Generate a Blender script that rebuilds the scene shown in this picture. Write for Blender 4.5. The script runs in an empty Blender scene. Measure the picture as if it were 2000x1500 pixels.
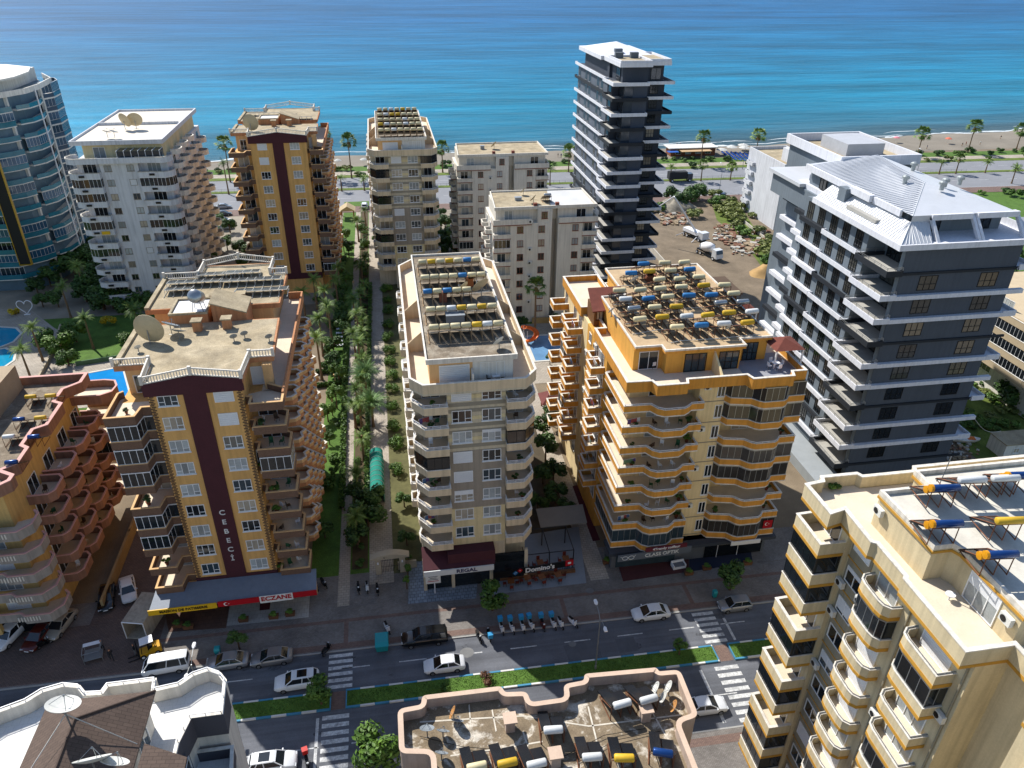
import bpy, math, random
from mathutils import Vector, noise as mnoise
random.seed(11)
SC = bpy.context.scene
COL = SC.collection
rad = math.radians
# ------------------------------------------------------------------ camera
CAM_H, FPX = 68.0, 1470.0
PITCH, YAW, ROLL = rad(29.9), rad(9.7), rad(0.6)
_f = Vector((math.sin(YAW)*math.cos(PITCH), math.cos(YAW)*math.cos(PITCH), -math.sin(PITCH)))
_r0 = Vector((math.cos(YAW), -math.sin(YAW), 0)); _u0 = _r0.cross(_f)
_r = _r0*math.cos(ROLL)+_u0*math.sin(ROLL); _u = -_r0*math.sin(ROLL)+_u0*math.cos(ROLL)
cam = bpy.data.cameras.new('camera'); camo = bpy.data.objects.new('camera', cam); COL.objects.link(camo)
from mathutils import Matrix
camo.matrix_world = Matrix(((_r.x, _u.x, -_f.x, 0), (_r.y, _u.y, -_f.y, 0), (_r.z, _u.z, -_f.z, CAM_H), (0, 0, 0, 1)))
cam.sensor_width = 36.0; cam.lens = FPX/2000*36.0
cam.clip_start = 0.5; cam.clip_end = 30000
SC.camera = camo
SC.render.resolution_x, SC.render.resolution_y = 1024, 768
# ------------------------------------------------------------------ world, sun, exposure
SUN_EL, SUN_AZ = rad(47), rad(-35)          # azimuth from +Y (the sea) towards -X
w = bpy.data.worlds.new('World'); SC.world = w; w.use_nodes = True
nt = w.node_tree; bg = nt.nodes['Background']
sky = nt.nodes.new('ShaderNodeTexSky'); sky.sky_type = 'NISHITA'; sky.sun_disc = False
sky.sun_elevation = SUN_EL; sky.sun_rotation = SUN_AZ; sky.air_density = 1.0; sky.dust_density = 0.4; sky.ozone_density = 1.5
nt.links.new(sky.outputs[0], bg.inputs[0]); bg.inputs[1].default_value = 0.115
sd = bpy.data.lights.new('sun', 'SUN'); sd.energy = 4.9; sd.angle = rad(0.53); sd.color = (1, 0.95, 0.87)
so = bpy.data.objects.new('sun', sd); COL.objects.link(so)
sdir = Vector((math.sin(SUN_AZ)*math.cos(SUN_EL), math.cos(SUN_AZ)*math.cos(SUN_EL), math.sin(SUN_EL)))
so.rotation_euler = sdir.to_track_quat('Z', 'Y').to_euler(); so.location = (-60, 120, 160)
vs = SC.view_settings; vs.view_transform = 'Standard'; vs.look = 'None'; vs.exposure = 0.5; vs.gamma = 1.0; vs.use_curve_mapping = False

def at(x, y, z=0.0):                         # photo pixel -> point on the level z
    d = _f*FPX+_r*(x-1000)+_u*(750-y); t = (z-CAM_H)/d.z
    return (d.x*t, d.y*t, z)
def a2(x, y, z=0.0): return at(x, y, z)[:2]
# ------------------------------------------------------------------ materials
MATS = {}
def srgb(h):
    h = h.lstrip('#'); c = [int(h[i:i+2], 16)/255 for i in (0, 2, 4)]
    return tuple(((v+0.055)/1.055)**2.4 if v > 0.04045 else v/12.92 for v in c)
def M(name, col=(.5, .5, .5), rough=.8, var=.12, scale=.6, metal=0., spec=.3, streak=0., bump=0., fine=.05, rnd=0., alpha=None, coat=0.):
    if name in MATS: return MATS[name]
    if isinstance(col, str): col = srgb(col)
    m = bpy.data.materials.new(name); m.use_nodes = True; MATS[name] = m
    t = m.node_tree; b = t.nodes['Principled BSDF']; N = t.nodes.new; Lk = t.links.new
    b.inputs['Roughness'].default_value = rough; b.inputs['Metallic'].default_value = metal
    b.inputs['Specular IOR Level'].default_value = spec; b.inputs['Coat Weight'].default_value = coat
    geo = N('ShaderNodeNewGeometry')
    n1 = N('ShaderNodeTexNoise'); n1.inputs['Scale'].default_value = scale; n1.inputs['Detail'].default_value = 6; n1.inputs['Roughness'].default_value = .65
    Lk(geo.outputs['Position'], n1.inputs['Vector'])
    r1 = N('ShaderNodeMapRange'); r1.inputs[1].default_value = .3; r1.inputs[2].default_value = .7
    r1.inputs[3].default_value = 1-var; r1.inputs[4].default_value = 1+var*.6
    Lk(n1.outputs['Fac'], r1.inputs[0])
    n2 = N('ShaderNodeTexNoise'); n2.inputs['Scale'].default_value = 9; n2.inputs['Detail'].default_value = 3
    Lk(geo.outputs['Position'], n2.inputs['Vector'])
    r2 = N('ShaderNodeMapRange'); r2.inputs[1].default_value = .3; r2.inputs[2].default_value = .7
    r2.inputs[3].default_value = 1-fine; r2.inputs[4].default_value = 1+fine
    Lk(n2.outputs['Fac'], r2.inputs[0])
    mu = N('ShaderNodeMath'); mu.operation = 'MULTIPLY'; Lk(r1.outputs[0], mu.inputs[0]); Lk(r2.outputs[0], mu.inputs[1])
    last = mu.outputs[0]
    if streak:
        mp = N('ShaderNodeMapping'); mp.inputs['Scale'].default_value = (2.2, 2.2, .12); Lk(geo.outputs['Position'], mp.inputs[0])
        n3 = N('ShaderNodeTexNoise'); n3.inputs['Scale'].default_value = 1.3; n3.inputs['Detail'].default_value = 5; Lk(mp.outputs[0], n3.inputs['Vector'])
        r3 = N('ShaderNodeMapRange'); r3.inputs[1].default_value = .42; r3.inputs[2].default_value = .72; r3.inputs[3].default_value = 1.03; r3.inputs[4].default_value = 1-min(.5, streak*1.8)
        Lk(n3.outputs['Fac'], r3.inputs[0])
        m3 = N('ShaderNodeMath'); m3.operation = 'MULTIPLY'; Lk(last, m3.inputs[0]); Lk(r3.outputs[0], m3.inputs[1]); last = m3.outputs[0]
    if rnd:
        oi = N('ShaderNodeObjectInfo'); r4 = N('ShaderNodeMapRange'); r4.inputs[3].default_value = 1-rnd; r4.inputs[4].default_value = 1+rnd
        Lk(oi.outputs['Random'], r4.inputs[0]); m4 = N('ShaderNodeMath'); m4.operation = 'MULTIPLY'; Lk(last, m4.inputs[0]); Lk(r4.outputs[0], m4.inputs[1]); last = m4.outputs[0]
    mx = N('ShaderNodeVectorMath'); mx.operation = 'SCALE'; mx.inputs[0].default_value = col[:3]
    Lk(last, mx.inputs['Scale']); Lk(mx.outputs[0], b.inputs['Base Color'])
    if bump:
        bp = N('ShaderNodeBump'); bp.inputs['Strength'].default_value = bump; bp.inputs['Distance'].default_value = .05
        Lk(n2.outputs['Fac'], bp.inputs['Height']); Lk(bp.outputs[0], b.inputs['Normal'])
    return m
def paving(name, c1, c2, mortar, sx=.2, sy=.1, rough=.85, msize=.012, big=.2, off=.5):
    m = M(name, c1, rough, big, .25)
    t = m.node_tree; b = t.nodes['Principled BSDF']; N = t.nodes.new; Lk = t.links.new
    geo = N('ShaderNodeNewGeometry'); br = N('ShaderNodeTexBrick'); br.offset = off
    br.inputs['Scale'].default_value = 1.0; br.inputs['Brick Width'].default_value = sx; br.inputs['Row Height'].default_value = sy
    br.inputs['Mortar Size'].default_value = msize; br.inputs['Mortar Smooth'].default_value = .3
    g = lambda c: (*(srgb(c) if isinstance(c, str) else c), 1)
    br.inputs['Color1'].default_value = g(c1); br.inputs['Color2'].default_value = g(c2); br.inputs['Mortar'].default_value = g(mortar)
    Lk(geo.outputs['Position'], br.inputs['Vector'])
    sc = [n for n in t.nodes if n.type == 'VECT_MATH'][0]; Lk(br.outputs['Color'], sc.inputs[0])
    return m
def stained(name, c1, c2, scale=.45, lo=.5, hi=.62, rough=.92):
    m = M(name, c1, rough, .35, scale*1.7, fine=.2); t = m.node_tree; N = t.nodes.new; Lk = t.links.new
    geo = N('ShaderNodeNewGeometry'); nz = N('ShaderNodeTexNoise'); nz.inputs['Scale'].default_value = scale; nz.inputs['Detail'].default_value = 9; nz.inputs['Roughness'].default_value = .7; nz.inputs['Distortion'].default_value = .5; Lk(geo.outputs['Position'], nz.inputs['Vector'])
    r = N('ShaderNodeMapRange'); r.inputs[1].default_value = lo; r.inputs[2].default_value = hi; Lk(nz.outputs['Fac'], r.inputs[0])
    mx = N('ShaderNodeMix'); mx.data_type = 'RGBA'; g = lambda c: (*(srgb(c) if isinstance(c, str) else c), 1); mx.inputs[6].default_value = g(c1); mx.inputs[7].default_value = g(c2); Lk(r.outputs[0], mx.inputs[0])
    sc = [n for n in t.nodes if n.type == 'VECT_MATH'][0]; Lk(mx.outputs[2], sc.inputs[0]); return m
def glassmat(name, col, rough=.06, spec=.6, wave=.0):
    m = M(name, col, rough, .25, .35, spec=spec, fine=.1, rnd=.35)
    return m
WHITE = M('white_paint', '#d6d3cc', .6, .08, .5, streak=.12)
FRAMEW = M('white_frame', '#dfe0e0', .45, .03)
DARKF = M('dark_frame', '#17191d', .45, .1)
ALU = M('aluminium', '#9da1a4', .35, .05, metal=.7)
METALW = M('white_metal', '#dedfe2', .4, .05)
GLASS = glassmat('glass_dark', (.012, .016, .02)); GLASSB = glassmat('glass_bluish', (.03, .05, .065))
CURT = glassmat('glass_net_curtain', (.30, .33, .34), .25, .5); CURT2 = glassmat('glass_cream_curtain', (.34, .30, .24), .25, .5)
SHUT = M('roller_shutter', '#d3d6da', .5, .05, rnd=.06)
SHUTB = M('roller_shutter_beige', '#c7b49a', .55, .05, rnd=.06)
CONC = None
CONC = stained('roof_concrete', '#a89b82', '#938468', .3, .4, .75); CONCD = stained('grimy_roof_concrete', '#7a6e5e', '#a39a8a', .5, .5, .7)
TILEB = M('beige_terrace_tile', '#d0c3ae', .75, .1, .8)
GREYT = M('grey_tile', '#8d9097', .6, .1)
BLACK = M('black_rubber', '#0c0c0d', .7, .1)
PANEL = M('solar_collector', (.012, .014, .018), .18, .2, 1.0, spec=.6)
STEEL = M('galvanised_steel', '#8a8e90', .45, .1, metal=.6)
RUST = M('rusty_steel', '#6d4630', .8, .3, 2.)
SKIN = M('skin', '#b98463', .6, .05)
# ------------------------------------------------------------------ mesh builder
class MB:
    def __init__(s): s.v = []; s.f = []; s.m = []
    def add(s, vs_, fs, mi=0):
        n = len(s.v); s.v += [tuple(p) for p in vs_]; s.f += [tuple(i+n for i in f) for f in fs]; s.m += [mi]*len(fs); return s
    def box(s, x0, x1, y0, y1, z0, z1, mi=0):
        return s.add([(x0, y0, z0), (x1, y0, z0), (x1, y1, z0), (x0, y1, z0), (x0, y0, z1), (x1, y0, z1), (x1, y1, z1), (x0, y1, z1)],
                     [(0, 3, 2, 1), (4, 5, 6, 7), (0, 1, 5, 4), (1, 2, 6, 5), (2, 3, 7, 6), (3, 0, 4, 7)], mi)
    def cbox(s, c, sx, sy, sz, rz=0, mi=0, rx=0):
        R = Matrix.Rotation(rz, 3, 'Z') @ Matrix.Rotation(rx, 3, 'X'); n = []
        for k in ((-1, -1, -1), (1, -1, -1), (1, 1, -1), (-1, 1, -1), (-1, -1, 1), (1, -1, 1), (1, 1, 1), (-1, 1, 1)):
            n.append(tuple(Vector(c)+R @ Vector((k[0]*sx/2, k[1]*sy/2, k[2]*sz/2))))
        return s.add(n, [(0, 3, 2, 1), (4, 5, 6, 7), (0, 1, 5, 4), (1, 2, 6, 5), (2, 3, 7, 6), (3, 0, 4, 7)], mi)
    def prism(s, poly, z0, z1, mi=0, bottom=True):
        if area(poly) < 0: poly = poly[::-1]
        n = len(poly); vs_ = [(p[0], p[1], z0) for p in poly]+[(p[0], p[1], z1) for p in poly]
        fs = [(i, (i+1) % n, (i+1) % n+n, i+n) for i in range(n)]+[tuple(range(n, 2*n))]
        if bottom: fs.append(tuple(range(n-1, -1, -1)))
        return s.add(vs_, fs, mi)
    def sheet(s, poly, z, mi=0):
        if area(poly) < 0: poly = poly[::-1]
        return s.add([(p[0], p[1], z) for p in poly], [tuple(range(len(poly)))], mi)
    def strip(s, pts, o0, o1, z0, z1, closed=False, mi=0):
        A, B = offset(pts, o0, closed), offset(pts, o1, closed); n = len(pts)
        vs_ = [(p[0], p[1], z) for L in (A, B) for z in (z0, z1) for p in L]; fs = []
        g = lambda l, h, i: (l*2+h)*n+i
        for i in range(n if closed else n-1):
            j = (i+1) % n
            fs += [(g(0, 0, i), g(0, 0, j), g(0, 1, j), g(0, 1, i)), (g(1, 0, j), g(1, 0, i), g(1, 1, i), g(1, 1, j)),
                   (g(0, 1, i), g(0, 1, j), g(1, 1, j), g(1, 1, i)), (g(0, 0, j), g(0, 0, i), g(1, 0, i), g(1, 0, j))]
        if not closed:
            fs += [(g(0, 0, 0), g(0, 1, 0), g(1, 1, 0), g(1, 0, 0)), (g(0, 0, n-1), g(1, 0, n-1), g(1, 1, n-1), g(0, 1, n-1))]
        return s.add(vs_, fs, mi)
    def tube(s, p0, p1, r0, r1=None, n=8, caps=True, mi=0):
        r1 = r0 if r1 is None else r1
        p0, p1 = Vector(p0), Vector(p1); d = (p1-p0)
        if d.length < 1e-6: return s
        q = d.to_track_quat('Z', 'Y'); vs_ = []
        for p, r in ((p0, r0), (p1, r1)):
            for k in range(n):
                a = 2*math.pi*k/n; vs_.append(tuple(p+q @ Vector((r*math.cos(a), r*math.sin(a), 0))))
        fs = [(k, (k+1) % n, (k+1) % n+n, k+n) for k in range(n)]
        if caps: fs += [tuple(range(n-1, -1, -1)), tuple(range(n, 2*n))]
        return s.add(vs_, fs, mi)
    def path(s, pts, r, n=6, mi=0):
        for a, b in zip(pts, pts[1:]): s.tube(a, b, r, r, n, True, mi)
        return s
    def lathe(s, prof, c=(0, 0, 0), n=16, mi=0, q=None):
        vs_ = []
        for r, z in prof:
            for k in range(n):
                a = 2*math.pi*k/n; p = Vector((r*math.cos(a), r*math.sin(a), z))
                if q: p = q @ p
                vs_.append(tuple(Vector(c)+p))
        fs = [(i*n+k, i*n+(k+1) % n, (i+1)*n+(k+1) % n, (i+1)*n+k) for i in range(len(prof)-1) for k in range(n)]
        fs += [tuple(range(n-1, -1, -1)), tuple((len(prof)-1)*n+k for k in range(n))]
        return s.add(vs_, fs, mi)
    def mesh(s, name, mats, smooth=False):
        me = bpy.data.meshes.new(name); me.from_pydata(s.v, [], s.f)
        if not isinstance(mats, (list, tuple)): mats = [mats]
        for m in mats: me.materials.append(m)
        if len(mats) > 1: me.polygons.foreach_set('material_index', s.m)
        if smooth: me.polygons.foreach_set('use_smooth', [True]*len(me.polygons))
        me.update(); return me
def area(p): return sum(p[i][0]*p[(i+1) % len(p)][1]-p[(i+1) % len(p)][0]*p[i][1] for i in range(len(p)))/2
def offset(pts, d, closed=False):            # d > 0: to the inside of the closed outline
    if abs(d) < 1e-9: return [tuple(p[:2]) for p in pts]
    sg = 1 if area(pts) > 0 else -1; n = len(pts); nn = []
    for i in range(n if closed else n-1):
        a, b = pts[i], pts[(i+1) % n]; L = math.hypot(b[0]-a[0], b[1]-a[1]) or 1
        nn.append((-(b[1]-a[1])/L*sg, (b[0]-a[0])/L*sg))
    out = []
    for i in range(n):
        if closed: n0, n1 = nn[i-1], nn[i]
        else: n0, n1 = nn[max(0, i-1)], nn[min(n-2, i)]
        k = 1+n0[0]*n1[0]+n0[1]*n1[1]; k = max(k, .35)
        out.append((pts[i][0]+d*(n0[0]+n1[0])/k, pts[i][1]+d*(n0[1]+n1[1])/k))
    return out
def O(name, me, parent=None, loc=(0, 0, 0), rz=0, scale=None):
    o = bpy.data.objects.new(name, me); COL.objects.link(o); o.location = loc
    if rz: o.rotation_euler = (0, 0, rz)
    if scale: o.scale = scale if isinstance(scale, (tuple, list)) else (scale,)*3
    if parent: o.parent = parent
    return o
def tag(o, label, cat, group=None):
    o['label'] = label; o['category'] = cat
    if group: o['group'] = group
    return o
def thing(name, label, cat, loc=(0, 0, 0), rz=0, group=None):
    return tag(O(name, None, None, loc, rz), label, cat, group)
def struct(name, mb, mat, parent=None, kind='structure'):
    o = O(name, mb.mesh(name, mat) if isinstance(mb, MB) else mb, parent)
    if parent is None: o['kind'] = kind
    return o
def text(name, s, size, mat, parent, loc, rx=90, rz=0, align='CENTER', ext=.02, sx=1.0, bold=.0):
    c = bpy.data.curves.new(name, 'FONT'); c.body = s; c.size = size; c.extrude = ext; c.align_x = align; c.align_y = 'CENTER'; c.offset = bold
    c.resolution_u = 3; c.materials.append(mat)
    tmp = bpy.data.objects.new('tmp', c); COL.objects.link(tmp); dg = bpy.context.evaluated_depsgraph_get()
    me = bpy.data.meshes.new_from_object(tmp.evaluated_get(dg)); me.name = name; bpy.data.objects.remove(tmp); bpy.data.curves.remove(c)
    o = O(name, me, parent, loc); o.rotation_euler = (rad(rx), 0, rad(rz)); o.scale = (sx, 1, 1); return o
CACHE = {}
def cached(key, fn):
    if key not in CACHE: CACHE[key] = fn()
    return CACHE[key]
DIR = {'S': 0., 'E': rad(90), 'N': rad(180), 'W': rad(-90)}
# ------------------------------------------------------------------ windows
def win_mesh(w, h, kind, fm):
    f = MB(); panes = []; t = .07; y0, y1 = -.07, .0
    def bar(x0, x1, z0, z1): f.box(x0, x1, y0, y1, z0, z1)
    def ring():
        bar(-w/2, w/2, 0, t); bar(-w/2, w/2, h-t, h); bar(-w/2, -w/2+t, t, h-t); bar(w/2-t, w/2, t, h-t)
    if kind in ('shut', 'shutb'):
        ring()
        n = max(4, int(h/.22))
        for i in range(n):
            z = t+(h-2*t)*i/n; panes.append((-w/2+t, w/2-t, z+.012, z+(h-2*t)/n-.004))
    elif kind == 'tri':
        ring(); a = w/6
        bar(-a-.03, -a+.03, t, h-t); bar(a-.03, a+.03, t, h-t)
        zt = h*.3; bar(-w/2+t, -a-.03, zt, zt+.06); bar(a+.03, w/2-t, zt, zt+.06)
        for x0, x1 in ((-w/2+t, -a-.03), (a+.03, w/2-t)): panes += [(x0, x1, t, zt), (x0, x1, zt+.06, h-t)]
        panes.append((-a+.03, a-.03, t, h-t)); f.box(-w/2-.08, w/2+.08, -.16, .0, -.08, 0)
    elif kind == 'two':
        ring(); bar(-.04, .04, t, h-t); panes += [(-w/2+t, -.04, t, h-t), (.04, w/2-t, t, h-t)]; f.box(-w/2-.06, w/2+.06, -.14, 0, -.07, 0)
    elif kind == 'slide':
        ring(); n = max(2, round(w/.95))
        for i in range(n):
            x0 = -w/2+t+(w-2*t)*i/n; x1 = -w/2+t+(w-2*t)*(i+1)/n
            if i: bar(x0-.03, x0+.03, t, h-t)
            panes.append((x0+.03, x1-.03, t, h-t))
    elif kind == 'grid':
        ring(); n = 3; zt = h*.42
        for i in range(1, n): x = -w/2+w*i/n; bar(x-.03, x+.03, t, h-t)
        bar(-w/2+t, w/2-t, zt-.03, zt+.03)
        for i in range(n):
            x0 = -w/2+w*i/n+.04; x1 = -w/2+w*(i+1)/n-.04; panes += [(x0, x1, t, zt-.03), (x0, x1, zt+.03, h-t)]
    fme = f.mesh('window_frame', fm); out = []
    for i, (x0, x1, z0, z1) in enumerate(panes):
        p = MB(); yy = -.035 if kind in ('shut', 'shutb') else -.02
        if kind in ('shut', 'shutb'): p.box(x0, x1, yy, -.004, z0, z1)
        else: p.add([(x0, yy, z0), (x1, yy, z0), (x1, yy, z1), (x0, yy, z1)], [(0, 1, 2, 3)])
        out.append(p)
    return fme, out
def window(B, x, y, d, z, w, h, kind='tri', glass=None, fm=None, split=True, parent=None, name='window'):
    fm = fm or FRAMEW; fme, pl = cached(('win', w, h, kind, fm.name), lambda: win_mesh(w, h, kind, fm))
    g = glass or random.choice([GLASS, GLASS, GLASSB, CURT, CURT, CURT2])
    if kind == 'shut': g = SHUT
    if kind == 'shutb': g = SHUTB
    lx, ly, lz = (B.root.location.x, B.root.location.y, 0) if parent is None else (0, 0, 0)
    ang = DIR[d] if isinstance(d, str) else d
    o = O(name, fme, parent or B.root, (x-lx, y-ly, z), ang)
    if kind in ('shut', 'shutb') or not split:
        def allp():
            q = MB()
            for p in pl: q.add(p.v, p.f)
            return q.mesh('pane', g)
        O('shutter' if kind.startswith('shut') else 'pane', cached(('pa', w, h, kind, g.name), allp), o)
    else:
        for i, p in enumerate(pl): O('pane', cached(('p', w, h, kind, g.name, i), lambda: p.mesh('pane', g)), o)
    if split and kind in ('tri', 'slide', 'two') and fm is FRAMEW and random.random() < .35:
        f_ = random.choice([.25, .4, .55, .8])
        O('roller_blind', cached(('rb', w, h, f_), lambda: MB().box(-w/2+.06, w/2-.06, -.05, -.03, h*(1-f_), h-.06).mesh('roller_blind', SHUT)), o)
    return o
# ------------------------------------------------------------------ buildings
class Bd:
    def __init__(s, name, label, x, y, cat='apartment block', group=None):
        s.x, s.y = x, y; s.root = thing(name, label, cat, (x, y, 0), 0, group)
    def L(s, pts): return [(p[0]-s.x, p[1]-s.y) for p in pts]
    def wall(s, poly, z0, z1, mat, name='wall', parent=None):
        return O(name, MB().prism(s.L(poly), z0, z1).mesh(name, mat), parent or s.root)
    def box(s, name, x0, x1, y0, y1, z0, z1, mat, parent=None):
        return O(name, MB().box(x0-s.x, x1-s.x, y0-s.y, y1-s.y, z0, z1).mesh(name, mat), parent or s.root)
    def strip(s, name, pts, o0, o1, z0, z1, mat, closed=False, parent=None):
        return O(name, MB().strip(s.L(pts), -.013 if o0 == 0 else o0, o1, z0, z1, closed).mesh(name, mat), parent or s.root)
    def part(s, name, mb, mat, parent=None, smooth=False):      # mb in world coordinates
        mb.v = [(p[0]-s.x, p[1]-s.y, p[2]) for p in mb.v]
        return O(name, mb.mesh(name, mat, smooth), parent or s.root)
    def balc(s, poly, zs, h, pm, sm, cap=None, th=.14, st=.2, rail=None, glaze=(), gh=1.7, gmat=None, fm=None, band=None, floor=None, name='balcony'):
        """poly: outline from wall to wall (open), zs: floor levels; glaze: indices of glazed ones"""
        P = s.L(poly); sl = MB().prism(P, -st, 0).mesh('slab', sm)
        pa = MB().strip(P, 0, th, -st if band is None else -st+band[0], h).mesh('parapet', pm)
        bd = MB().strip(P, -.03, th, -st-.02, -st+band[0]).mesh('band', band[1]) if band else None
        cp = MB().strip(P, -.04, th+.04, h, h+.07).mesh('coping', cap) if cap else None
        fl = MB().prism(offset(P, th+.01), 0.0, .015).mesh('floor_tiles', floor) if floor else None
        rl = None
        if rail:
            mb = MB(); top = h+rail[0]
            mb.strip(P, th*.3, th*.3+.05, top-.05, top); 
            if rail[0] > .3: mb.strip(P, th*.3, th*.3+.04, h+rail[0]*.5, h+rail[0]*.5+.03)
            for q in along(offset(P, th*.3+.02), rail[2] if len(rail) > 2 else .9): mb.cbox((q[0], q[1], h+rail[0]/2), .04, .04, rail[0])
            rl = mb.mesh('railing', rail[1])
        gl = gf = None
        if glaze:
            gl = MB().strip(P, th*.4, th*.4+.02, h+.05, h+gh).mesh('glazing', gmat or GLASS)
            mb = MB(); mb.strip(P, th*.25, th*.25+.07, h+gh, h+gh+.08); mb.strip(P, th*.25, th*.25+.07, h+.02, h+.08)
            for q in along(offset(P, th*.4+.01), .75): mb.cbox((q[0], q[1], h+gh/2), .045, .045, gh)
            gf = mb.mesh('glazing_frame', fm or ALU)
        out = []
        for i, z in enumerate(zs):
            o = O(name, sl, s.root, (0, 0, z)); O('parapet', pa, o); out.append(o)
            if bd: O('band', bd, o)
            if cp: O('coping', cp, o)
            if fl: O('floor_tiles', fl, o)
            if rl and i not in glaze: O('railing', rl, o)
            if i in glaze: O('glazing', gl, o); O('glazing_frame', gf, o)
        return out
def along(pts, step):
    out = []
    for a, b in zip(pts, pts[1:]):
        L = math.hypot(b[0]-a[0], b[1]-a[1]); n = max(1, round(L/step))
        for i in range(n): t = i/n; out.append((a[0]+(b[0]-a[0])*t, a[1]+(b[1]-a[1])*t))
    out.append(pts[-1][:2]); return out
def rect(x0, x1, y0, y1): return [(x0, y0), (x1, y0), (x1, y1), (x0, y1)]
def arc(cx, cy, r, a0, a1, n=8): return [(cx+r*math.cos(rad(a0+(a1-a0)*i/n)), cy+r*math.sin(rad(a0+(a1-a0)*i/n))) for i in range(n+1)]
# ------------------------------------------------------------------ setting
SOIL = M('dry_soil', '#7a6d5b', .95, .35, .12, fine=.2, bump=.4)
DIRT = M('excavated_soil', '#776a59', .95, .35, .2, fine=.25, bump=.6)
ASPH = M('asphalt', '#5c5f66', .85, .28, .22, fine=.12)
_t = ASPH.node_tree; _b = _t.nodes['Principled BSDF']; _g = _t.nodes.new('ShaderNodeNewGeometry'); _m = _t.nodes.new('ShaderNodeMapping'); _m.inputs['Scale'].default_value = (.035, 1.1, 1); _t.links.new(_g.outputs['Position'], _m.inputs[0])
_n = _t.nodes.new('ShaderNodeTexNoise'); _n.inputs['Scale'].default_value = 1.; _n.inputs['Detail'].default_value = 5; _t.links.new(_m.outputs[0], _n.inputs['Vector']); _q = _t.nodes.new('ShaderNodeMapRange'); _q.inputs[1].default_value = .35; _q.inputs[2].default_value = .65; _q.inputs[3].default_value = .78; _q.inputs[4].default_value = 1.15; _t.links.new(_n.outputs['Fac'], _q.inputs[0])
_v = [n for n in _t.nodes if n.type == 'VECT_MATH'][0]; _w = _t.nodes.new('ShaderNodeVectorMath'); _w.operation = 'SCALE'; _t.links.new(_v.outputs[0], _w.inputs[0]); _t.links.new(_q.outputs[0], _w.inputs['Scale']); _t.links.new(_w.outputs[0], _b.inputs['Base Color'])
ASPC = M('coast_asphalt', '#7d7f84', .9, .1, .15, fine=.06)
PAVE = paving('grey_pavers', '#827e7a', '#736e6a', '#544f4c', .24, .12, big=.35)
PAVER = paving('red_pavers', '#7d685f', '#6f5b54', '#4c403c', .24, .12)
PAVEB = paving('bluish_block_paving', '#8a949e', '#77818c', '#4d545c', .5, .5, msize=.03)
PAVED = paving('driveway_brick', '#6b5b54', '#5f524d', '#463c38', .4, .2, msize=.02)
TILEW = paving('white_shop_tiles', '#a5a29c', '#9c9993', '#6c6a66', .6, .6)
TILEBR = paving('brown_shop_tiles', '#5b4338', '#523c33', '#33261f', .6, .6)
PATHM = paving('pale_garden_path', '#a89f92', '#9c9387', '#6d665c', .6, .4, msize=.02)
GRASS = M('lawn', '#4c6a2a', .95, .3, .5, fine=.3, bump=.5)
GRASSD = M('rough_weeds', '#5b6b2d', .95, .4, .4, fine=.3, bump=.5)
SAND = M('grey_beach_sand', '#7f786d', .95, .18, .08, fine=.12, bump=.3)
KERB = M('kerb_concrete', '#9a9a98', .85, .12); KERBB = M('kerb_blue', '#3f7fa0', .7, .15); KERBW = M('kerb_white', '#c9cac8', .7, .12)
PAINT = stained('road_paint', '#bfc1c2', '#777a7e', 1.6, .48, .75, .8)
def Ys(Y, X): return Y-.011*(X-8)
def Yc(Y, X): return Y-.027*(X+54)
def band(name, Y0, Y1, X0, X1, z, mat, fn=Ys, parent=None, th=None):
    poly = [(X0, fn(Y0, X0)), (X1, fn(Y0, X1)), (X1, fn(Y1, X1)), (X0, fn(Y1, X0))]
    return struct(name, MB().sheet(poly, z) if th is None else MB().prism(poly, z-th, z), mat, parent)
def pxsheet(name, pts, z, mat, zz=0.0):
    return struct(name, MB().sheet([a2(x, y, zz) for x, y in pts], z), mat)
shore = [(-700, 330)]+[a2(x, y) for x, y in [(420, 311), (650, 299), (1090, 292), (1260, 287), (1400, 283), (1560, 275), (1700, 265), (1900, 256), (2000, 250)]]+[(420, 372), (900, 470)]
shore = sorted(shore)
def shoreY(X):
    for a, b in zip(shore, shore[1:]):
        if a[0] <= X <= b[0]:
            t = (X-a[0])/(b[0]-a[0]); return a[1]+(b[1]-a[1])*t
    return shore[-1][1]
def backY(X): return Yc(281, X) if X < 60 else Yc(281, X)+ (X-60)*.02
struct('ground', MB().sheet([(-700, -120), (900, -120), (900, backY(900)+6), (-700, backY(-700)+6)], 0), SOIL)
mb = MB(); xs = [-700+i*8 for i in range(201)]; vs_ = []; fs = []
for i, X in enumerate(xs):
    yb, ys = backY(X), shoreY(X)+1.2*math.sin(X*.11)+.8*math.sin(X*.31)
    for k, (t, z) in enumerate(((0, .03), (.45, .12), (.8, -.1), (1, -.82), (1.35, -2.5))): vs_.append((X, yb+(ys-yb)*t, z))
for i in range(len(xs)-1):
    for k in range(4): a = i*5+k; fs.append((a, a+5, a+6, a+1))
mb.add(vs_, fs); struct('beach', mb, SAND)
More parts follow.
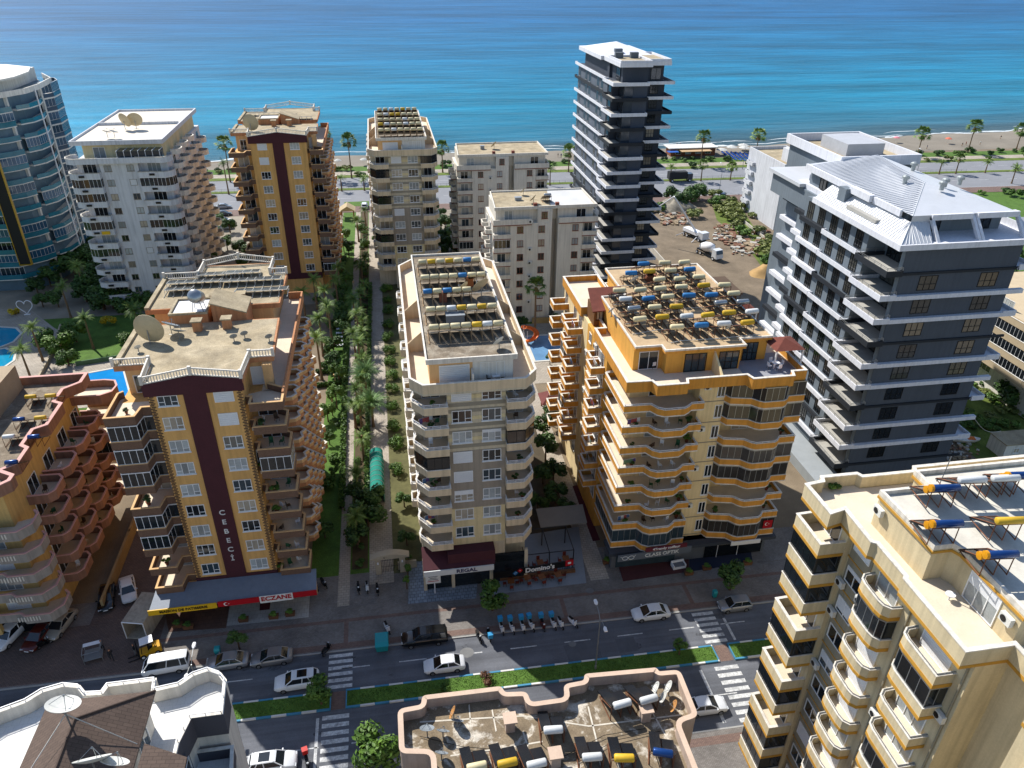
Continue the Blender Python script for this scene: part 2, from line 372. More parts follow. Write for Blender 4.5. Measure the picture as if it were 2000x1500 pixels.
# sea: own colour runs from murky shallows over turquoise to deep blue
m = bpy.data.materials.new('sea_water'); m.use_nodes = True; t = m.node_tree; b = t.nodes['Principled BSDF']; N = t.nodes.new; Lk = t.links.new
geo = N('ShaderNodeNewGeometry'); sp = N('ShaderNodeSeparateXYZ'); Lk(geo.outputs['Position'], sp.inputs[0])
mp = N('ShaderNodeMapping'); mp.inputs['Scale'].default_value = (.004, .02, 1); Lk(geo.outputs['Position'], mp.inputs[0])
nz = N('ShaderNodeTexNoise'); nz.inputs['Scale'].default_value = 1.0; nz.inputs['Detail'].default_value = 6; nz.inputs['Distortion'].default_value = .6; Lk(mp.outputs[0], nz.inputs['Vector'])
ma = N('ShaderNodeMath'); ma.operation = 'MULTIPLY_ADD'; ma.inputs[1].default_value = 60; Lk(nz.outputs['Fac'], ma.inputs[0])
mX = N('ShaderNodeMath'); mX.operation = 'MULTIPLY_ADD'; mX.inputs[1].default_value = -.12; Lk(sp.outputs['X'], mX.inputs[0]); Lk(sp.outputs['Y'], mX.inputs[2])
Lk(mX.outputs[0], ma.inputs[2])
rg = N('ShaderNodeMapRange'); rg.inputs[1].default_value = 300; rg.inputs[2].default_value = 1500; Lk(ma.outputs[0], rg.inputs[0])
cr = N('ShaderNodeValToRGB'); e = cr.color_ramp.elements
e[0].position = .0; e[0].color = (.060, .085, .095, 1); e[1].position = 1.; e[1].color = (.010, .085, .205, 1)
for p, c in ((.022, (.040, .09, .12)), (.045, (.015, .13, .21)), (.10, (.005, .16, .27)), (.26, (.004, .12, .24)), (.55, (.007, .09, .215))):
    q = e.new(p); q.color = (*c, 1)
Lk(rg.outputs[0], cr.inputs[0])
mp2 = N('ShaderNodeMapping'); mp2.inputs['Scale'].default_value = (.0022, .011, 1); mp2.inputs['Rotation'].default_value = (0, 0, rad(8)); Lk(geo.outputs['Position'], mp2.inputs[0])
n2 = N('ShaderNodeTexNoise'); n2.inputs['Scale'].default_value = 1.6; n2.inputs['Detail'].default_value = 8; n2.inputs['Roughness'].default_value = .6; Lk(mp2.outputs[0], n2.inputs['Vector'])
r2 = N('ShaderNodeMapRange'); r2.inputs[1].default_value = .35; r2.inputs[2].default_value = .68; r2.inputs[3].default_value = .8; r2.inputs[4].default_value = 1.3; Lk(n2.outputs['Fac'], r2.inputs[0])
vm = N('ShaderNodeVectorMath'); vm.operation = 'SCALE'; Lk(cr.outputs[0], vm.inputs[0]); Lk(r2.outputs[0], vm.inputs['Scale']); 
mp4 = N('ShaderNodeMapping'); mp4.inputs['Scale'].default_value = (.012, .075, 1); mp4.inputs['Rotation'].default_value = (0, 0, rad(-7)); Lk(geo.outputs['Position'], mp4.inputs[0])
n4 = N('ShaderNodeTexNoise'); n4.inputs['Scale'].default_value = 1.; n4.inputs['Detail'].default_value = 6; n4.inputs['Roughness'].default_value = .62; n4.inputs['Distortion'].default_value = .4; Lk(mp4.outputs[0], n4.inputs['Vector'])
r4 = N('ShaderNodeMapRange'); r4.inputs[1].default_value = .34; r4.inputs[2].default_value = .66; r4.inputs[3].default_value = .74; r4.inputs[4].default_value = 1.24; Lk(n4.outputs['Fac'], r4.inputs[0])
vm2 = N('ShaderNodeVectorMath'); vm2.operation = 'SCALE'; Lk(vm.outputs[0], vm2.inputs[0]); Lk(r4.outputs[0], vm2.inputs['Scale']); Lk(vm2.outputs[0], b.inputs['Base Color'])
b.inputs['Roughness'].default_value = .4; b.inputs['Specular IOR Level'].default_value = .08; b.inputs['IOR'].default_value = 1.33
mp3 = N('ShaderNodeMapping'); mp3.inputs['Scale'].default_value = (.05, .16, 1); mp3.inputs['Rotation'].default_value = (0, 0, rad(10)); Lk(geo.outputs['Position'], mp3.inputs[0])
n3 = N('ShaderNodeTexNoise'); n3.inputs['Scale'].default_value = 1.; n3.inputs['Detail'].default_value = 7; n3.inputs['Roughness'].default_value = .6; Lk(mp3.outputs[0], n3.inputs['Vector'])
bp = N('ShaderNodeBump'); bp.inputs['Strength'].default_value = .55; bp.inputs['Distance'].default_value = 2.2; Lk(n3.outputs['Fac'], bp.inputs['Height']); Lk(bp.outputs[0], b.inputs['Normal'])
struct('sea', MB().sheet([(-12000, 240), (14000, 240), (14000, 20000), (-12000, 20000)], -.8), m)
FOAM = M('surf_foam', '#c4ccd0', .8, .2, .8, fine=.3)
mb = MB(); X = -500
while X < 620:
    L = random.uniform(8, 34); n = 9; y0 = random.choice([.1, .6, 1.4, 3., 5.5, 8.]); up = []; lo = []
    for i in range(n+1):
        x = X+L*i/n; yy = shoreY(x)+1.2*math.sin(x*.11)+.8*math.sin(x*.31)+y0+random.uniform(-.3, .3); ww = random.uniform(.6, 3.0 if y0 < 2 else 1.2)*math.sin(math.pi*(i+.25)/(n+.5))
        lo.append((x, yy, -.765)); up.append((x, yy+ww, -.765))
    mb.add(lo+up, [(i, i+1, n+2+i, n+1+i) for i in range(n)]); X += L*random.uniform(.3, .7)
mb.v = [(p[0], p[1], p[2]+.001*random.random()) for p in mb.v]
struct('surf_foam', mb, FOAM, kind='stuff')
# coast road
band('coast_road', 232, 250.2, -700, 700, .02, ASPC, Yc); band('coast_road_far_lane', 252.6, 266, -700, 700, .02, ASPC, Yc)
band('coast_median', 250.2, 252.6, -700, 700, .14, GRASSD, Yc, th=.12)
band('promenade', 269.5, 274.5, -700, 700, .06, PATHM, Yc); band('promenade_lawn', 274.5, 281.5, -700, 700, .05, GRASS, Yc); band('verge', 266, 269.5, -700, 700, .1, GRASSD, Yc, th=.1)
band('coast_pavement', 226, 232, -700, 700, .10, PAVER, Yc, th=.08)
mb = MB()
for Yq in (241, 259.3):
    X = -400
    while X < 500:
        mb.sheet([(X, Yc(Yq, X)), (X+4, Yc(Yq, X+4)), (X+4, Yc(Yq+.18, X+4)), (X, Yc(Yq+.18, X))], .03); X += 11
for Yq in (249.6, 253.0, 265.6, 232.4): mb.sheet([(-600, Yc(Yq, -600)), (600, Yc(Yq, 600)), (600, Yc(Yq+.15, 600)), (-600, Yc(Yq+.15, -600))], .03)
struct('coast_road_markings', mb, PAINT)
# the near street
road = band('street', 44.6, 60, -260, 260, .02, ASPH)
band('north_pavement', 60.15, 66.6, -260, 260, .12, PAVE, th=.11)
band('south_pavement', 20, 44.5, -260, 260, .12, PAVE, th=.11)
for Y0, Y1 in ((60.35, 61.15), (64.2, 64.7)): band('red_paver_band', Y0, Y1, -260, 260, .125, PAVER)
for Y0, Y1 in ((43.0, 43.9),): band('red_paver_band', Y0, Y1, -260, 260, .125, PAVER)
for xx in (-31, -8.5, 17, 32.5): struct('red_paver_band', MB().sheet([(xx, Ys(61.15, xx)), (xx+.5, Ys(61.15, xx)), (xx+.5, Ys(64.2, xx)), (xx, Ys(64.2, xx))], .125), PAVER)
kerbN = band('north_kerb', 60.0, 60.16, -260, 260, .135, KERB, th=.13); band('south_kerb', 44.48, 44.64, -260, 260, .135, KERB, th=.13)
# median islands with painted kerb stones
gaps = [-260, *[v for x in (660, 1412) for v in (0,)]]
cx1, cx2 = at(662, 1350)[0], at(1420, 1290)[0]
cuts = [(-260, cx1-.75), (cx1+.75, cx2-.9), (cx2+.9, 260)]
ks = {}
for i, (x0, x1) in enumerate(cuts):
    isl = band('median_lawn', 52.72, 54.6, x0+.12, x1-.12, .16, GRASS, th=.14)
    X = x0
    while X < x1-.1:
        if -34 < X < 60:
            L = min(1.5, x1-X); c = KERBB if int(round((X+300)/1.5)) % 2 else KERBW
            for Y0 in (52.5, 54.6):
                me = cached(('ks', round(L, 2), c.name), lambda: MB().box(0, L-.02, 0, .2, 0, .2).mesh('kerb_stone', c))
                O('kerb_stone', me, isl, (X, Ys(Y0, X), .0), -.011)
        X += 1.5
    for xe in (x0, x1-.12):
        if -40 < xe < 60: O('kerb_stone', cached('kse', lambda: MB().box(0, .12, 0, 1.85, 0, .2).mesh('kerb_stone', KERBB)), isl, (xe, Ys(52.72, xe), 0))
for c in (cx1, cx2): struct('crossing_pavers', MB().sheet([(c-.74, Ys(52.55, c)), (c+.74, Ys(52.55, c)), (c+.74, Ys(54.75, c)), (c-.74, Ys(54.75, c))], .03), PAVER)
for x0, x1 in ((-260, -34), (60, 260)): band('median_kerb', 52.5, 52.7, x0, x1, .2, KERBW, th=.2); band('median_kerb', 54.62, 54.8, x0, x1, .2, KERBW, th=.2)
# markings: zebra stripes, dashes
def stripe(x0, x1, Y0, Y1, z=.032, name='zebra_stripe'):
    return O(name, MB().sheet([(x0, Ys(Y0, x0)), (x1, Ys(Y0, x1)), (x1, Ys(Y1, x1)), (x0, Ys(Y1, x0))], z).mesh(name, PAINT), road)
zl = at(662, 1310)[0]
for (xn, xs_) in ((at(665, 1310)[0], at(655, 1420)[0]), (at(1385, 1225)[0], at(1437, 1340)[0])):
    for k in range(6): stripe(xn-1.3, xn+1.3, 55.15+k*.82, 55.6+k*.82)
    for k in range(8): stripe(xs_-1.35, xs_+1.35, 45.0+k*.92, 45.5+k*.92)
def dashes(Yq, xs0, xs1, off):
    X = xs0+off
    while X < xs1: stripe(X, X+3, Yq, Yq+.13, name='lane_dash'); X += 6.2
dashes(57.6, -90, 90, .8); dashes(48.4, -90, 90, 2.)
stripe(at(618, 1400)[0], at(618, 1400)[0]+.3, 45.2, 51.8, name='stop_line'); stripe(at(1418, 1330)[0]-2.4, at(1418, 1330)[0]-2.05, 45.2, 51.8, name='stop_line'); stripe(at(1412, 1210)[0], at(1412, 1210)[0]+.3, 55.2, 58.5, name='stop_line')
# manholes / patches on the road
for x, y, r in ((912, 1275, .8), (1118, 1258, .45), (1492-60, 1168, .5), (1152, 1155, .5)):
    X, Y, _ = at(x, y); struct('manhole_cover', MB().sheet([(X+r*math.cos(k*.52), Y+r*.9*math.sin(k*.52)) for k in range(12)], .034 if Y < 60 else .13), M('manhole', '#6d6e6f', .7, .2))
pxsheet('asphalt_patch', [(1100, 1262), (1165, 1245), (1178, 1290), (1115, 1300)], .028, M('old_asphalt', '#52555b', .9, .2))
# forecourts and yards
pz = .132
pxsheet('brown_forecourt', [(318, 1176), (452, 1160), (442, 1228), (330, 1236)], pz, TILEBR)
pxsheet('white_forecourt', [(453, 1160), (607, 1140), (603, 1207), (443, 1224)], pz, TILEW)
pxsheet('red_doormat', [(510, 1152), (532, 1150), (527, 1192), (507, 1194)], pz+.006, M('maroon_carpet', '#4b1c24', .95))
pxsheet('block_paved_forecourt', [(800, 1100), (938, 1085), (930, 1170), (797, 1181)], pz, PAVEB)
pxsheet('dark_red_forecourt', [(1202, 1088), (1345, 1068), (1345, 1118), (1217, 1137)], pz, M('dark_red_paving', '#4c2a2b', .85, .15, .5))
pxsheet('dark_blue_carpet', [(1346, 1070), (1462, 1052), (1470, 1100), (1346, 1118)], pz, M('navy_carpet', '#232a3d', .95, .15, .5))
pxsheet('restaurant_floor', [(940, 1060), (1130, 1030), (1145, 1140), (945, 1165)], pz, M('restaurant_tiles', '#7e858d', .7, .1))
struct('front_yard', MB().sheet(rect(-120, 120, 66.3, 72.2), .05), PAVE)
struct('brick_driveway', MB().sheet(rect(-37.5, -30.2, 66.5, 112), .06), PAVED)
struct('parking_yard', MB().sheet(rect(-60, -29, 61, 68.5), .128), PAVED)
struct('side_passage', MB().sheet([(15.2, 66.5), (24, 66.5), (24, 125), (15.2, 125)], .04), M('passage_soil', '#4d4538', .95, .3))
struct('passage_path', MB().sheet([(21.6, 66.5), (24, 66.5), (24, 118), (21.2, 118)], .06), PATHM)
struct('red_runner', MB().sheet([a2(1118, 950), a2(1128, 948), a2(1172, 1055), a2(1158, 1058)], .07), M('maroon_carpet'))
# garden between the towers
struct('garden_lawn', MB().sheet(rect(-13, -5.5, 69, 236), .03), GRASS)
struct('garden_path', MB().sheet([(-9.4, 67), (-8.0, 67), (-7.9, 226), (-9.3, 226)], .06), PATHM)
struct('garden_path', MB().sheet([(-5.6, 70), (-2.6, 70), (-2.6, 226), (-5.6, 226)], .06), PATHM)
struct('shrub_border', MB().sheet([(-2.6, 70), (1.2, 70), (1.2, 226), (-2.6, 226)], .055), M('border_soil', '#5b5a3a', .95, .35))
struct('entrance_yard', MB().sheet(rect(-13, 1, 66.3, 71.5), .056), PAVE)
struct('planting_bed', MB().sheet([(-7.8, 73), (-5.8, 73), (-5.8, 226), (-7.8, 226)], .05), M('bed_soil', '#4d4330', .95, .3))
# wider yards
struct('left_lawn', MB().sheet([(-140, 104), (-31, 104), (-31, 158), (-140, 158)], .02), GRASS)
struct('pool_deck', MB().sheet([a2(90, 715), a2(260, 700), a2(250, 790), a2(120, 800), a2(60, 760)], .04), PATHM)
pxsheet('curved_pool_deck', [(-140, 600), (60, 605), (105, 640), (140, 660), (60, 790), (-140, 800)], .045, PATHM)
struct('rear_yard', MB().sheet([(-140, 158), (60, 158), (60, 226), (-140, 226)], .015), M('rear_paving', '#8d8577', .9, .3, .1))
struct('block_lawn', MB().sheet([(15.5, 119), (47, 119), (47, 146), (15.5, 146)], .025), GRASS)
struct('pool_terrace', MB().sheet([(22, 116), (37, 116), (37, 141), (22, 141)], .04), PATHM)
struct('building_site', MB().sheet([(52, 100), (118, 100), (118, 226), (52, 226)], .02), DIRT)
struct('weedy_plot', MB().sheet([(86, 60), (230, 60), (230, 112), (90, 112)], .03), GRASSD)
struct('hotel_garden', MB().sheet([(118, 112), (260, 112), (260, 224), (118, 224)], .025), GRASS)
pxsheet('weedy_strip', [(1385, 380), (1435, 385), (1470, 440), (1520, 500), (1505, 545), (1450, 470), (1400, 430)], .03, GRASSD)
POOLW = M('pool_water', (.01, .22, .55), .06, .12, .4, spec=.5)
POOLW2 = M('pool_water_pale', (.12, .25, .42), .06, .2, .4, spec=.5); POOLW3 = M('pool_water_turquoise', (.01, .25, .42), .06, .12, .4, spec=.5)
def pool(poly, mat, label, group=None):
    X = sum(p[0] for p in poly)/len(poly); Y = sum(p[1] for p in poly)/len(poly); P = [(p[0]-X, p[1]-Y) for p in poly]
    t = thing('swimming_pool', label, 'pool', (X, Y, 0), 0, group)
    O('water', MB().sheet(P, .07).mesh('water', mat), t); O('coping', MB().strip(P, -.45, 0, .0, .14, True).mesh('coping', M('pool_coping', '#c3c0b6', .8)), t); return t
pool([a2(137, 737), a2(238, 718), a2(252, 770), a2(205, 800), a2(165, 770)], POOLW, 'bright blue rectangular swimming pool behind the maroon striped orange building')
pool([(25.8, 124.5), (33.5, 124.5), (33.5, 135), (25.8, 135)], POOLW2, 'pale blue swimming pool at the foot of the orange water slide')
pool([a2(x, y) for x, y in ((-60, 645), (0, 640), (30, 642), (40, 652), (25, 668), (-5, 680), (-70, 680))], POOLW3, 'kidney shaped turquoise pool beside the white heart arch')
pool([a2(x, y) for x, y in ((-60, 690), (10, 682), (28, 690), (25, 705), (0, 722), (-60, 730))], POOLW3, 'free form turquoise pool shaded by the slim cypress')
pool([a2(x, y) for x, y in ((1900, 688), (1934, 690), (1932, 708), (1905, 708))], POOLW, 'small blue pool behind the grey apartment building with the metal roof')
# soil heaps and rubble on the building site
def mound(px, py, r, h, mat, label):
    X, Y, _ = at(px, py); mb = MB(); n = 22; rings = 7; vs_ = []; fs = []
    for i in range(rings+1):
        for k in range(n):
            a = 2*math.pi*k/n; q = r*i/rings*(1+.25*mnoise.noise((math.cos(a)*1.3+px, math.sin(a)*1.3, i*.3)))
            z = h*math.cos(min(1, i/rings)*math.pi/2)**1.2*(1+.5*mnoise.noise((math.cos(a)*q*.5+px, math.sin(a)*q*.5, 3)))
            vs_.append((q*math.cos(a), q*math.sin(a)*.75, max(z, -.05)))
    for i in range(rings):
        for k in range(n): fs.append((i*n+k, (i+1)*n+k, (i+1)*n+(k+1) % n, i*n+(k+1) % n))
    mb.add(vs_, fs); return tag(O('soil_heap', mb.mesh('soil_heap', mat, True), None, (X, Y, 0)), label, 'soil heap')
mound(1500, 535, 5, 2.2, M('sandy_soil', '#a98a5c', .95, .25, .3, bump=.5), 'sandy yellow soil heap at the edge of the building site')
mound(1318, 408, 7, 3.0, M('grey_spoil', '#8b8578', .95, .4, .6, bump=.8), 'grey rubble heap under the concrete pump boom')
def scatter_rubble(name, pxs, n, mats, smin, smax, label):
    mb = MB()
    for i in range(n):
        x0, y0, x1, y1 = random.choice(pxs); X, Y, _ = at(random.uniform(x0, x1), random.uniform(y0, y1)); q = random.uniform(smin, smax)
        mb.cbox((X, Y, .1+q*.15), q*random.uniform(.6, 1.6), q, q*random.uniform(.2, .6), random.uniform(0, 3), random.randrange(len(mats)), random.uniform(-.3, .3))
    o = O(name, mb.mesh(name, mats)); o['kind'] = 'stuff'; tag(o, label, 'rubble'); return o
RB = [M('rubble_white', '#aaa79f', .9, .2), M('rubble_tan', '#94836b', .9, .3), M('rubble_red', '#7d5a49', .9, .2)]
scatter_rubble('rubble', [(1395, 440, 1450, 470), (1410, 450, 1500, 480), (1430, 470, 1480, 500), (1290, 415, 1345, 440)], 420, RB, .2, 1.2, 'broken concrete and rubbish strewn over the building site')
scatter_rubble('rubble', [(1830, 855, 1910, 900), (1840, 870, 1890, 930)], 120, RB, .15, .6, 'rubble beside the small white shed')
# ------------------------------------------------------------------ shared pieces of the buildings
def _balc(s, poly, zs, h, pm, sm, back=(), **k):
    P0 = list(poly); B_ = Bd.balc_orig
    return B_(s, P0, zs, h, pm, sm, **k) if not back else B_(s, P0, zs, h, pm, sm, back=list(back), **k)
def balc2(s, poly, zs, h, pm, sm, back=(), cap=None, th=.14, st=.2, rail=None, glaze=(), gh=1.7, gmat=None, fm=None, band=None, floor=None, name='balcony', open_=()):
    P = s.L(poly); sl = MB().prism(P+s.L(back), -st, 0).mesh('slab', sm)
    full = P+s.L(back); sg = area(full) < 0
    if sg != (area(P) < 0): raise ValueError('balcony outline turns the wrong way')
    lo = -st if band is None else -st+band[0]
    pa = MB().strip(P, -.012, th, lo, h).mesh('parapet', pm)
    bd = MB().strip(P, -.04, th, -st-.02, -st+band[0]).mesh('band', band[1]) if band else None
    cp = MB().strip(P, -.05, th+.05, h, h+.07).mesh('coping', cap) if cap else None
    fl = MB().prism(offset(P, th+.02)+s.L(back), .004, .02).mesh('floor_tiles', floor) if floor else None
    rl = gl = gf = None
    if rail:
        mb = MB(); top = h+rail[0]; mb.strip(P, th*.3, th*.3+.05, top-.05, top)
        if rail[0] > .3: mb.strip(P, th*.3, th*.3+.04, h+rail[0]*.5, h+rail[0]*.5+.03)
        for q in along(offset(P, th*.3+.02), rail[2] if len(rail) > 2 else .9): mb.cbox((q[0], q[1], h+rail[0]/2), .04, .04, rail[0])
        rl = mb.mesh('railing', rail[1])
    if glaze:
        gl = MB().strip(P, th*.4, th*.4+.02, h+.08, h+gh).mesh('glazing', gmat or GLASS)
        mb = MB(); mb.strip(P, th*.25, th*.25+.08, h+gh, h+gh+.1); mb.strip(P, th*.25, th*.25+.07, h+.071, h+.11)
        for q in along(offset(P, th*.4+.01), .8): mb.cbox((q[0], q[1], h+gh/2+.04), .05, .05, gh-.1)
        gf = mb.mesh('glazing_frame', fm or ALU)
    out = []
    for i, z in enumerate(zs):
        o = O(name, sl, s.root, (0, 0, z)); O('parapet', pa, o); out.append(o)
        if bd: O('band', bd, o)
        if cp: O('coping', cp, o)
        if fl: O('floor_tiles', fl, o)
        if rl and i not in glaze: O('railing', rl, o)
        if i in glaze: O('glazing', gl, o); O('glazing_frame', gf, o)
    return out
Bd.balc = balc2
def balustrade(B, pts, h, mat, step=.27, parent=None, th=.16, name='balustrade'):
    """pts: (x, y, z) foot line"""
    mb = MB()
    for a, b in zip(pts, pts[1:]):
        a, b = Vector(a), Vector(b); d = b-a; L = d.length; q = Vector((d.x, d.y, 0)).normalized(); nrm = Vector((-q.y, q.x, 0))*th/2
        for z0, z1 in ((0, .12), (h-.14, h)):
            vs_ = [a-nrm+Vector((0, 0, z0)), b-nrm+Vector((0, 0, z0)), b+nrm+Vector((0, 0, z0)), a+nrm+Vector((0, 0, z0)), a-nrm+Vector((0, 0, z1)), b-nrm+Vector((0, 0, z1)), b+nrm+Vector((0, 0, z1)), a+nrm+Vector((0, 0, z1))]
            mb.add(vs_, [(0, 3, 2, 1), (4, 5, 6, 7), (0, 1, 5, 4), (1, 2, 6, 5), (2, 3, 7, 6), (3, 0, 4, 7)])
        n = max(1, int(L/step))
        for i in range(n):
            c = a+d*((i+.5)/n); mb.tube((c.x, c.y, c.z+.1), (c.x, c.y, c.z+h-.1), .055, .05, 6, False)
    for p in pts: q = .3+random.uniform(-.015, .015); mb.cbox((p[0]+random.uniform(-.01, .01), p[1]+random.uniform(-.01, .01), p[2]+h/2+.05), q, q, h+.1+q*.1)
    return B.part(name, mb, mat, parent)
def parapet(B, pts, z0, z1, mat, th=.2, cap=None, closed=True, name='roof_parapet'):
    o = B.strip(name, pts, 0, th, z0, z1, mat, closed)
    if cap: B.strip('coping', pts, -.05, th+.05, z1, z1+.08, cap, closed, parent=o)
    return o
def slab(B, poly, z0, z1, mat, name='roof'): return B.wall(poly, z0, z1, mat, name)
def ac_unit(B, x, y, d, z, parent=None):
    def mk():
        mb = MB(); mb.box(-.42, .42, -.38, -.08, 0, .58); return mb.mesh('ac_unit', M('ac_casing', '#cfcfca', .5, .06))
    def fan():
        mb = MB(); mb.lathe([(.05, 0), (.22, 0), (.22, .02), (.05, .03)], (-.1, -.385, .29), 14, q=Matrix.Rotation(rad(90), 3, 'X').to_quaternion()); return mb.mesh('fan_grille', DARKF)
    o = O('ac_unit', cached('ac', mk), B.root, (x-B.x, y-B.y, z), DIR[d]); O('fan_grille', cached('acf', fan), o); return o
def col_windows(B, xs, y, d, zs, w, h, kinds, **k):
    for x in xs:
        for z in zs:
            kd = random.choice(kinds) if isinstance(kinds, (list, tuple)) else kinds
            if d in 'SN': window(B, x, y, d, z, w, h, kd, **k)
            else: window(B, y, x, d, z, w, h, kd, **k)
# ================================================================== A: orange block with the maroon stripe
ORW = M('ochre_render', '#cfa263', .85, .1, .4, streak=.1); ORD = M('orange_render', '#b5805a', .85, .1, .5, streak=.15)
MAROON = M('maroon_cladding', '#47232a', .8, .12, .6, fine=.12); PEACH = M('peach_render', '#cfa878', .85, .1, .5, streak=.08)
BROWNP = M('brown_brick_parapet', '#6b5344', .85, .12, .8, fine=.2); BALW = M('balustrade_white', '#d5cfc4', .7, .1, streak=.15)
def maroon_tower(name, label, x0, x1, xb0, xb1, yf, yw, y1, yb, z0, dz, n, far=False, letters=False, seed=1):
    """bay xb0-xb1 stands at yf, wings behind at yw; y1 back of front roof, yb back"""
    random.seed(seed)
    B = Bd(name, label, (x0+x1)/2, (yf+yb)/2); zt = z0+dz*n; zp = z0+dz*(n-1); zr = zt+.7; xc = (xb0+xb1)/2
    yd = yw-1.8
    body = B.wall([(xb0, yf), (xb1, yf), (xb1, yd), (x1-.9, yd), (x1-.9, yb-5), (x0+.4, yb-5), (x0+.4, yd), (xb0, yd)], 0, zp, ORW)
    B.wall([(xb0+.004, yf), (xb1-.004, yf), (xb1-.004, yw+.2), (xb0+.004, yw+.2)], zp, zt+.3, ORW)          # bay at penthouse level
    B.wall(rect(x0+.9, x1-1.5, yw, y1), zp, zt+.1, PEACH, 'penthouse_wall'); B.wall(rect(x0+.6, x1-1.7, y1+4.6, yb-4.6), zp, zt+.1, PEACH, 'penthouse_wall')
    r1 = slab(B, [(xb0-.3, yf-.25), (xb1+.3, yf-.25), (xb1+.5, yw-.3), (x1, yw-.3), (x1-.3, y1), (x0, y1), (x0, yw-.3), (xb0-.5, yw-.3)], zt+.1, zr, ORD)
    B.wall([(xb0-.1, yf-.05), (xb1+.1, yf-.05), (xb1+.3, yw-.5), (x1-.25, yw-.1), (x1-.5, y1-.2), (x0+.25, y1-.2), (x0+.25, yw-.1), (xb0-.3, yw-.5)], zr, zr+.02, CONC, 'roof_surface', r1)
    r2 = slab(B, [(x0-.3, y1+4.4), (x1-.7, y1+4.4), (x1-.7, yb-4.2), (xb1, yb-4.2), (xb1, yb), (xb0, yb), (xb0, yb-4.2), (x0-.3, yb-4.2)], zt+.1, zr, ORD)
    B.wall([(x0-.1, y1+4.6), (x1-.9, y1+4.6), (x1-.9, yb-4.4), (xb1-.1, yb-4.4), (xb1-.1, yb-.2), (xb0+.1, yb-.2), (xb0+.1, yb-4.4), (x0-.1, yb-4.4)], zr, zr+.02, CONC, 'roof_surface', r2)
    B.strip('roof_kerb', [(x0, yw-.3), (x0, y1)], -.0, .5, zr, zr+.3, CONC); B.strip('roof_kerb', [(x0-.3, y1+4.4), (x0-.3, yb-4.2)], 0, .5, zr, zr+.3, CONC)
    zc = zr+.1; hb = .85
    balustrade(B, [(x0, yw-.2, zr), (xb0-.55, yw-.2, zr)], hb, BALW); balustrade(B, [(xb0-.5, yw-.2, zr), (xb0-.2, yf-.15, zr)], hb, BALW)
    balustrade(B, [(xb0-.2, yf-.15, zr), (xc, yf-.15, zr+.75), (xb1+.2, yf-.15, zr)], hb, BALW); balustrade(B, [(xb1+.2, yf-.15, zr), (xb1+.45, yw-.2, zr)], hb, BALW)
    balustrade(B, [(xb1+.5, yw-.2, zr), (x1, yw-.2, zr)], hb, BALW)
    yg = yb-4.3
    balustrade(B, [(x0-.2, yg, zr), (xb0, yg, zr), (xb0, yb-.1, zr), (xc, yb-.1, zr+.8), (xb1, yb-.1, zr), (xb1, yg, zr), (x1-.8, yg, zr)], hb, BALW)
    g = MB(); g.add([(xb0-.3, yf-.27, zt-.7), (xb1+.3, yf-.27, zt-.7), (xb1+.3, yf-.27, zr-.02), (xc, yf-.27, zr+.72), (xb0-.3, yf-.27, zr-.02)], [(0, 1, 2, 3, 4)])
    g.add([(xb0-.3, yf-.05, zt-.7), (xb1+.3, yf-.05, zt-.7), (xb1+.3, yf-.05, zr), (xc, yf-.05, zr+.72), (xb0-.3, yf-.05, zr)], [(4, 3, 2, 1, 0)])
    for i in range(5): j = (i+1) % 5; g.add([g.v[i], g.v[i+5], g.v[j+5], g.v[j]], [(0, 1, 2, 3)])
    B.part('gable_fascia', g, MAROON)
    st = B.box('maroon_stripe', xc-1.15, xc+1.05, yf-.16, yf+.02, z0-.9, zt-.7, MAROON)
    B.box('base_fascia', xb0-.05, xb1+.05, yf-.14, yf+.02, z0-1.0, z0+.35, MAROON)
    wsz = (1.95, 1.5) if not far else (1.9, 1.5)
    xl, xr = (xb0+xc-1.15)/2+.1, (xb1+xc+1.05)/2-.1
    for k in range(n):
        for x in (xl, xr):
            kd = 'shut' if (x == xr and k >= n-2 and not far) or (far and x == xl and k >= n-2) else 'tri'
            window(B, x, yf, 'S', z0+dz*k+.85, *wsz, kd, split=not far, glass=random.choice([CURT, CURT, CURT, CURT2, GLASSB, GLASS]))
    if not far:                                                    # toothed brick quoins on the bay edges
        for xe in (xb0+.25, xb1-.25):
            mb = MB(); z = z0+.3; i = 0
            while z < zt-.8: mb.box(xe-.28+(.14 if i % 2 else 0), xe+.14+(.14 if i % 2 else 0), yf-.05, yf+.01, z, z+.11); z += .2; i += 1
            B.part('brick_quoin', mb, M('dark_brick', '#4f3b33', .85, .2))
    zs = [z0+dz*k for k in range(n)]
    lp = [(x0+.42, yw-.6), (x0-.05, yw-1.), (x0-.05, yf-1.5), (xb0-1.2, yf-1.5), (xb0-.95, yf+.2), (xb0-.005, yf+.2)]
    rp = [(xb1+.005, yf+.9), (xb1+.55, yf+.8), (xb1+.55, yf-.7), (x1+1.0, yf-.7), (x1+1.0, yw-2.2), (x1-.92, yw-1.)]
    gl = {7, 6, 5, 3, 2} if not far else set(); gr = {5} if not far else {0}
    B.balc(lp, zs, .75, BROWNP, ORW, back=[(xb0-.005, yd), (x0+.42, yd)], cap=PEACH, glaze=gl & set(range(n-1)), floor=TILEB, fm=METALW)
    B.balc(rp, zs, .75, BROWNP, ORW, back=[(xb1+.005, yd)], cap=PEACH, glaze=gr, floor=TILEB, fm=METALW)
    for k in range(n-1):
        window(B, (x0+xb0)/2, yd, 'S', zs[k]+.1, 2.2, 2.2, 'slide', split=False); window(B, (x1+xb1)/2+.2, yd, 'S', zs[k]+.1, 2.0, 2.2, 'slide', split=False, glass=random.choice([GLASS, CURT]))
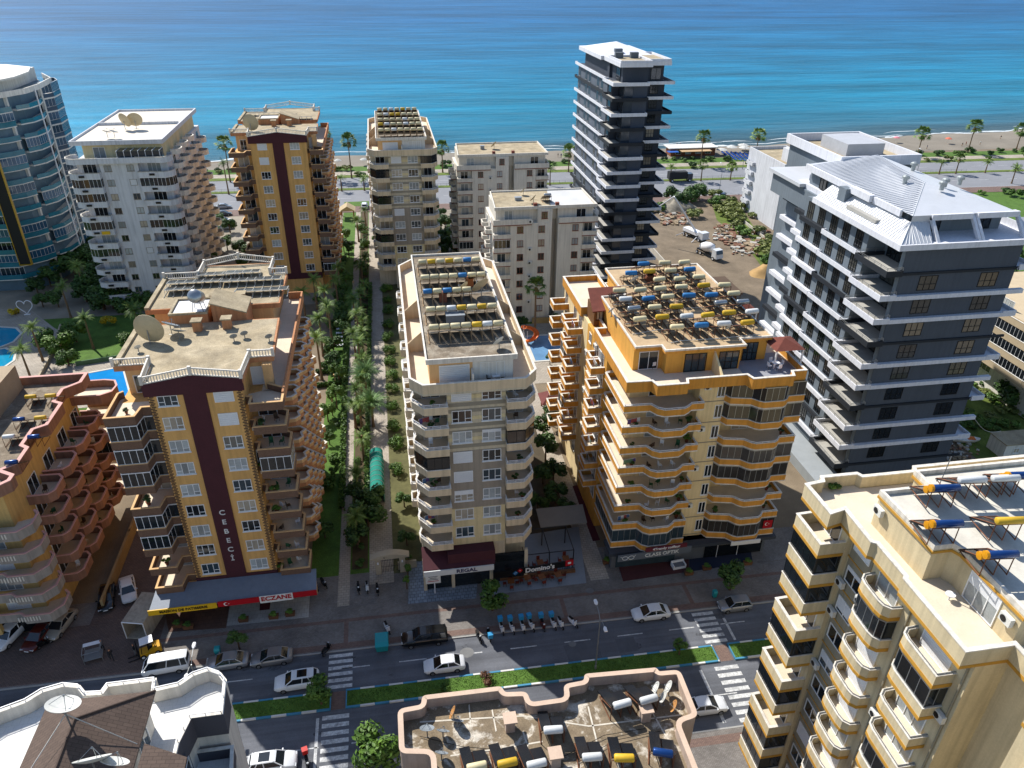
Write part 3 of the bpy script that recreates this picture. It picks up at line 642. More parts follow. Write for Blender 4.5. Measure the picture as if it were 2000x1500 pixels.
    window(B, xb1+1.1, yw, 'S', zp+.15, 1.7, 2.2, 'shut'); window(B, (x0+xb0)/2+.2, yw, 'S', zp+.15, 1.4, 2.1, 'slide', split=False)
    B.box('barbecue_chimney', xb0-1.2, xb0-.4, yw-1.0, yw-.1, zp, zt+.3, PEACH); B.box('barbecue_chimney', x1-1.2, x1-.3, yw-1., yw-.1, zp, zt+.1, PEACH)
    # long side terraces and wavy side balconies
    B.strip('terrace_wall', [(x0+.4, y1), (x0-.25, y1+.2), (x0-.25, yb-5)], 0, .18, zp-.3, zp+1.1, ORD); B.box('terrace_floor', x1-1.6, x1+1.0, yw-1.5, yb-4.6, zp-.2, zp+.02, TILEB)
    B.strip('terrace_wall', [(x1+1.0, yf+1.), (x1+1.0, yb-4.6), (x1-.9, yb-4.6)], 0, .2, zp-.3, zp+1.0, ORD)
    ny = 6; L = (yb-5-yw-1)/ny
    for i in range(ny):
        ya = yw+.4+L*i
        B.balc([(x1-.9, ya), (x1+1.1, ya+.2), (x1+1.6, ya+L*.22), (x1+1.35, ya+L*.45), (x1+1.8, ya+L*.62), (x1+1.1, ya+L*.82), (x1-.9, ya+L*.86)], zs[:-1], .75, PEACH, PEACH, cap=BALW, floor=TILEB, band=(.5, ORD))
        if not far or i < 2:
            for k in range(n-1): window(B, x1-.9, ya+L*.45, 'E', zs[k]+.1, 1.6, 2.1, 'slide', split=False, glass=GLASS)
        if i in (1, 4): B.balc([(x0+.4, ya+L*.8), (x0-.9, ya+L*.75), (x0-1.2, ya+L*.4), (x0-.9, ya+.1), (x0+.4, ya)], zs[:-1], .75, ORD, PEACH, cap=BALW)
    # stair head and ramp roof between the two roofs
    h = slab(B, rect(xc-5, xc-.8, y1-.2, y1+4.3), zp, zr+1.1, ORD, 'stair_head'); B.wall(rect(xc-4.75, xc-1.05, y1+.05, y1+4.05), zr+1.1, zr+1.12, M('white_membrane', '#d8d9dc', .7, .06), 'roof_surface', h)
    B.strip('coping', rect(xc-5, xc-.8, y1-.2, y1+4.3), -.05, .2, zr+1.1, zr+1.35, CONC, True, parent=h)
    mb = MB(); xa, xd = xc-.3, xc+3.4
    mb.add([(xa, y1, zp), (xd, y1, zp), (xd, y1, zr+.9), (xa, y1, zr+2.2), (xa, y1+4.2, zp), (xd, y1+4.2, zp), (xd, y1+4.2, zr+.9), (xa, y1+4.2, zr+2.2)], [(0, 1, 2, 3), (5, 4, 7, 6), (0, 3, 7, 4), (1, 5, 6, 2)])
    B.part('stair_ramp_house', mb, ORD); mb = MB(); mb.add([(xa-.15, y1-.15, zr+2.25), (xd+.15, y1-.15, zr+.88), (xd+.15, y1+4.35, zr+.88), (xa-.15, y1+4.35, zr+2.25), (xa-.15, y1-.15, zr+2.4), (xd+.15, y1-.15, zr+1.03), (xd+.15, y1+4.35, zr+1.03), (xa-.15, y1+4.35, zr+2.4)], [(0, 3, 2, 1), (4, 5, 6, 7), (0, 1, 5, 4), (1, 2, 6, 5), (2, 3, 7, 6), (3, 0, 4, 7)])
    B.part('ramp_roof', mb, CONC)
    for x, y in ((xc-1.6, y1-2.2), (xc+1.6, y1-2.0), (xc-.8, y1+5.2), (xc+2.2, y1+5.2)):
        c = B.box('chimney', x-.45, x+.45, y-.45, y+.45, zr, zr+1.2, ORD); B.box('chimney_cap', x-.6, x+.6, y-.6, y+.6, zr+1.2, zr+1.35, CONC, c)
    B.zr, B.zp, B.zs, B.xc, B.zt = zr, zp, zs, xc, zt
    return B
A = maroon_tower('apartment_building', 'ochre apartment block with a maroon stripe lettered CEBECI above the pharmacy', -29.3, -13.2, -25.2, -16.1, 70.1, 74.6, 84.2, 102.8, 3.75, 2.87, 9)
LET = M('letter_white', '#cfd0d0', .6, .03)
for i, ch in enumerate('CEBEC\u0130'): text('letter', ch, .95, LET, A.root, (A.xc-A.x-.05, 70.1-.17-A.y, 13.4-i*1.35), bold=.015)
O2 = maroon_tower('apartment_building', 'ochre apartment tower with a plain maroon stripe standing near the coast road', -31.0, -13.4, -26.8, -15.6, 164.5, 168.5, 176.5, 196.0, 4.6, 2.95, 10, far=True, seed=2)
# ground-floor shops of A
B = A
B.box('shop_front', -25.0, -16.3, 70.04, 70.1, .1, 3.0, GLASSB)
mb = MB(); mb.add([(-29.6, 69.9, 3.75), (-11.6, 69.9, 3.75), (-11.4, 66.6, 3.3), (-29.8, 66.4, 3.3), (-29.6, 69.9, 3.65), (-11.6, 69.9, 3.65), (-11.4, 66.6, 3.2), (-29.8, 66.4, 3.2)], [(3, 2, 1, 0), (4, 5, 6, 7), (2, 3, 7, 6), (0, 1, 5, 4), (1, 2, 6, 5), (3, 0, 4, 7)])
B.part('awning', mb, M('grey_corrugated_awning', '#767f8c', .6, .1, 1.5))
for x in (-29, -24, -19.5, -15, -12): B.box('pillar', x-.2, x+.2, 69.6, 70.0, 0, 3.6, PEACH)
def sign(label, x, y, z, w, h, mat, items, cat='shop sign', th=.12, rz=0, name='shop_sign'):
    t = thing(name, label, cat, (x, y, z), rz)
    O('panel', MB().box(-w/2, w/2, 0, th, -h/2, h/2).mesh('panel', mat), t)
    for it in items: text('lettering', it[0], it[1], it[2], t, (it[3], -.02, it[4]), sx=it[5] if len(it) > 5 else 1, bold=it[6] if len(it) > 6 else .01)
    return t
RED = M('sign_red', '#a8121f', .5, .05); YEL = M('sign_yellow', '#d4a81c', .5, .05); SW = M('sign_white', '#d8d8d6', .5, .04); INK = M('sign_black', '#16150f', .5, .03)
NAVY = M('sign_navy', '#22264f', .5, .03); CHAR = M('sign_charcoal', '#5d646d', .6, .05); BLK = M('sign_matt_black', '#0d0d0f', .5, .05)
sign('yellow pastry shop sign reading MAISON DE PATISSERIE under the grey awning', -26.2, 66.25, 3.1, 7.4, .75, YEL, [('MAISON DE PATISSERIE', .5, INK, .1, 0, 1.0, .012)], rz=rad(.6))
t = sign('red pharmacy sign reading ECZANE with the Turkish crescent under the grey awning', -16.9, 66.45, 3.12, 11.0, .75, RED, [], rz=rad(1.0))
O('name_plate', MB().box(-.9, 2.8, -.05, -.004, -.55, .5).mesh('name_plate', SW), t); text('lettering', 'ECZANE', .85, RED, t, (.95, -.07, 0.05), sx=1.05, bold=.025)
def crescent(t, x, z, r, mat, y=-.03):
    mb = MB(); n = 14; o = [(r*math.cos(rad(40+280*i/n)), r*math.sin(rad(40+280*i/n))) for i in range(n+1)]; q = [(r*.3+r*.78*math.cos(rad(52+256*i/n)), r*.78*math.sin(rad(52+256*i/n))) for i in range(n+1)]
    mb.add([(a, y, b_) for a, b_ in o]+[(a, y, b_) for a, b_ in q], [(i, i+1, n+2+i, n+1+i) for i in range(n)])
    st = [(r*1.15+r*.4*(1 if i % 2 == 0 else .4)*math.cos(rad(180+36*i)), r*.4*(1 if i % 2 == 0 else .4)*math.sin(rad(180+36*i))) for i in range(10)]
    mb.add([(a, y, b_) for a, b_ in st], [tuple(range(10))])
    return O('crescent_and_star', mb.mesh('crescent', mat), t, (x, 0, z))
crescent(t, -4.6, 0, .26, SW)
# ================================================================== C: beige block with REGAL shop, and D like it by the sea
BEI = M('beige_render', '#c2b69e', .85, .1, .4, streak=.12); TAU = M('taupe_render', '#958b7d', .85, .08, .4, streak=.08); CRE = M('cream_render', '#d0c096', .85, .08, .4, streak=.1)
GBAND = M('grey_render_band', '#8f8879', .85, .08, .4); SANDR = M('sand_render', '#cdb99a', .85, .1, .4, streak=.12)
def beige_tower(name, label, x0, x1, yf, yb, z0, dz, n, far=False, seed=3):
    random.seed(seed); B = Bd(name, label, (x0+x1)/2, (yf+yb)/2); zs = [z0+dz*k for k in range(n)]; zt = z0+dz*n-.45; W = x1-x0
    xa, xb = x0+W*.285, x0+W*.755
    B.wall([(xa, yf), (xb, yf), (xb, yf+2.3), (x1-.4, yf+2.3), (x1-.4, yb-2), (x1-2, yb), (x0+2, yb), (x0+.3, yb-2), (x0+.3, yf+2.3), (xa, yf+2.3)], 0, zt, BEI)
    B.box('facade_panel', xa+.01, xb-.01, yf-.03, yf-.004, z0-.5, z0+dz*2-.35, CRE); B.box('facade_panel', xa+.01, xb-.01, yf-.035, yf-.004, z0+dz*2-.35, z0+dz*5-.35, TAU)
    for k in range(5, n):
        for q in range(3): B.box('facade_band', xa+.01, xb-.01, yf-.03, yf-.004, zs[k]+.05+q*.95, zs[k]+.5+q*.95 if zs[k]+.5+q*.95 < zt else zt, GBAND if q != 1 else CRE)
    xl, xr = xa+(xb-xa)*.24, xa+(xb-xa)*.755
    for k in range(n):
        window(B, xl, yf-.035, 'S', zs[k]+.75, 2.15, 1.5, 'shut' if k in (n-1, 4, 3) and random.random() < .8 else 'tri', split=not far, glass=random.choice([CURT, GLASSB, GLASS, CURT2]))
        window(B, xr, yf-.035, 'S', zs[k]+.75, 2.1, 1.5, 'tri', split=not far, glass=random.choice([CURT, GLASSB, GLASS]))
    lp = [(x0+.32, yf+2.3), (x0, yf+1.4), (x0+.1, yf+.7), (x0+1.3, yf-1.0), (xa, yf-1.0), (xa, yf-.05)]
    rp = [(xb, yf-.05), (xb, yf-1.0), (x1-1.2, yf-1.0), (x1+.05, yf+.6), (x1+.05, yf+2.0), (x1-.38, yf+2.3)]
    gl = {4} if not far else {2, 5, 7}
    B.balc(lp, zs, .7, SANDR, BEI, back=[(xa, yf+2.3)], cap=BALW, rail=(.4, METALW, .8), glaze=gl, gh=1.55, fm=DARKF, floor=TILEB)
    B.balc(rp, zs, .7, SANDR, BEI, back=[(xb, yf+2.3)], cap=BALW, rail=(.4, METALW, .8), glaze={5} if not far else {n-1}, gh=1.55, fm=DARKF, floor=TILEB)
    for k in range(n):
        window(B, (x0+xa)/2+.3, yf+2.3, 'S', zs[k]+.05, 2.0, 2.1, random.choice(['slide', 'shutb', 'slide']), split=False, glass=random.choice([GLASS, CURT2, GLASS])); window(B, (x1+xb)/2-.2, yf+2.3, 'S', zs[k]+.05, 1.8, 2.1, random.choice(['slide', 'shutb']), split=False, glass=random.choice([GLASS, CURT2]))
    for y in ([yf+6+i*5.2 for i in range(5)]):
        for k in range(n):
            window(B, x0+.3, y, 'W', zs[k]+.75, 1.6, 1.4, 'two', split=False); window(B, x1-.4, y, 'E', zs[k]+.75, 1.6, 1.4, 'two', split=False)
        B.balc([(x0+.3, y+3.6), (x0-.55, y+3.4), (x0-.55, y+1.6), (x0+.3, y+1.4)], zs, .7, SANDR, BEI, cap=BALW, rail=(.35, METALW, .8)) if y < yb-6 else None
    # terrace level
    T = [(xa-1.0+.0, yf-1.05), (x1-1.3, yf-1.05), (x1+.1, yf+.7), (x1+.1, yb-2.2), (x1-1.9, yb+.15), (x0+1.9, yb+.15), (x0, yb-2.2), (x0, yf+.7), (x0+1.3, yf-1.05)]
    B.wall(T, zt, zt+.25, BEI, 'terrace_slab'); B.wall(offset(T, .2), zt+.25, zt+.265, TILEB, 'terrace_tiles')
    parapet(B, T, zt+.25, zt+1.3, SANDR, .16, BALW)
    px0, px1 = x0+2.15, x1-2.4; py0, py1 = yf+.6, yb-4.6; zr = zt+3.35
    B.wall(rect(px0, px1, py0, py1), zt+.25, zr-.3, PEACH, 'penthouse_wall')
    r = slab(B, rect(px0-.35, px1+.35, py0-.5, py1+.3), zr-.3, zr, BALW); B.wall(rect(px0-.15, px1+.15, py0-.3, py1+.1), zr, zr+.015, CONCD, 'roof_surface', r)
    B.strip('coping', rect(px0-.35, px1+.35, py0-.5, py1+.3), -.02, .16, zr, zr+.28, BALW, True, parent=r)
    window(B, px0+2.6, py0, 'S', zt+.3, 3.2, 2.3, 'shut'); B.box('dividing_wall', (px0+px1)/2-.08, (px0+px1)/2+.08, yf-.8, py0, zt+.26, zt+2.1, BALW)
    window(B, px1-2.2, py0, 'S', zt+.3, 2.6, 2.4, 'slide', glass=GLASSB, split=False); B.box('white_wall_panel', (px0+px1)/2+.1, px1-.02, py0-.03, py0-.004, zt+.27, zr-.32, WHITE)
    for y in (py0+8, py0+17):   # raking walls between the side terraces
        for xs_, xe in ((px0, x0+.17), (px1, x1-.08)):
            mb = MB(); mb.add([(xs_, y, zt+.27), (xe, y, zt+.27), (xe, y, zt+1.3), (xs_, y, zr-.35), (xs_, y+.16, zt+.27), (xe, y+.16, zt+.27), (xe, y+.16, zt+1.3), (xs_, y+.16, zr-.35)], [(0, 1, 2, 3), (7, 6, 5, 4), (0, 3, 7, 4), (1, 5, 6, 2), (3, 2, 6, 7)])
            B.part('raking_wall', mb, SANDR)
    B.zt, B.zr, B.P = zt, zr, (px0, px1, py0, py1); return B
C = beige_tower('apartment_building', 'beige apartment block with chamfered corner balconies above the REGAL shop', .9, 14.3, 68.3, 103.8, 7.05, 2.68, 8)
D = beige_tower('apartment_building', 'slim beige apartment tower with striped upper front near the coast road', -3.2, 11.3, 164.5, 200.5, 5.0, 2.85, 9, far=True, seed=9)
# shop level of C
B = C
B.box('shop_fascia', 4.0, 9.6, 66.7, 68.3, 4.9, 6.6, MAROON); B.box('shop_front', 1.3, 13.8, 68.1, 68.26, .1, 4.6, GLASS)
mb = MB(); mb.add([(1.0, 69.0, 6.2), (9.5, 69.0, 6.2), (9.5, 66.2, 5.0), (1.0, 66.2, 5.0), (1.0, 69.0, 6.1), (9.5, 69.0, 6.1), (9.5, 66.2, 4.9), (1.0, 66.2, 4.9)], [(3, 2, 1, 0), (4, 5, 6, 7), (2, 3, 7, 6), (1, 2, 6, 5), (3, 0, 4, 7)])
B.part('shop_canopy', mb, MAROON)
for x in (1.2, 4.6, 9.3, 13.6): B.box('pillar', x-.2, x+.2, 67.9, 68.3, 0, 5, BEI)
sign('white shop sign reading REGAL in blue on the maroon canopy', 5.2, 66.0, 4.55, 8.3, .8, M('sign_pale_grey', '#c3c6c8', .5, .05), [('REGAL', .72, NAVY, .9, 0, 1.15, .02)])
t = thing('pole_sign', 'white pole sign reading VESTEL beside the block paved forecourt', 'sign', (*a2(850, 1160), .12))
O('pole', MB().tube((0, 0, 0), (0, 0, 2.2), .07).mesh('pole', METALW), t); O('panel', MB().box(-1.05, .75, -.06, .06, 1.7, 3.5).mesh('panel', SW), t)
text('lettering', 'VESTEL', .46, RED, t, (-.15, -.08, 3.15), bold=.012)
for i, (z, w_) in enumerate(((2.78, 1.1), (2.55, .8), (2.32, 1.2), (2.06, 1.35))): O('small_print', MB().box(-.15-w_/2, -.15+w_/2, -.07, -.062, z-.05, z+.05).mesh('small_print', CHAR if i < 3 else RED), t)
# ================================================================== B: orange block with stepped balconies at the brick driveway
BR = M('brick_red_render', '#8f6a58', .85, .12, .6, streak=.12); GREYR = M('grey_cement_parapet', '#948d86', .85, .15, .6, streak=.15)
OCH = M('yellow_ochre_render', '#c5a468', .85, .1, .5, streak=.1)
random.seed(5)
B = Bd('apartment_building', 'orange apartment block with brick red stepped balconies along the brick driveway', -48, 79); Bb = B
zt = 21.2; dzb = 2.9; zsb = [3.6+dzb*k for k in range(6)]
steps = [(-39.0, 91), (-39.0, 88.5), (-40.6, 87.0), (-40.6, 84.2), (-39.6, 83.6), (-39.6, 78.8), (-40.8, 78.0), (-40.8, 75.0), (-40.0, 74.4), (-40.0, 71.4), (-41.2, 70.4), (-39.6, 69.4), (-39.6, 68.4), (-41, 67.0), (-62, 67.0), (-62, 91)]
B.wall([(-41.0, 68.6), (-41.0, 90), (-61.5, 90), (-61.5, 68.6)], 0, zt-1.2, OCH)
B.wall(steps, zt-1.3, zt-1.05, OCH, 'roof'); B.wall(offset(steps, .3), zt-1.05, zt-1.03, CONCD, 'roof_surface')
parapet(B, steps, zt-1.3, zt+.0, BR, .3, M('pink_coping', '#c79a92', .8, .1))
for i, (ya, off) in enumerate(((86.2, 0), (81.6, .0), (77.0, 0.), (72.4, .0))):
    L = 4.2
    B.balc([(-41.0, ya), (-38.9, ya+.1), (-38.3, ya+.8), (-38.3, ya+L-1.0), (-38.9, ya+L-.3), (-41.0, ya+L-.2)], [z+(.0 if i % 2 else 1.4)-1.4*(i % 2 == 0) for z in zsb[:-1]], .95, BR, OCH, cap=M('pink_coping'), floor=TILEB)
    for z in zsb[:-1]: window(B, -41.0, ya+L/2, 'E', z+.1, 2.2, 2.1, 'slide', split=False, glass=GLASS)
for i in range(2):
    xb_ = -41.2-i*9.5
    fr = [(xb_+1.9, 70.0), (xb_+2.5, 69.4), (xb_+2.5, 67.6), (xb_+1.4, 66.4), (xb_-1.2, 66.4), (xb_-1.8, 66.9), (xb_-6.4, 66.9)]
    B.balc(fr[::-1], zsb[:-1], .95, GREYR, OCH, back=[(xb_-.2, 70), (xb_-.2, 68.6), (xb_-6.4, 68.6)][:0], cap=M('pink_coping'), floor=TILEB)
    for z in zsb[:-1]:
        window(B, xb_-2.6, 68.6, 'S', z+.1, 2.4, 2.1, 'slide', split=False, glass=random.choice([GLASS, CURT, SHUT]))
        mb = MB()
        for q in range(8): mb.box(xb_+.2-q*.3-B.x, xb_+.32-q*.3-B.x, 66.34-B.y, 66.42-B.y, z+.2, z+.8)
        O('baluster_inset', mb.mesh('baluster_inset', BALW), B.root)
for z in (6.5, 9.4, 12.3, 15.2, 18.1):          # rounded corner loggias on the pool side
    pass
B.balc([(-41, 88.6), (-37.4, 88.6), (-36.2, 89.4), (-36.0, 91), (-36.6, 92.4), (-38, 92.8), (-41, 92.8)], zsb, 1.0, BR, OCH, cap=M('pink_coping'), floor=TILEB, glaze={2})
for x in (-58, -54, -50, -46): B.box('pillar', x-.25, x+.25, 67.2, 67.7, 0, 3.5, OCH)
B.box('shop_front', -60, -41.3, 68.5, 68.56, .2, 3.0, GLASS)
B.box('stair_head', -62, -46.5, 80.5, 90, zt-1.03, zt+2.2, M('plain_cement_wall', '#a4937b', .9, .15))
# ================================================================== G: yellow orange block above the optician
YO = M('yellow_orange_render', '#d09c48', .85, .1, .4, streak=.1); CRM = M('pale_yellow_render', '#dcc79a', .85, .1, .4, streak=.08); OB = M('orange_parapet', '#cb8f3c', .8, .1, .6, streak=.12)
random.seed(6)
B = Bd('apartment_building', 'yellow orange apartment block with wavy white edged balconies above the optician', 35, 83); Gb = B
n = 8; dz = 2.83; z0 = 3.75; zs = [z0+dz*k for k in range(n)]; ztG = z0+dz*n-.1
B.wall([(33.4, 69.0), (36.6, 69.0), (36.6, 71), (44.4, 71), (44.4, 96), (25.8, 96), (25.8, 71), (33.4, 71)], 0, ztG, CRM)
B.wall(rect(24.6, 29.5, 85.6, 99.2), 0, ztG, CRM, 'side_block'); B.wall(rect(24.55, 26.4, 82.0, 85.6), 0, ztG, YO, 'stair_shaft')
B.wall(rect(24.6, 26.4, 76.5, 82.0), 0, ztG, YO)
TG = [(24.4, 68.2), (27.2, 68.1), (27.5, 67.0), (31.0, 67.0), (31.3, 67.9), (38.2, 67.9), (38.5, 66.9), (43.4, 66.9), (43.7, 67.9), (45.4, 67.9), (45.4, 96.2), (29.5, 96.2), (29.5, 85.4), (25.7, 85.4), (25.7, 82), (24.4, 82)]
B.wall(TG, ztG-.02, ztG+.2, CRM, 'terrace_slab'); B.wall(offset(TG, .2), ztG+.2, ztG+.215, TILEB, 'terrace_tiles'); parapet(B, TG, ztG-.3, ztG+1.0, OB, .2, BALW)
B.wall([(38.6, 68.2), (45, 68.2), (45, 74), (38.6, 74)], ztG+.216, ztG+.23, GREYT, 'grey_terrace_tiles')
B.strip('roof_parapet', rect(24.3, 29.5, 88.4, 99.4), 0, .2, ztG-.3, ztG+1.0, OB, True); B.strip('coping', rect(24.3, 29.5, 88.4, 99.4), -.05, .25, ztG+1.0, ztG+1.08, BALW, True); B.wall(rect(24.5, 29.3, 88.6, 99.2), ztG, ztG+.22, TILEB, 'terrace_tiles')
zrG = ztG+3.2
pent = [(26.3, 72.2), (29.7, 72.2), (29.7, 70.9), (38.6, 70.9), (38.6, 72.6), (42.6, 72.6), (42.6, 95.5), (29.8, 95.5), (29.8, 86), (26.3, 86)]
B.wall(pent, ztG+.2, zrG-.3, YO, 'penthouse_wall'); r = B.wall(offset(pent, -.35), zrG-.3, zrG, OB, 'roof'); B.wall(offset(pent, -.15), zrG, zrG+.015, M('beige_roof_screed', '#b39b7a', .9, .25, .6), 'roof_surface', r); B.strip('coping', offset(pent, -.35), -.03, .16, zrG, zrG+.22, BALW, True, parent=r)
window(B, 28.1, 72.2, 'S', ztG+.25, 2.3, 2.3, 'slide', glass=GLASS); window(B, 33.2, 70.9, 'S', ztG+.25, 2.6, 2.3, 'slide', fm=DARKF, glass=GLASSB); window(B, 37.2, 70.9, 'S', ztG+.25, 2.4, 2.3, 'grid', fm=DARKF, glass=GLASSB); window(B, 40.6, 72.6, 'S', ztG+.25, 1.8, 2.3, 'grid', fm=DARKF, glass=GLASSB)
mb = MB(); mb.add([(35.3, 70.9, ztG+.2), (35.3, 68.1, ztG+.2), (35.3, 68.1, ztG+1.0), (35.3, 70.9, ztG+2.7), (35.5, 70.9, ztG+.2), (35.5, 68.1, ztG+.2), (35.5, 68.1, ztG+1.0), (35.5, 70.9, ztG+2.7)], [(0, 1, 2, 3), (7, 6, 5, 4), (1, 5, 6, 2), (3, 2, 6, 7)]); B.part('raking_wall', mb, CRM)
REDT = M('red_brown_shingles', '#6b3a30', .9, .15, 1.2, fine=.15)
q = B.box('roof_room', 25.0, 29.4, 84.6, 88.0, ztG-.4, ztG+2.4, M('brown_glazed_room', '#6d4b2c', .7, .1)); mb = MB(); mb.add([(24.6, 84.0, ztG+2.2), (29.9, 84.0, ztG+2.5), (29.4, 88.4, ztG+3.6), (25.0, 88.4, ztG+3.6), (24.6, 84.0, ztG+2.35), (29.9, 84.0, ztG+2.65), (29.4, 88.4, ztG+3.75), (25.0, 88.4, ztG+3.75)], [(0, 3, 2, 1), (4, 5, 6, 7), (0, 1, 5, 4), (1, 2, 6, 5), (2, 3, 7, 6), (3, 0, 4, 7)]); B.part('shingle_roof', mb, REDT, q)
for i in range(4): window(B, 25.7+i*1.0, 84.6, 'S', ztG+.9, .85, 1.2, 'two', fm=M('brown_frame', '#4d321d'), glass=CURT2, split=False)
def canopy(x0, x1, y0, y1, z, h, mat, nm='shingle_canopy'):
    o = B.box('canopy_post', x0+.1, x0+.25, y0+.1, y0+.25, z, z+h, METALW)
    for x, y in ((x1-.25, y0+.1), (x0+.1, y1-.25), (x1-.25, y1-.25)): B.box('canopy_post', x, x+.15, y, y+.15, z, z+h, METALW)
    mb = MB(); cx, cy = (x0+x1)/2, (y0+y1)/2; mb.add([(x0, y0, z+h), (x1, y0, z+h), (x1, y1, z+h), (x0, y1, z+h), (cx, cy, z+h+.8)], [(0, 1, 4), (1, 2, 4), (2, 3, 4), (3, 0, 4), (3, 2, 1, 0)]); B.part(nm, mb, mat)
canopy(42.4, 46.0, 70.0, 73.6, ztG+.2, 2.3, REDT); 
B.box('roof_room', 42.0, 45.0, 86.5, 91.5, ztG, ztG+2.6, M('brown_glazed_room')); mb = MB(); mb.box(41.6, 45.6, 86.0, 92.0, ztG+2.6, ztG+2.8); B.part('flat_canopy', mb, M('brown_felt', '#57473a', .9, .15)); canopy(42.2, 45.2, 80.5, 83.5, ztG+.2, 2.4, REDT)
lp = [(25.8, 76.2), (24.35, 76.0), (24.35, 68.2), (27.4, 68.1), (27.9, 67.2), (28.6, 66.75), (30.9, 66.75), (31.6, 67.2), (32.0, 67.6), (33.5, 67.6), (33.5, 68.98)]
rp = [(36.5, 68.98), (36.9, 68.2), (39.2, 67.7), (39.8, 67.0), (40.3, 66.7), (42.6, 66.7), (43.1, 67.0), (43.6, 67.6), (45.6, 67.6), (45.6, 72.6), (44.4, 72.8)]
B.balc(lp, zs, .68, OB, CRM, back=[(33.5, 71), (25.8, 71)], cap=BALW, band=(.12, BALW), rail=(.22, METALW, .8), floor=TILEB, glaze={0}, gmat=GLASSB, gh=1.75)
B.balc(rp, zs, .68, OB, CRM, back=[(44.4, 71), (36.5, 71)], cap=BALW, band=(.12, BALW), rail=(.22, METALW, .8), floor=TILEB, glaze={3, 4, 6, 7, 0}, gmat=glassmat('glass_brownish', (.05, .045, .04)), gh=1.75)
for k in range(n):
    window(B, 29.6, 71, 'S', zs[k]+.05, 3.0, 2.1, 'slide', split=False, glass=random.choice([GLASS, CURT2, CURT])); window(B, 40.6, 71, 'S', zs[k]+.05, 3.0, 2.1, 'slide', split=False, glass=random.choice([GLASS, CURT2]))
    window(B, 36.0, 69.0, 'S', zs[k]+.5, .9, 1.7, 'two', split=False, glass=GLASS); B.box('string_course', 33.52, 36.5, 68.95, 69.0, zs[k]-.12, zs[k]-.02, GBAND)
    for y in (79.2, 84): window(B, 24.55, y, 'W', zs[k]+.8, 1.0, 1.3, 'two', split=False)
for (ya, yb_, x_, out) in ((77.2, 79.6, 24.6, 22.9), (80.0, 81.8, 24.6, 23.6), (88.2, 90.6, 24.6, 22.6), (91.4, 93.4, 24.6, 22.9), (96.4, 98.8, 24.6, 22.4)):
    B.balc([(x_, yb_), (out, yb_), (out, ya), (x_, ya)], zs[:n] if ya > 95 else zs[1:n], .7, OB, CRM, cap=BALW, band=(.1, BALW), floor=TILEB, glaze={1, 4} if ya in (80.0, 91.4) else (), gh=1.7, fm=METALW)
    for k in range(n): window(B, x_, (ya+yb_)/2, 'W', zs[k]+.1, 1.5, 2.1, 'slide', split=False, glass=GLASS)
B.box('shop_base', 24.6, 45.2, 68.2, 71, 0, 3.4, M('grey_shop_stone', '#585d64', .7, .15)); B.box('shop_front', 25.2, 33.0, 68.1, 68.19, .2, 2.7, GLASSB); B.box('shop_front', 37, 44.8, 68.1, 68.19, .2, 2.7, GLASS)
B.box('shop_canopy', 24.0, 46, 67.2, 70, 2.95, 3.4, M('dark_canopy', '#3b4048', .7, .1))
t = sign('grey optician sign reading CLASS OPTIK with a pair of spectacles', 29.6, 66.5, 3.3, 9.6, 1.0, CHAR, [('CLASS OPTIK', .72, SW, .9, -.02, 1.05, .008)], rz=rad(2))
mb = MB(); Rq = Matrix.Rotation(rad(90), 3, 'X').to_quaternion()
for cx in (-3.9, -3.1):
    pts = [(cx+.36*math.cos(k*.5236), -.03, .28*math.sin(k*.5236)) for k in range(13)]; mb.path(pts, .035, 5)
mb.path([(-3.55, -.03, .1), (-3.45, -.03, .1)], .03, 5); mb.path([(-4.25, -.03, .1), (-4.5, -.03, .3)], .03, 5); mb.path([(-2.75, -.03, .1), (-2.55, -.03, .35)], .03, 5); O('spectacles', mb.mesh('spectacles', SW), t)
sign('dark red hairdresser sign reading 4Trendy coiffeur on the balcony edge', 30.9, 66.3, 4.35, 5.4, .62, M('sign_wine', '#5d1f2c', .6), [('4Trendy coiffeur', .5, SW, 0, 0, 1.05, .01)], rz=rad(2))
sign('blank white shop sign below the glazed corner flat', 41.4, 66.3, 3.75, 3.9, .6, SW, [])
t = thing('flag', 'red Turkish flag hanging in the window of the yellow orange building', 'flag', (44.6, 67.5, 5.4)); O('cloth', MB().box(-.6, .6, -.04, -.0, -.7, .55).mesh('cloth', RED), t); crescent(t, -.15, 0, .25, SW, -.06)
# ================================================================== W: white tower with rounded balconies
random.seed(8)
WH = M('white_render', '#c9cbd0', .85, .08, .3, streak=.12); WHW = M('warm_white_render', '#dad6cd', .85, .1, .3, streak=.12)
B = Bd('apartment_building', 'white apartment tower with rounded balconies beside the teal tower', -51, 178); Wb = B
n = 10; dz = 2.85; zs = [2.9+dz*k for k in range(n)]; zt = 2.9+dz*n
B.wall([(-55.3, 161), (-48.2, 161), (-48.2, 162.5), (-43, 162.5), (-43, 196), (-60, 196), (-60, 162.5), (-55.3, 162.5)], 0, zt, WH)
B.box('penthouse_wall', -58.5, -43.6, 163.5, 194, zt, zt+3.0, CRE); r = slab(B, rect(-60.3, -43.0, 162.3, 196.5), zt+2.9, zt+3.3, WH)
B.wall(rect(-59.9, -43.4, 162.7, 196), zt+3.3, zt+3.32, M('cream_membrane', '#d3cabb', .85, .1, .2), 'roof_surface', r); B.strip('coping', rect(-60.3, -43.0, 162.3, 196.5), 0, .25, zt+3.3, zt+3.75, WH, True, parent=r); B.box('roof_upstand', -60, -43.5, 180, 180.25, zt+3.33, zt+3.9, WH)
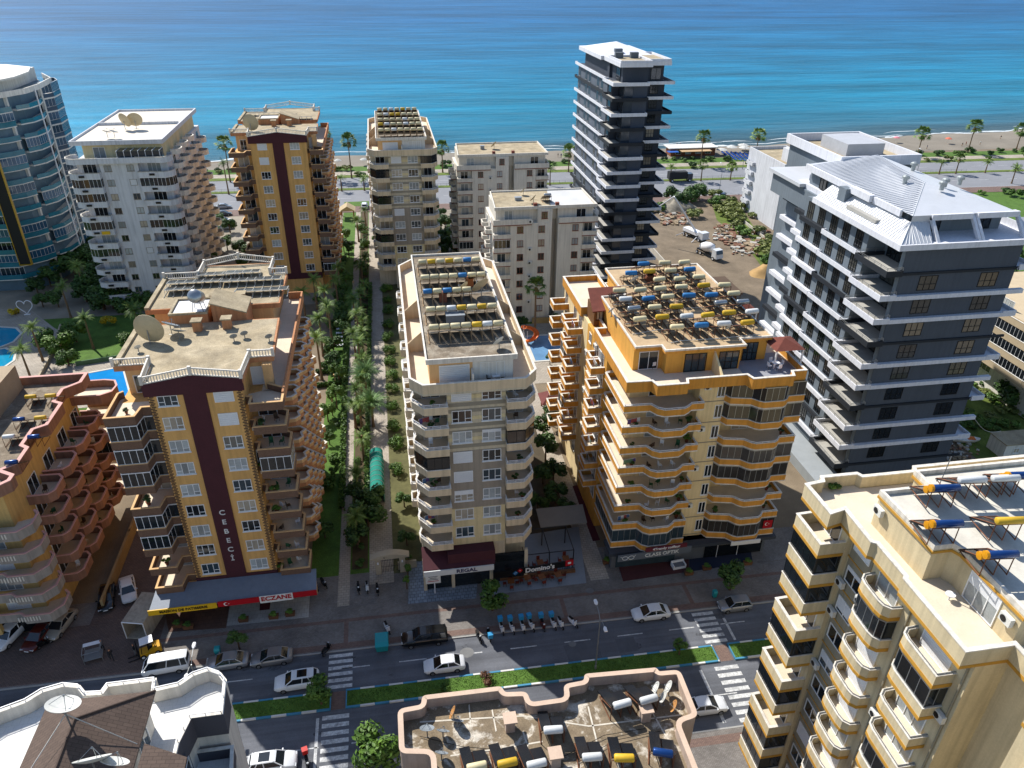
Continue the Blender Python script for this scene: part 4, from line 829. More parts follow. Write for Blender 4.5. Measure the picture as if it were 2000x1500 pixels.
lpF = [(-60, 164.0), (-61.0, 163.6), (-61.6, 162.0), (-61.0, 160.4), (-59.5, 159.6), (-57.6, 159.9), (-55.32, 159.8), (-55.32, 160.98)]
rpF = [(-48.2, 160.98), (-48.2, 159.9), (-45.6, 159.9), (-43.2, 159.5), (-41.9, 160.4), (-41.5, 161.8), (-42.0, 163.4), (-43.0, 163.8)]
B.balc(lpF, zs+[zt], .85, WH, WH, back=[(-55.32, 162.5), (-60, 162.5)], cap=BALW, rail=(.2, ALU, .9), glaze={3, 5, 7, 8}, gh=1.7, fm=METALW, floor=TILEB)
B.balc(rpF, zs+[zt], .85, WH, WH, back=[(-43, 162.5), (-48.2, 162.5)], cap=BALW, rail=(.2, ALU, .9), glaze={5, 8}, gh=1.7, fm=METALW, floor=TILEB)
B.strip('roof_parapet', [(-55.4, 159.9), (-48.1, 159.9)], -.15, .0, zt-.2, zt+.9, WH); B.box('terrace_slab', -55.3, -48.2, 160, 161.2, zt-.2, zt, WH)
for k in range(n):
    for x in (-53.9, -49.7): window(B, x, 161, 'S', zs[k]+.9, 1.35, 1.25, random.choice(['two', 'two', 'shut']), split=False, fm=M('taupe_frame', '#8b8378'))
    for x in (-57.7, -45.6): window(B, x, 162.5, 'S', zs[k]+.1, 2.6, 2.1, 'slide', split=False, glass=random.choice([GLASS, CURT, GLASS]))
    for x in (-58.6, -45.6): B.box('parapet_vent', x-.5, x+.5, 159.42 if x < -50 else 159.7, 159.6 if x < -50 else 159.86, zs[k]+.2, zs[k]+.6, DARKF)
for i in range(5):
    ya = 166.5+i*6
    B.balc([(-43, ya), (-41.9, ya+.1), (-41.2, ya+.8), (-41.0, ya+1.7), (-41.2, ya+2.6), (-41.9, ya+3.3), (-43, ya+3.4)], zs+[zt] if i < 3 else zs, .8, WHW, WHW, cap=BALW, floor=GREYT)
    for k in range(n): window(B, -43, ya+2, 'E', zs[k]+.1, 2.2, 2.1, 'slide', split=False, glass=GLASS)
window(B, -55.5, 163.5, 'S', zt+.1, 2.2, 2.2, 'slide', fm=METALW, split=False, glass=CURT); B.box('conservatory_glass', -51.5, -43.5, 160.6, 163.4, zt+.05, zt+2.0, GLASSB)
mb = MB()
for i in range(7): mb.box(-51.5+i*1.33-.04, -51.5+i*1.33+.04, 160.5, 163.5, zt+2.0, zt+2.08); mb.box(-51.5+i*1.33-.04, -51.5+i*1.33+.04, 160.52, 160.6, zt, zt+2.0)
B.part('conservatory_frame', mb, METALW); B.box('sale_banner', -57.6, -56.0, 159.3, 159.36, zs[5]+.1, zs[5]+.8, YEL)
# ================================================================== T: teal glass tower
random.seed(10)
TEAL = M('teal_glass_parapet', (.02, .16, .22), .12, .2, .5, spec=.6); BLUEG = glassmat('blue_tower_glass', (.02, .07, .13), .08, .7)
B = Bd('apartment_tower', 'teal and white tower with curved balcony bands beside the heart arch', -95, 190); Tb = B
n = 13; dz = 2.9; zs = [3.3+dz*k for k in range(n)]; zt = 3.3+dz*n
F = [(-118, 174), (-86, 174), (-81.5, 177.5), (-79.5, 185), (-80, 200), (-84, 208), (-118, 208)]
B.wall(offset(F, 1.6), 0, zt, M('tower_inner_wall', '#587080', .5, .15)); 
bp = [(-118, 174), (-87, 174), (-82.5, 177.8), (-81.2, 180)]
bp2 = [(-80.9, 181.5), (-79.2, 184), (-78.6, 188), (-79.4, 192), (-80.6, 194.6)]; bp3 = [(-80.4, 195.6), (-79.0, 198), (-79.2, 203), (-81.0, 206.5), (-84, 208)]
B.balc(bp, zs, .9, TEAL, WHITE, back=[(-84, 182), (-118, 177)], band=(.16, WHITE), st=.3, glaze={1, 3, 6, 8, 11}, gmat=BLUEG, gh=1.9, fm=METALW)
B.balc(bp2, zs, .75, TEAL, WHITE, back=[(-83, 194), (-83, 182)], band=(.22, WHITE), st=.3, glaze={2, 5, 9}, gmat=BLUEG, gh=1.9, fm=METALW); B.balc(bp3, zs, .8, BLUEG, WHITE, back=[(-84, 207), (-83, 196)], band=(.3, WHITE), st=.35, glaze=set(range(0, 13, 1)), gmat=BLUEG, gh=2.0, fm=METALW)
for k in range(n):
    for i in range(4): window(B, -115+i*8.2+1, 175.6, 'S', zs[k]+.05, 5.0, 2.4, 'slide', fm=METALW, split=False, glass=random.choice([GLASS, GLASSB, CURT]))
for x, y in ((-82.2, 180.6), (-80.7, 195.2), (-97, 174.1), (-108, 174.1)): B.box('white_pier', x-.3, x+.3, y-.3, y+.5, 0, zt, WHITE)
mb = MB(); mb.tube((-78.6, 187.5, 3), (-78.6, 187.5, zt), .16); B.part('drain_pipe', mb, METALW)
B.box('penthouse_wall', -114, -83.5, 177.5, 203, zt, zt+2.8, WHITE)
for i in range(5): window(B, -111+i*5.2, 177.5, 'S', zt+.1, 3.6, 2.4, 'slide', fm=METALW, split=False, glass=GLASS)
B.wall([(-118, 175.5), (-86, 175.5), (-82.4, 178), (-80.6, 184), (-80.6, 192), (-83, 200), (-90, 205), (-118, 205)], zt+2.8, zt+3.2, WHITE, 'roof'); B.strip('terrace_parapet', [(-118, 174), (-87, 174), (-82.5, 177.8), (-79.2, 184), (-78.6, 190), (-79.4, 200), (-84, 208)], 0, .2, zt-.2, zt+.9, WHITE)
mb = MB(); mb.box(-84.9, -82.7, 170.2, 170.8, 8, 30); B.part('name_panel', mb, M('black_panel', '#15161a', .5, .05)); mb = MB()
for x in (-85.05, -82.7): mb.box(x, x+.15, 170.1, 170.85, 7.9, 30.1)
mb.box(-85.05, -82.55, 170.1, 170.85, 7.7, 7.9); B.part('gold_trim', mb, M('gold_trim', '#b08d2c', .4, .1, metal=.4))
Tb.root.location.x += 5.2
# ================================================================== E, E2: white blocks with red brown trims
TRIM = M('red_brown_trim', '#7a4638', .85, .1)
OFFW = M('off_white_render', '#d2cdc2', .85, .08, .3, streak=.1)
def white_block(label, x0, x1, yf, yb, zr, n, seed):
    random.seed(seed); B = Bd('apartment_building', label, (x0+x1)/2, (yf+yb)/2); dz = 2.85; zt = zr-3.0; zs = [zt-dz*(n-k) for k in range(n)]; W = x1-x0
    xg = x0+W*.56                                   # dark light well slot
    B.wall([(x0, yf+1.2), (x0+W*.16, yf+1.2), (x0+W*.16, yf), (xg, yf), (xg, yf+3.2), (xg+W*.06, yf+3.2), (xg+W*.06, yf), (x1-W*.14, yf), (x1-W*.14, yf+1.2), (x1, yf+1.2), (x1, yb), (x0, yb)], 0, zt, OFFW)
    B.wall([(x0+.6, yf+1.4), (x0+W*.42, yf+1.4), (x0+W*.42, yf+.02), (xg, yf+.02), (xg, yf+2.2), (xg+W*.06, yf+2.2), (xg+W*.06, yf+.8), (x1-.6, yf+1.2), (x1-.6, yb-.6), (x0+.6, yb-.6)], zt, zr-.3, OFFW, 'penthouse_wall')
    R_ = [(x0+.2, yf+.2), (x1-.1, yf+.2), (x1-.3, yb), (x0+.9, yb)]; r = slab(B, R_, zr-.3, zr, OFFW); B.wall(offset(R_, .25), zr, zr+.015, CONC, 'roof_surface', r); B.strip('coping', R_, 0, .22, zr, zr+.3, OFFW, True, parent=r)
    if seed == 21: B.wall([(x0+W*.55, yf+.6), (x1-.5, yf+.6), (x1-.6, yb-.3), (x0+W*.62, yb-.3)], zr+.02, zr+.03, M('grey_white_membrane', '#bfc0c0', .7, .1, .3), 'membrane', r)
    for k in range(n):
        for x in (x0+W*.225+.6, x0+W*.46): window(B, x, yf, 'S', zs[k]+.9, 1.25, 1.35, 'two', split=False, fm=TRIM)
        window(B, x1-W*.2-.2, yf, 'S', zs[k]+.9, 1.25, 1.35, 'two', split=False, fm=TRIM)
        for x in (x0+W*.08, x1-W*.07): window(B, x, yf+1.2, 'S', zs[k]+.1, 1.8, 2.0, 'slide', split=False, glass=random.choice([GLASS, CURT, GLASSB]))
    g = set(random.sample(range(n), 2))
    B.balc([(x0+.05, yf+1.19), (x0-.05, yf-.25), (x0+W*.16, yf-.25), (x0+W*.16, yf-.02)], zs, .75, OFFW, OFFW, cap=BALW, band=(.14, TRIM), glaze=g, gh=1.75, fm=METALW)
    B.balc([(x1-W*.14, yf-.02), (x1-W*.14, yf-.25), (x1+.05, yf-.25), (x1-.05, yf+1.19)], zs, .75, OFFW, OFFW, cap=BALW, band=(.14, TRIM), glaze={min(g)}, gh=1.75, fm=METALW)
    for ya in (yf+3, yf+8): B.balc([(x0, ya+2.6), (x0-1.2, ya+2.4), (x0-1.2, ya+.2), (x0, ya)], zs, .75, OFFW, OFFW, cap=BALW, band=(.12, TRIM)); [window(B, x0, ya+1.3, 'W', z+.1, 1.6, 2., 'slide', split=False) for z in zs]
    P = [(x0-.1, yf+3), (x0-.1, yf-.3), (x0+W*.36, yf-.3), (x0+W*.36, yf+.1)]; B.wall([(x0-.1, yf-.3), (x0+W*.36, yf-.3), (x0+W*.36, yf+1.5), (x0-.1, yf+1.5)], zt-.02, zt+.15, OFFW, 'terrace_slab'); B.strip('terrace_parapet', P, 0, .16, zt-.12, zt+.95, OFFW); B.strip('trim_band', P, -.03, .1, zt-.3, zt-.12, TRIM)
    P = [(xg+W*.065, yf+.6), (xg+W*.065, yf-.3), (x1+.1, yf-.3), (x1+.1, yf+5)]; B.wall([(xg+W*.065, yf-.3), (x1+.1, yf-.3), (x1+.1, yf+2), (xg+W*.065, yf+2)], zt-.02, zt+.15, OFFW, 'terrace_slab'); B.strip('terrace_parapet', P, 0, .16, zt-.12, zt+.95, OFFW); B.strip('trim_band', P, -.03, .1, zt-.3, zt-.12, TRIM)
    window(B, x0+W*.15, yf+1.4, 'S', zt+.15, 1.7, 2.1, 'slide', split=False, glass=CURT); window(B, x0+W*.485, yf, 'S', zt+.8, 1.2, 1.4, 'two', split=False, fm=TRIM); window(B, x1-W*.15, yf+1.0, 'S', zt+.15, 2.0, 2.1, 'slide', split=False)
    for x in (x0+W*.4, x0+W*.61): B.box('chimney', x-.35, x+.35, yf+.3, yf+1.0, zr, zr+.8, TRIM)
    B.zr = zr; return B
E1 = white_block('off white block with red brown trim and flat concrete roof beside the coast road', 16.6, 38.2, 175.5, 188, 27, 8, 20)
E2 = white_block('off white block with red brown window trim standing behind a tall fan palm', 20.3, 41.2, 142, 154, 24.5, 7, 21)
# ================================================================== K: tall dark tower
random.seed(12)
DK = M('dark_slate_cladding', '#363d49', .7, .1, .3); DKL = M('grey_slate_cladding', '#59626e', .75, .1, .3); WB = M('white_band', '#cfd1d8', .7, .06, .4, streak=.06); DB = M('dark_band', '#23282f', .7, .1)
LGC = M('pale_concrete', '#a3a19b', .85, .15)
TG_ = glassmat('tower_glass', (.025, .035, .05), .08, .7)
B = Bd('apartment_tower', 'tall dark slate tower with white balcony bands rising above the shore', 51.5, 166); Kb = B
zT = 45.7; dz = 2.85; n = 16; zs = [zT-dz*k for k in range(n)]
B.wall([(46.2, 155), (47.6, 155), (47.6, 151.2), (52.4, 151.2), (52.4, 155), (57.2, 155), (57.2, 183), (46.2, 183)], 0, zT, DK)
B.box('cladding_panel', 49.4, 52.3, 151.12, 151.19, 0, zT-.1, M('slate_panel', '#414957', .7, .08)); B.box('cladding_panel', 46.12, 46.19, 158, 182.6, 0, zT-.1, DKL)  # left face panel coloured lighter to paint in the grazing sun
B.box('curtain_wall', 47.62, 49.36, 151.1, 151.18, 1, zT-.1, TG_)
white = {0, 2, 5, 6, 7, 8, 11, 12, 14}; 
for k, z in enumerate(zs):
    m_ = WB if k in white else DB
    B.balc([(46.2, 157.6), (44.9, 157.6), (44.9, 149.9), (49.4, 149.9), (52.3, 149.9), (52.3, 151.1)], [z], .38, m_, m_, back=[(47.6, 151.1), (47.6, 155), (46.2, 155)], st=.28, floor=LGC)
    B.balc([(46.2, 184), (45.6, 184), (45.6, 157.9), (46.2, 157.9)], [z], .34, WB if k in white | {3, 4} and k != 1 else DB, m_, st=.26)
    B.balc([(52.6, 155), (52.6, 153.0), (58.6, 153.0), (58.6, 160), (57.2, 160)], [z-.25], .34, WB if (k % 3 != 2) else DB, DB, back=[(57.2, 155)], st=.26)
    if k:
        for y in (156.3,): window(B, 46.2, y, 'W', z+.3, 2.0, 2.2, 'slide', fm=DARKF, glass=TG_, split=False)
        window(B, 47.6, 153.1, 'W', z+.1, 3.2, 2.3, 'slide', fm=DARKF, glass=TG_, split=False)
        for y in (162, 165.2, 172, 175.2, 181): window(B, 46.12, y, 'W', z+.35, 1.5, 2.1, 'two', fm=ALU, glass=TG_, split=False)
        window(B, 55.0, 155, 'S', z+.3, 1.7, 1.9, 'grid', fm=DARKF, glass=random.choice([CURT2, GLASS]), split=False)
B.wall([(47.4, 152.2), (52.6, 152.2), (52.6, 154.6), (56.6, 154.6), (56.6, 180), (46.9, 180), (46.9, 160), (47.4, 160)], zT, zT+3.0, DK, 'penthouse_wall')
for y in (155, 162, 170): window(B, 47.3, y, 'W', zT+.2, 2.6, 2.3, 'slide', fm=DARKF, glass=TG_, split=False)
window(B, 55, 154.6, 'S', zT+.2, 2.2, 2.2, 'slide', fm=DARKF, glass=TG_, split=False)
r = slab(B, [(46.4, 151.0), (53.0, 151.0), (53.0, 153.2), (57.6, 153.2), (57.6, 182), (45.8, 182), (45.8, 163), (46.4, 163)], zT+3.0, zT+3.8, WB); 
for x0, x1, y0, y1 in ((46.8, 52.6, 151.4, 160), (53.2, 57.2, 153.6, 165)): B.wall(rect(x0, x1, y0, y1), zT+3.8, zT+3.82, CONC, 'roof_surface', r); B.strip('roof_kerb', rect(x0-.3, x1+.3, y0-.3, y1+.3), 0, .25, zT+3.81, zT+4.2, WB, True, parent=r)
for x, y in ((48.2, 158.5), (51.4, 158.5), (50, 165)): B.box('roof_plant', x-.8, x+.8, y-.5, y+.5, zT+3.83, zT+4.9, M('plant_grey', '#596068', .7))
mb = MB(); mb.add([(46.2, 163, zT+3.8), (57, 163, zT+3.8), (57, 181, zT+3.8), (46.2, 181, zT+3.8), (51.6, 172, zT+5.6)], [(0, 1, 4), (1, 2, 4), (2, 3, 4), (3, 0, 4)]); B.part('pyramid_roof', mb, WB)
B.box('podium', 42, 62, 146, 150.5, 0, 3.2, M('podium_wall', '#7b7d80', .8, .1)); B.box('podium_roof', 41.8, 62.2, 145.8, 150.6, 3.2, 3.5, CONC)
# ================================================================== R: grey building with the metal roof
random.seed(13)
SL = M('blue_grey_render', '#6a747d', .8, .08, .3, streak=.05); SLD = M('slate_front_render', '#4a515b', .8, .08, .3, streak=.05); SEAM = M('white_standing_seam', '#bfc2c7', .45, .06, .5, metal=.1)
WG = glassmat('grey_block_glass', (.05, .05, .045), .07, .7); WG2 = glassmat('grey_block_glass_reflecting', (.16, .13, .09), .12, .7)  # second glass: warm base colour paints in the reflection of sunlit buildings opposite
B = Bd('apartment_building', 'blue grey apartment building with a white standing seam roof and white balcony edges', 72, 97); Rb = B
zE = 36.3; dz = 3.3; zs = [zE-dz*k for k in range(1, 11)]
B.wall([(63.7, 80.6), (80.2, 80.6), (80.2, 116), (66.5, 116), (66.5, 108), (64.2, 108), (64.2, 104), (62.9, 104), (62.9, 87.4), (65.6, 87.4), (65.6, 81.3), (63.7, 81.3)], 0, zE, SL)
B.box('front_cladding', 63.72, 80.18, 80.53, 80.59, 0, zE-.1, SLD)
for k, z in enumerate(zs):
    wm = WB if k % 3 != 0 else DB; wl = WB if k not in (2, 8) else DB
    B.balc([(65.6, 87.2), (61.3, 87.2), (61.3, 80.0), (63.6, 80.0), (63.6, 80.5)], [z], .5, wm, wm, back=[(63.7, 81.3), (65.6, 81.3)], st=.28, floor=LGC, rail=(.45, ALU, 1.3))
    B.balc([(62.9, 97.5), (62.2, 97.5), (62.2, 87.5), (62.9, 87.5)], [z], .38, wl, wl, st=.28); B.box('slab_edge', 62.3, 62.88, 97.8, 104.2, z-.28, z+.36, WB if k % 4 else DB); B.box('slab_edge', 63.4, 64.18, 104.3, 107.9, z-.28, z+.36, WB if k % 4 else DB)
    B.box('slab_edge', 65.6, 66.48, 108.1, 115.9, z-.6, z+.05, WB if k % 3 else DB)
    B.box('front_band', 63.6, 82.0, 79.95 if wm is WB else 80.3, 80.52, z-.28, z+.3 if wm is WB else z+.05, wm)
    if k % 2 == 0: B.balc([(80.2, 80.0), (82.2, 80.0), (82.2, 84.6), (80.2, 84.6)], [z], .5, WB, WB, st=.28)
    if k:
        for x in (67.9, 76.6): window(B, x, 80.53, 'S', z+.75, 2.6, 2.0, 'grid', fm=DARKF, glass=random.choice([WG2, WG2, WG] if k < 6 else [GLASS]), split=False)
    for y in (89.4, 92.6, 95.8, 99.2, 102.4): window(B, 62.9, y, 'W', z+.3, 1.7, 2.5, 'grid', fm=DARKF, glass=random.choice([WG, GLASS]), split=False)
    window(B, 65.6, 84.4, 'W', z+.05, 4.6, 2.6, 'slide', fm=DARKF, glass=random.choice([GLASS, WG]), split=False)
    window(B, 80.2, 90, 'E', z+.3, 1.8, 2.3, 'grid', fm=DARKF, split=False)
for y in (89.4, 92.6, 95.8, 99.2): window(B, 62.9, y, 'W', zE-2.9, 1.7, 2.3, 'grid', fm=DARKF, glass=GLASS, split=False)
# mansard roof
ev = [(61.9, 79.6), (81.6, 79.6), (81.6, 110.5), (64.6, 110.5), (64.6, 101), (61.9, 101)]
ef = B.wall(ev, zE, zE+.75, WB, 'eaves'); ze = zE+.76; zu = zE+3.5
q = [(65.2, 84.2), (78.6, 84.2), (78.6, 108), (65.2, 108)]
B.wall(offset(q, -.2), ze, zu, SL, 'attic_wall')
lr = MB(); xi, yi = 65.6, 83.6
lr.add([(62.2, 79.9, ze), (62.2, 100.8, ze), (64.7, 100.8, ze+1.9), (64.7, 82.6, ze+1.9)], [(0, 3, 2, 1)]); lr.add([(62.2, 79.9, ze), (64.7, 82.6, ze+1.9), (67.3, 82.6, ze+1.9), (66.4, 79.9, ze)], [(3, 2, 1, 0)])
B.part('lower_roof', MB().add([(80.4, 79.9, ze), (79.5, 82.6, ze+1.9), (81.0, 82.6, ze+1.9), (81.3, 79.9, ze)], [(3, 2, 1, 0)]), SEAM)
B.part('lower_roof', lr, SEAM)
# corner hip up to the roof top
ur = MB(); zr_ = zE+4.9
ur.add([(64.6, 82.4, zu), (79.2, 82.4, zu), (79.4, 109, zu), (64.6, 109, zu), (72.5, 92, zr_), (75.5, 107.5, zr_)], [(0, 1, 4), (1, 2, 5, 4), (0, 4, 5, 3), (3, 5, 2)]); ur.add([(64.6, 82.4, zu), (64.7, 82.6, ze+1.9), (67.3, 82.6, ze+1.9), (67.3, 82.4, zu)], [(0, 1, 2, 3)])
up = B.part('upper_roof', ur, SEAM)
def rib(p, q_, nm='seam', par=up):
    mb = MB(); mb.tube((p[0]-B.x, p[1]-B.y, p[2]), (q_[0]-B.x, q_[1]-B.y, q_[2]), .05, .05, 4, True); return O(nm, mb.mesh(nm, SEAM), par)
for i in range(42):                                   # standing seams on the slope towards -X
    y = 83.2+i*.6; t_ = min(1., (y-82.4)/9.6)
    if t_ < 1: a = (64.6, y, zu+.02); b_ = (64.6+7.9*t_, y, zu+(zr_-zu)*t_+.02)
    else:
        u_ = (y-92)/15.5; a = (64.6, y, zu+.02); b_ = (72.5+3*u_, y, zr_+.02)
    rib(a, b_)
for i in range(34): y = 81.0+i*.58; rib((62.2+.0, y, ze+.03) if y > 79.9 else (62.2, 79.9, ze), (64.7, max(y, 82.6), ze+1.93))
for i in range(8): x = 62.8+i*.5; rib((x, 79.9, ze+.02), (max(64.7, x+.35), 82.6, ze+1.92))
rib((62.2, 79.9, ze+.03), (64.65, 82.5, ze+1.95), 'hip_ridge'); rib((64.6, 82.4, zu+.02), (72.5, 92, zr_+.03), 'hip_ridge')
# fascia round the upper roof with stepped pieces, dormer openings in front
B.box('roof_fascia', 64.3, 64.65, 84.5, 90.5, zu-.7, zu+.15, WB); B.box('roof_fascia', 63.8, 64.62, 90.6, 95.5, zu-.6, zu+.3, WB); B.box('roof_fascia', 64.3, 64.65, 95.6, 108.6, zu-.7, zu+.2, WB)
B.box('roof_fascia', 67.2, 72.9, 82.1, 82.5, zu-.6, zu+.1, WB); B.box('roof_fascia', 73.6, 79.5, 82.1, 82.5, zu-.6, zu+.1, WB)
for x in (67.2, 72.95, 73.45, 79.3):
    mb = MB(); mb.add([(x, 80.0, ze), (x+.4, 80.0, ze), (x+.4, 82.6, zu), (x, 82.6, zu), (x, 80.6, ze), (x+.4, 80.6, ze), (x+.4, 83.2, zu), (x, 83.2, zu)], [(0, 1, 2, 3), (7, 6, 5, 4), (0, 3, 7, 4), (1, 5, 6, 2), (3, 2, 6, 7)]); B.part('raking_pier', mb, WB)
for x in (69.0, 76.2): window(B, x, 83.98, 'S', ze+.1, 2.2, 2.2, 'slide', fm=DARKF, glass=GLASS, split=False)
for y, w_ in ((87.4, 1.5), (93.0, 1.8), (99.5, 1.8), (104, 1.8)): window(B, 64.98, y, 'W', ze+.1, w_, 2.2, 'slide', fm=DARKF, glass=GLASS, split=False)
B.box('dormer', 63.2, 65.0, 95.2, 97.0, ze+.2, zu-.1, SL); B.box('roof_terrace', 62.7, 65.2, 86.6, 93.6, ze+.5, ze+.95, LGC)
B.strip('roof_balustrade', [(81.2, 82), (81.2, 110), (66, 110)], 0, .15, ze, ze+.9, WB)
bx = B.wall([(70.2, 108.5), (82.6, 108.5), (82.6, 125), (70.2, 125)], 0, zE+3.4, SL, 'stair_tower'); B.strip('stair_tower_parapet', [(69.6, 107.9), (83.2, 107.9), (83.2, 125.5), (69.6, 125.5)], 0, .3, zE+3.2, zE+4.7, WB, True); B.box('stair_tower_roof', 69.9, 82.9, 108.2, 125.2, zE+3.4, zE+3.45, CONC); B.box('lift_head', 73.5, 80, 113, 121, zE+3.46, zE+5.4, M('lift_head_grey', '#a9acb2', .7, .1))
B.wall(rect(64.2, 70, 108, 118), zE-3, zE+.2, SL, 'rear_wing'); B.box('rear_wing_roof', 63.6, 70.1, 108.1, 118.6, zE+.2, zE+.7, SEAM)
for x, y in ((70.6, 93.5), (72.8, 88.9), (74.2, 90.2), (75.5, 99), (77, 91)):
    zz = zu+(zr_-zu)*min(1, (x-64.6)/8); c = B.part('roof_vent', MB().tube((x, y, zz-.2), (x, y, zz+.5), .28, .28, 10), M('vent_grey', '#9aa0a0', .5, .05, metal=.5)); c2 = B.part('vent_cowl', MB().lathe([(.2, .5), (.5, .55), (.5, .85), (.25, 1.0)], (x, y, zz), 10), M('vent_grey'), c)
B.wall(rect(58.5, 62.6, 79, 104), 0, 1.6, M('site_wall', '#8f9599', .85, .1), 'basement_wall')
# ================================================================== Q: cream block with balcony stacks on the corner
random.seed(14)
CQ = M('cream_wall_render', '#c6b795', .85, .08, .35, streak=.1); CQG = M('grey_cream_panel', '#8f8875', .85, .08, .4, streak=.1); YB = M('yellow_band', '#b98a35', .8, .1)
B = Bd('apartment_building', 'cream apartment block with rounded balconies and thin yellow bands, solar heaters on its roof', 40, 32); Qb = B
dz = 2.95; zt = 33.0; n = 11; zs = [zt-dz*k for k in range(1, n)]
B.wall([(31.0, 40.2), (31.0, 36.9), (31.4, 36.9), (31.4, 24.6), (33.6, 24.6), (33.6, 21.2), (31.6, 21.0), (31.6, 8), (62, 8), (62, 40.6), (31.0, 40.6)], 0, zt, CQ)
B.box('wall_panel', 31.34, 31.39, 34.3, 36.7, 3, zt-.4, CQG)
TQ = [(29.0, 40.4), (29.05, 36.9), (30.3, 37.2), (30.2, 33.8), (30.5, 33.6), (30.5, 30.6), (30.3, 30.4), (30.3, 24.6), (33.4, 24.6), (33.4, 21), (31.2, 20.8), (31.2, 8), (62, 8), (62, 41.2), (38.3, 41.2), (38.0, 40.7), (33.8, 40.7), (33.6, 41.1), (30.6, 41.1), (30.4, 40.6)]
B.wall(TQ, zt-.25, zt, CQ, 'terrace_slab'); B.wall(offset(TQ, .25), zt, zt+.02, TILEB, 'terrace_tiles'); B.strip('roof_parapet', TQ, 0, .2, zt-.15, zt+1.0, CQ, True); B.strip('yellow_band', TQ, -.03, .15, zt-.4, zt-.15, YB, True); B.strip('coping', TQ, -.05, .25, zt+1.0, zt+1.08, BALW, True)
PQ = [(32.2, 36.6), (32.3, 31.0), (33.6, 31.0), (33.9, 30.4), (33.9, 25.2), (60, 25.2), (60, 38.2), (36.0, 38.2), (36.0, 36.6)]
zr = zt+2.7; B.wall(PQ, zt+.02, zr-.25, CQ, 'penthouse_wall'); r = B.wall(offset(PQ, -.12), zr-.25, zr, CQ, 'roof'); B.strip('yellow_band', offset(PQ, -.14), -.02, .1, zr-.32, zr-.12, YB, True); B.wall(offset(PQ, .25), zr, zr+.02, M('white_roof_coat', '#c7c3b8', .8, .2, .5), 'roof_surface', r); B.strip('coping', offset(PQ, -.12), 0, .22, zr, zr+.35, BALW, True, parent=r)
B.zr = zr
window(B, 32.4, 28.6, 'W', zt+.1, 2.4, 2.2, 'shut') if False else None
window(B, 33.9, 28.0, 'W', zt+.1, 2.6, 2.2, 'slide', fm=FRAMEW, glass=CURT); ac_unit(B, 32.2, 36.0, 'W', zt+1.4); ac_unit(B, 33.9, 25.9, 'W', zt+1.4)
B.balc([(31.0, 40.6), (29.0, 40.5), (29.0, 37.0), (31.0, 37.0)], zs, 1.05, CQ, CQ, cap=BALW, band=(.25, YB), floor=TILEB, glaze={1, 2, 4, 6, 8, 9}, gh=1.55, fm=DARKF, st=.22)
for k, z in enumerate(zs):
    window(B, 31.0, 38.8, 'W', z+.05, 2.2, 2.1, 'slide', split=False, glass=GLASS)
    window(B, 31.34, 35.5, 'W', z+.9, 1.9, 1.4, 'shut' if k in (0, 7) else 'slide', glass=random.choice([GLASSB, GLASS])); B.box('string_course', 31.3, 31.4, 34.3, 36.8, z-.1, z+.0, YB)
    if k in (1, 2, 4, 9): ac_unit(B, 31.34, 36.5, 'W', z+.2)
    if k in (1,): ac_unit(B, 31.4, 34.2, 'W', z+.6)
b2 = [(31.4, 34.0), (30.6, 33.95), (30.25, 33.6), (30.15, 33.1), (30.15, 31.6), (30.25, 31.1), (30.6, 30.75), (31.4, 30.7)]
B.balc(b2, zs, .85, CQ, CQ, cap=BALW, band=(.28, YB), floor=TILEB, glaze={1, 7}, gh=1.65, fm=ALU, rail=(.15, ALU, .7), st=.22)
b3 = [(31.4, 29.2), (30.6, 29.15), (30.2, 28.8), (30.1, 28.3), (30.1, 25.5), (31.4, 25.5)]
B.balc(b3, zs, .85, CQ, CQ, cap=BALW, band=(.28, YB), floor=TILEB, glaze={1, 4, 7}, gh=1.65, fm=ALU, rail=(.15, ALU, .7), st=.22)
b4 = [(31.6, 19.5), (30.4, 19.4), (30.1, 18.8), (30.1, 14), (31.6, 14)]
B.balc(b4, zs, .85, CQ, CQ, cap=BALW, band=(.28, YB), floor=TILEB, st=.22)
for k, z in enumerate(zs):
    window(B, 31.4, 32.4, 'W', z+.05, 2.2, 2.1, random.choice(['slide', 'shut']), split=False, glass=CURT); window(B, 31.4, 27.3, 'W', z+.05, 2.6, 2.1, random.choice(['slide', 'shut']), split=False, glass=random.choice([CURT, GLASS]))
    window(B, 34.5, 40.6, 'N', z+.8, 2., 1.4, 'tri', split=False)
for i, y in enumerate((30.0, 24.9)): B.part('drain_pipe', MB().tube((31.33, y, 0), (31.33, y, zt-.3), .07), CQG)
ac_unit(B, 31.4, 25.2, 'W', zs[1]+.1); ac_unit(B, 31.4, 29.6, 'W', zs[3]+.2)
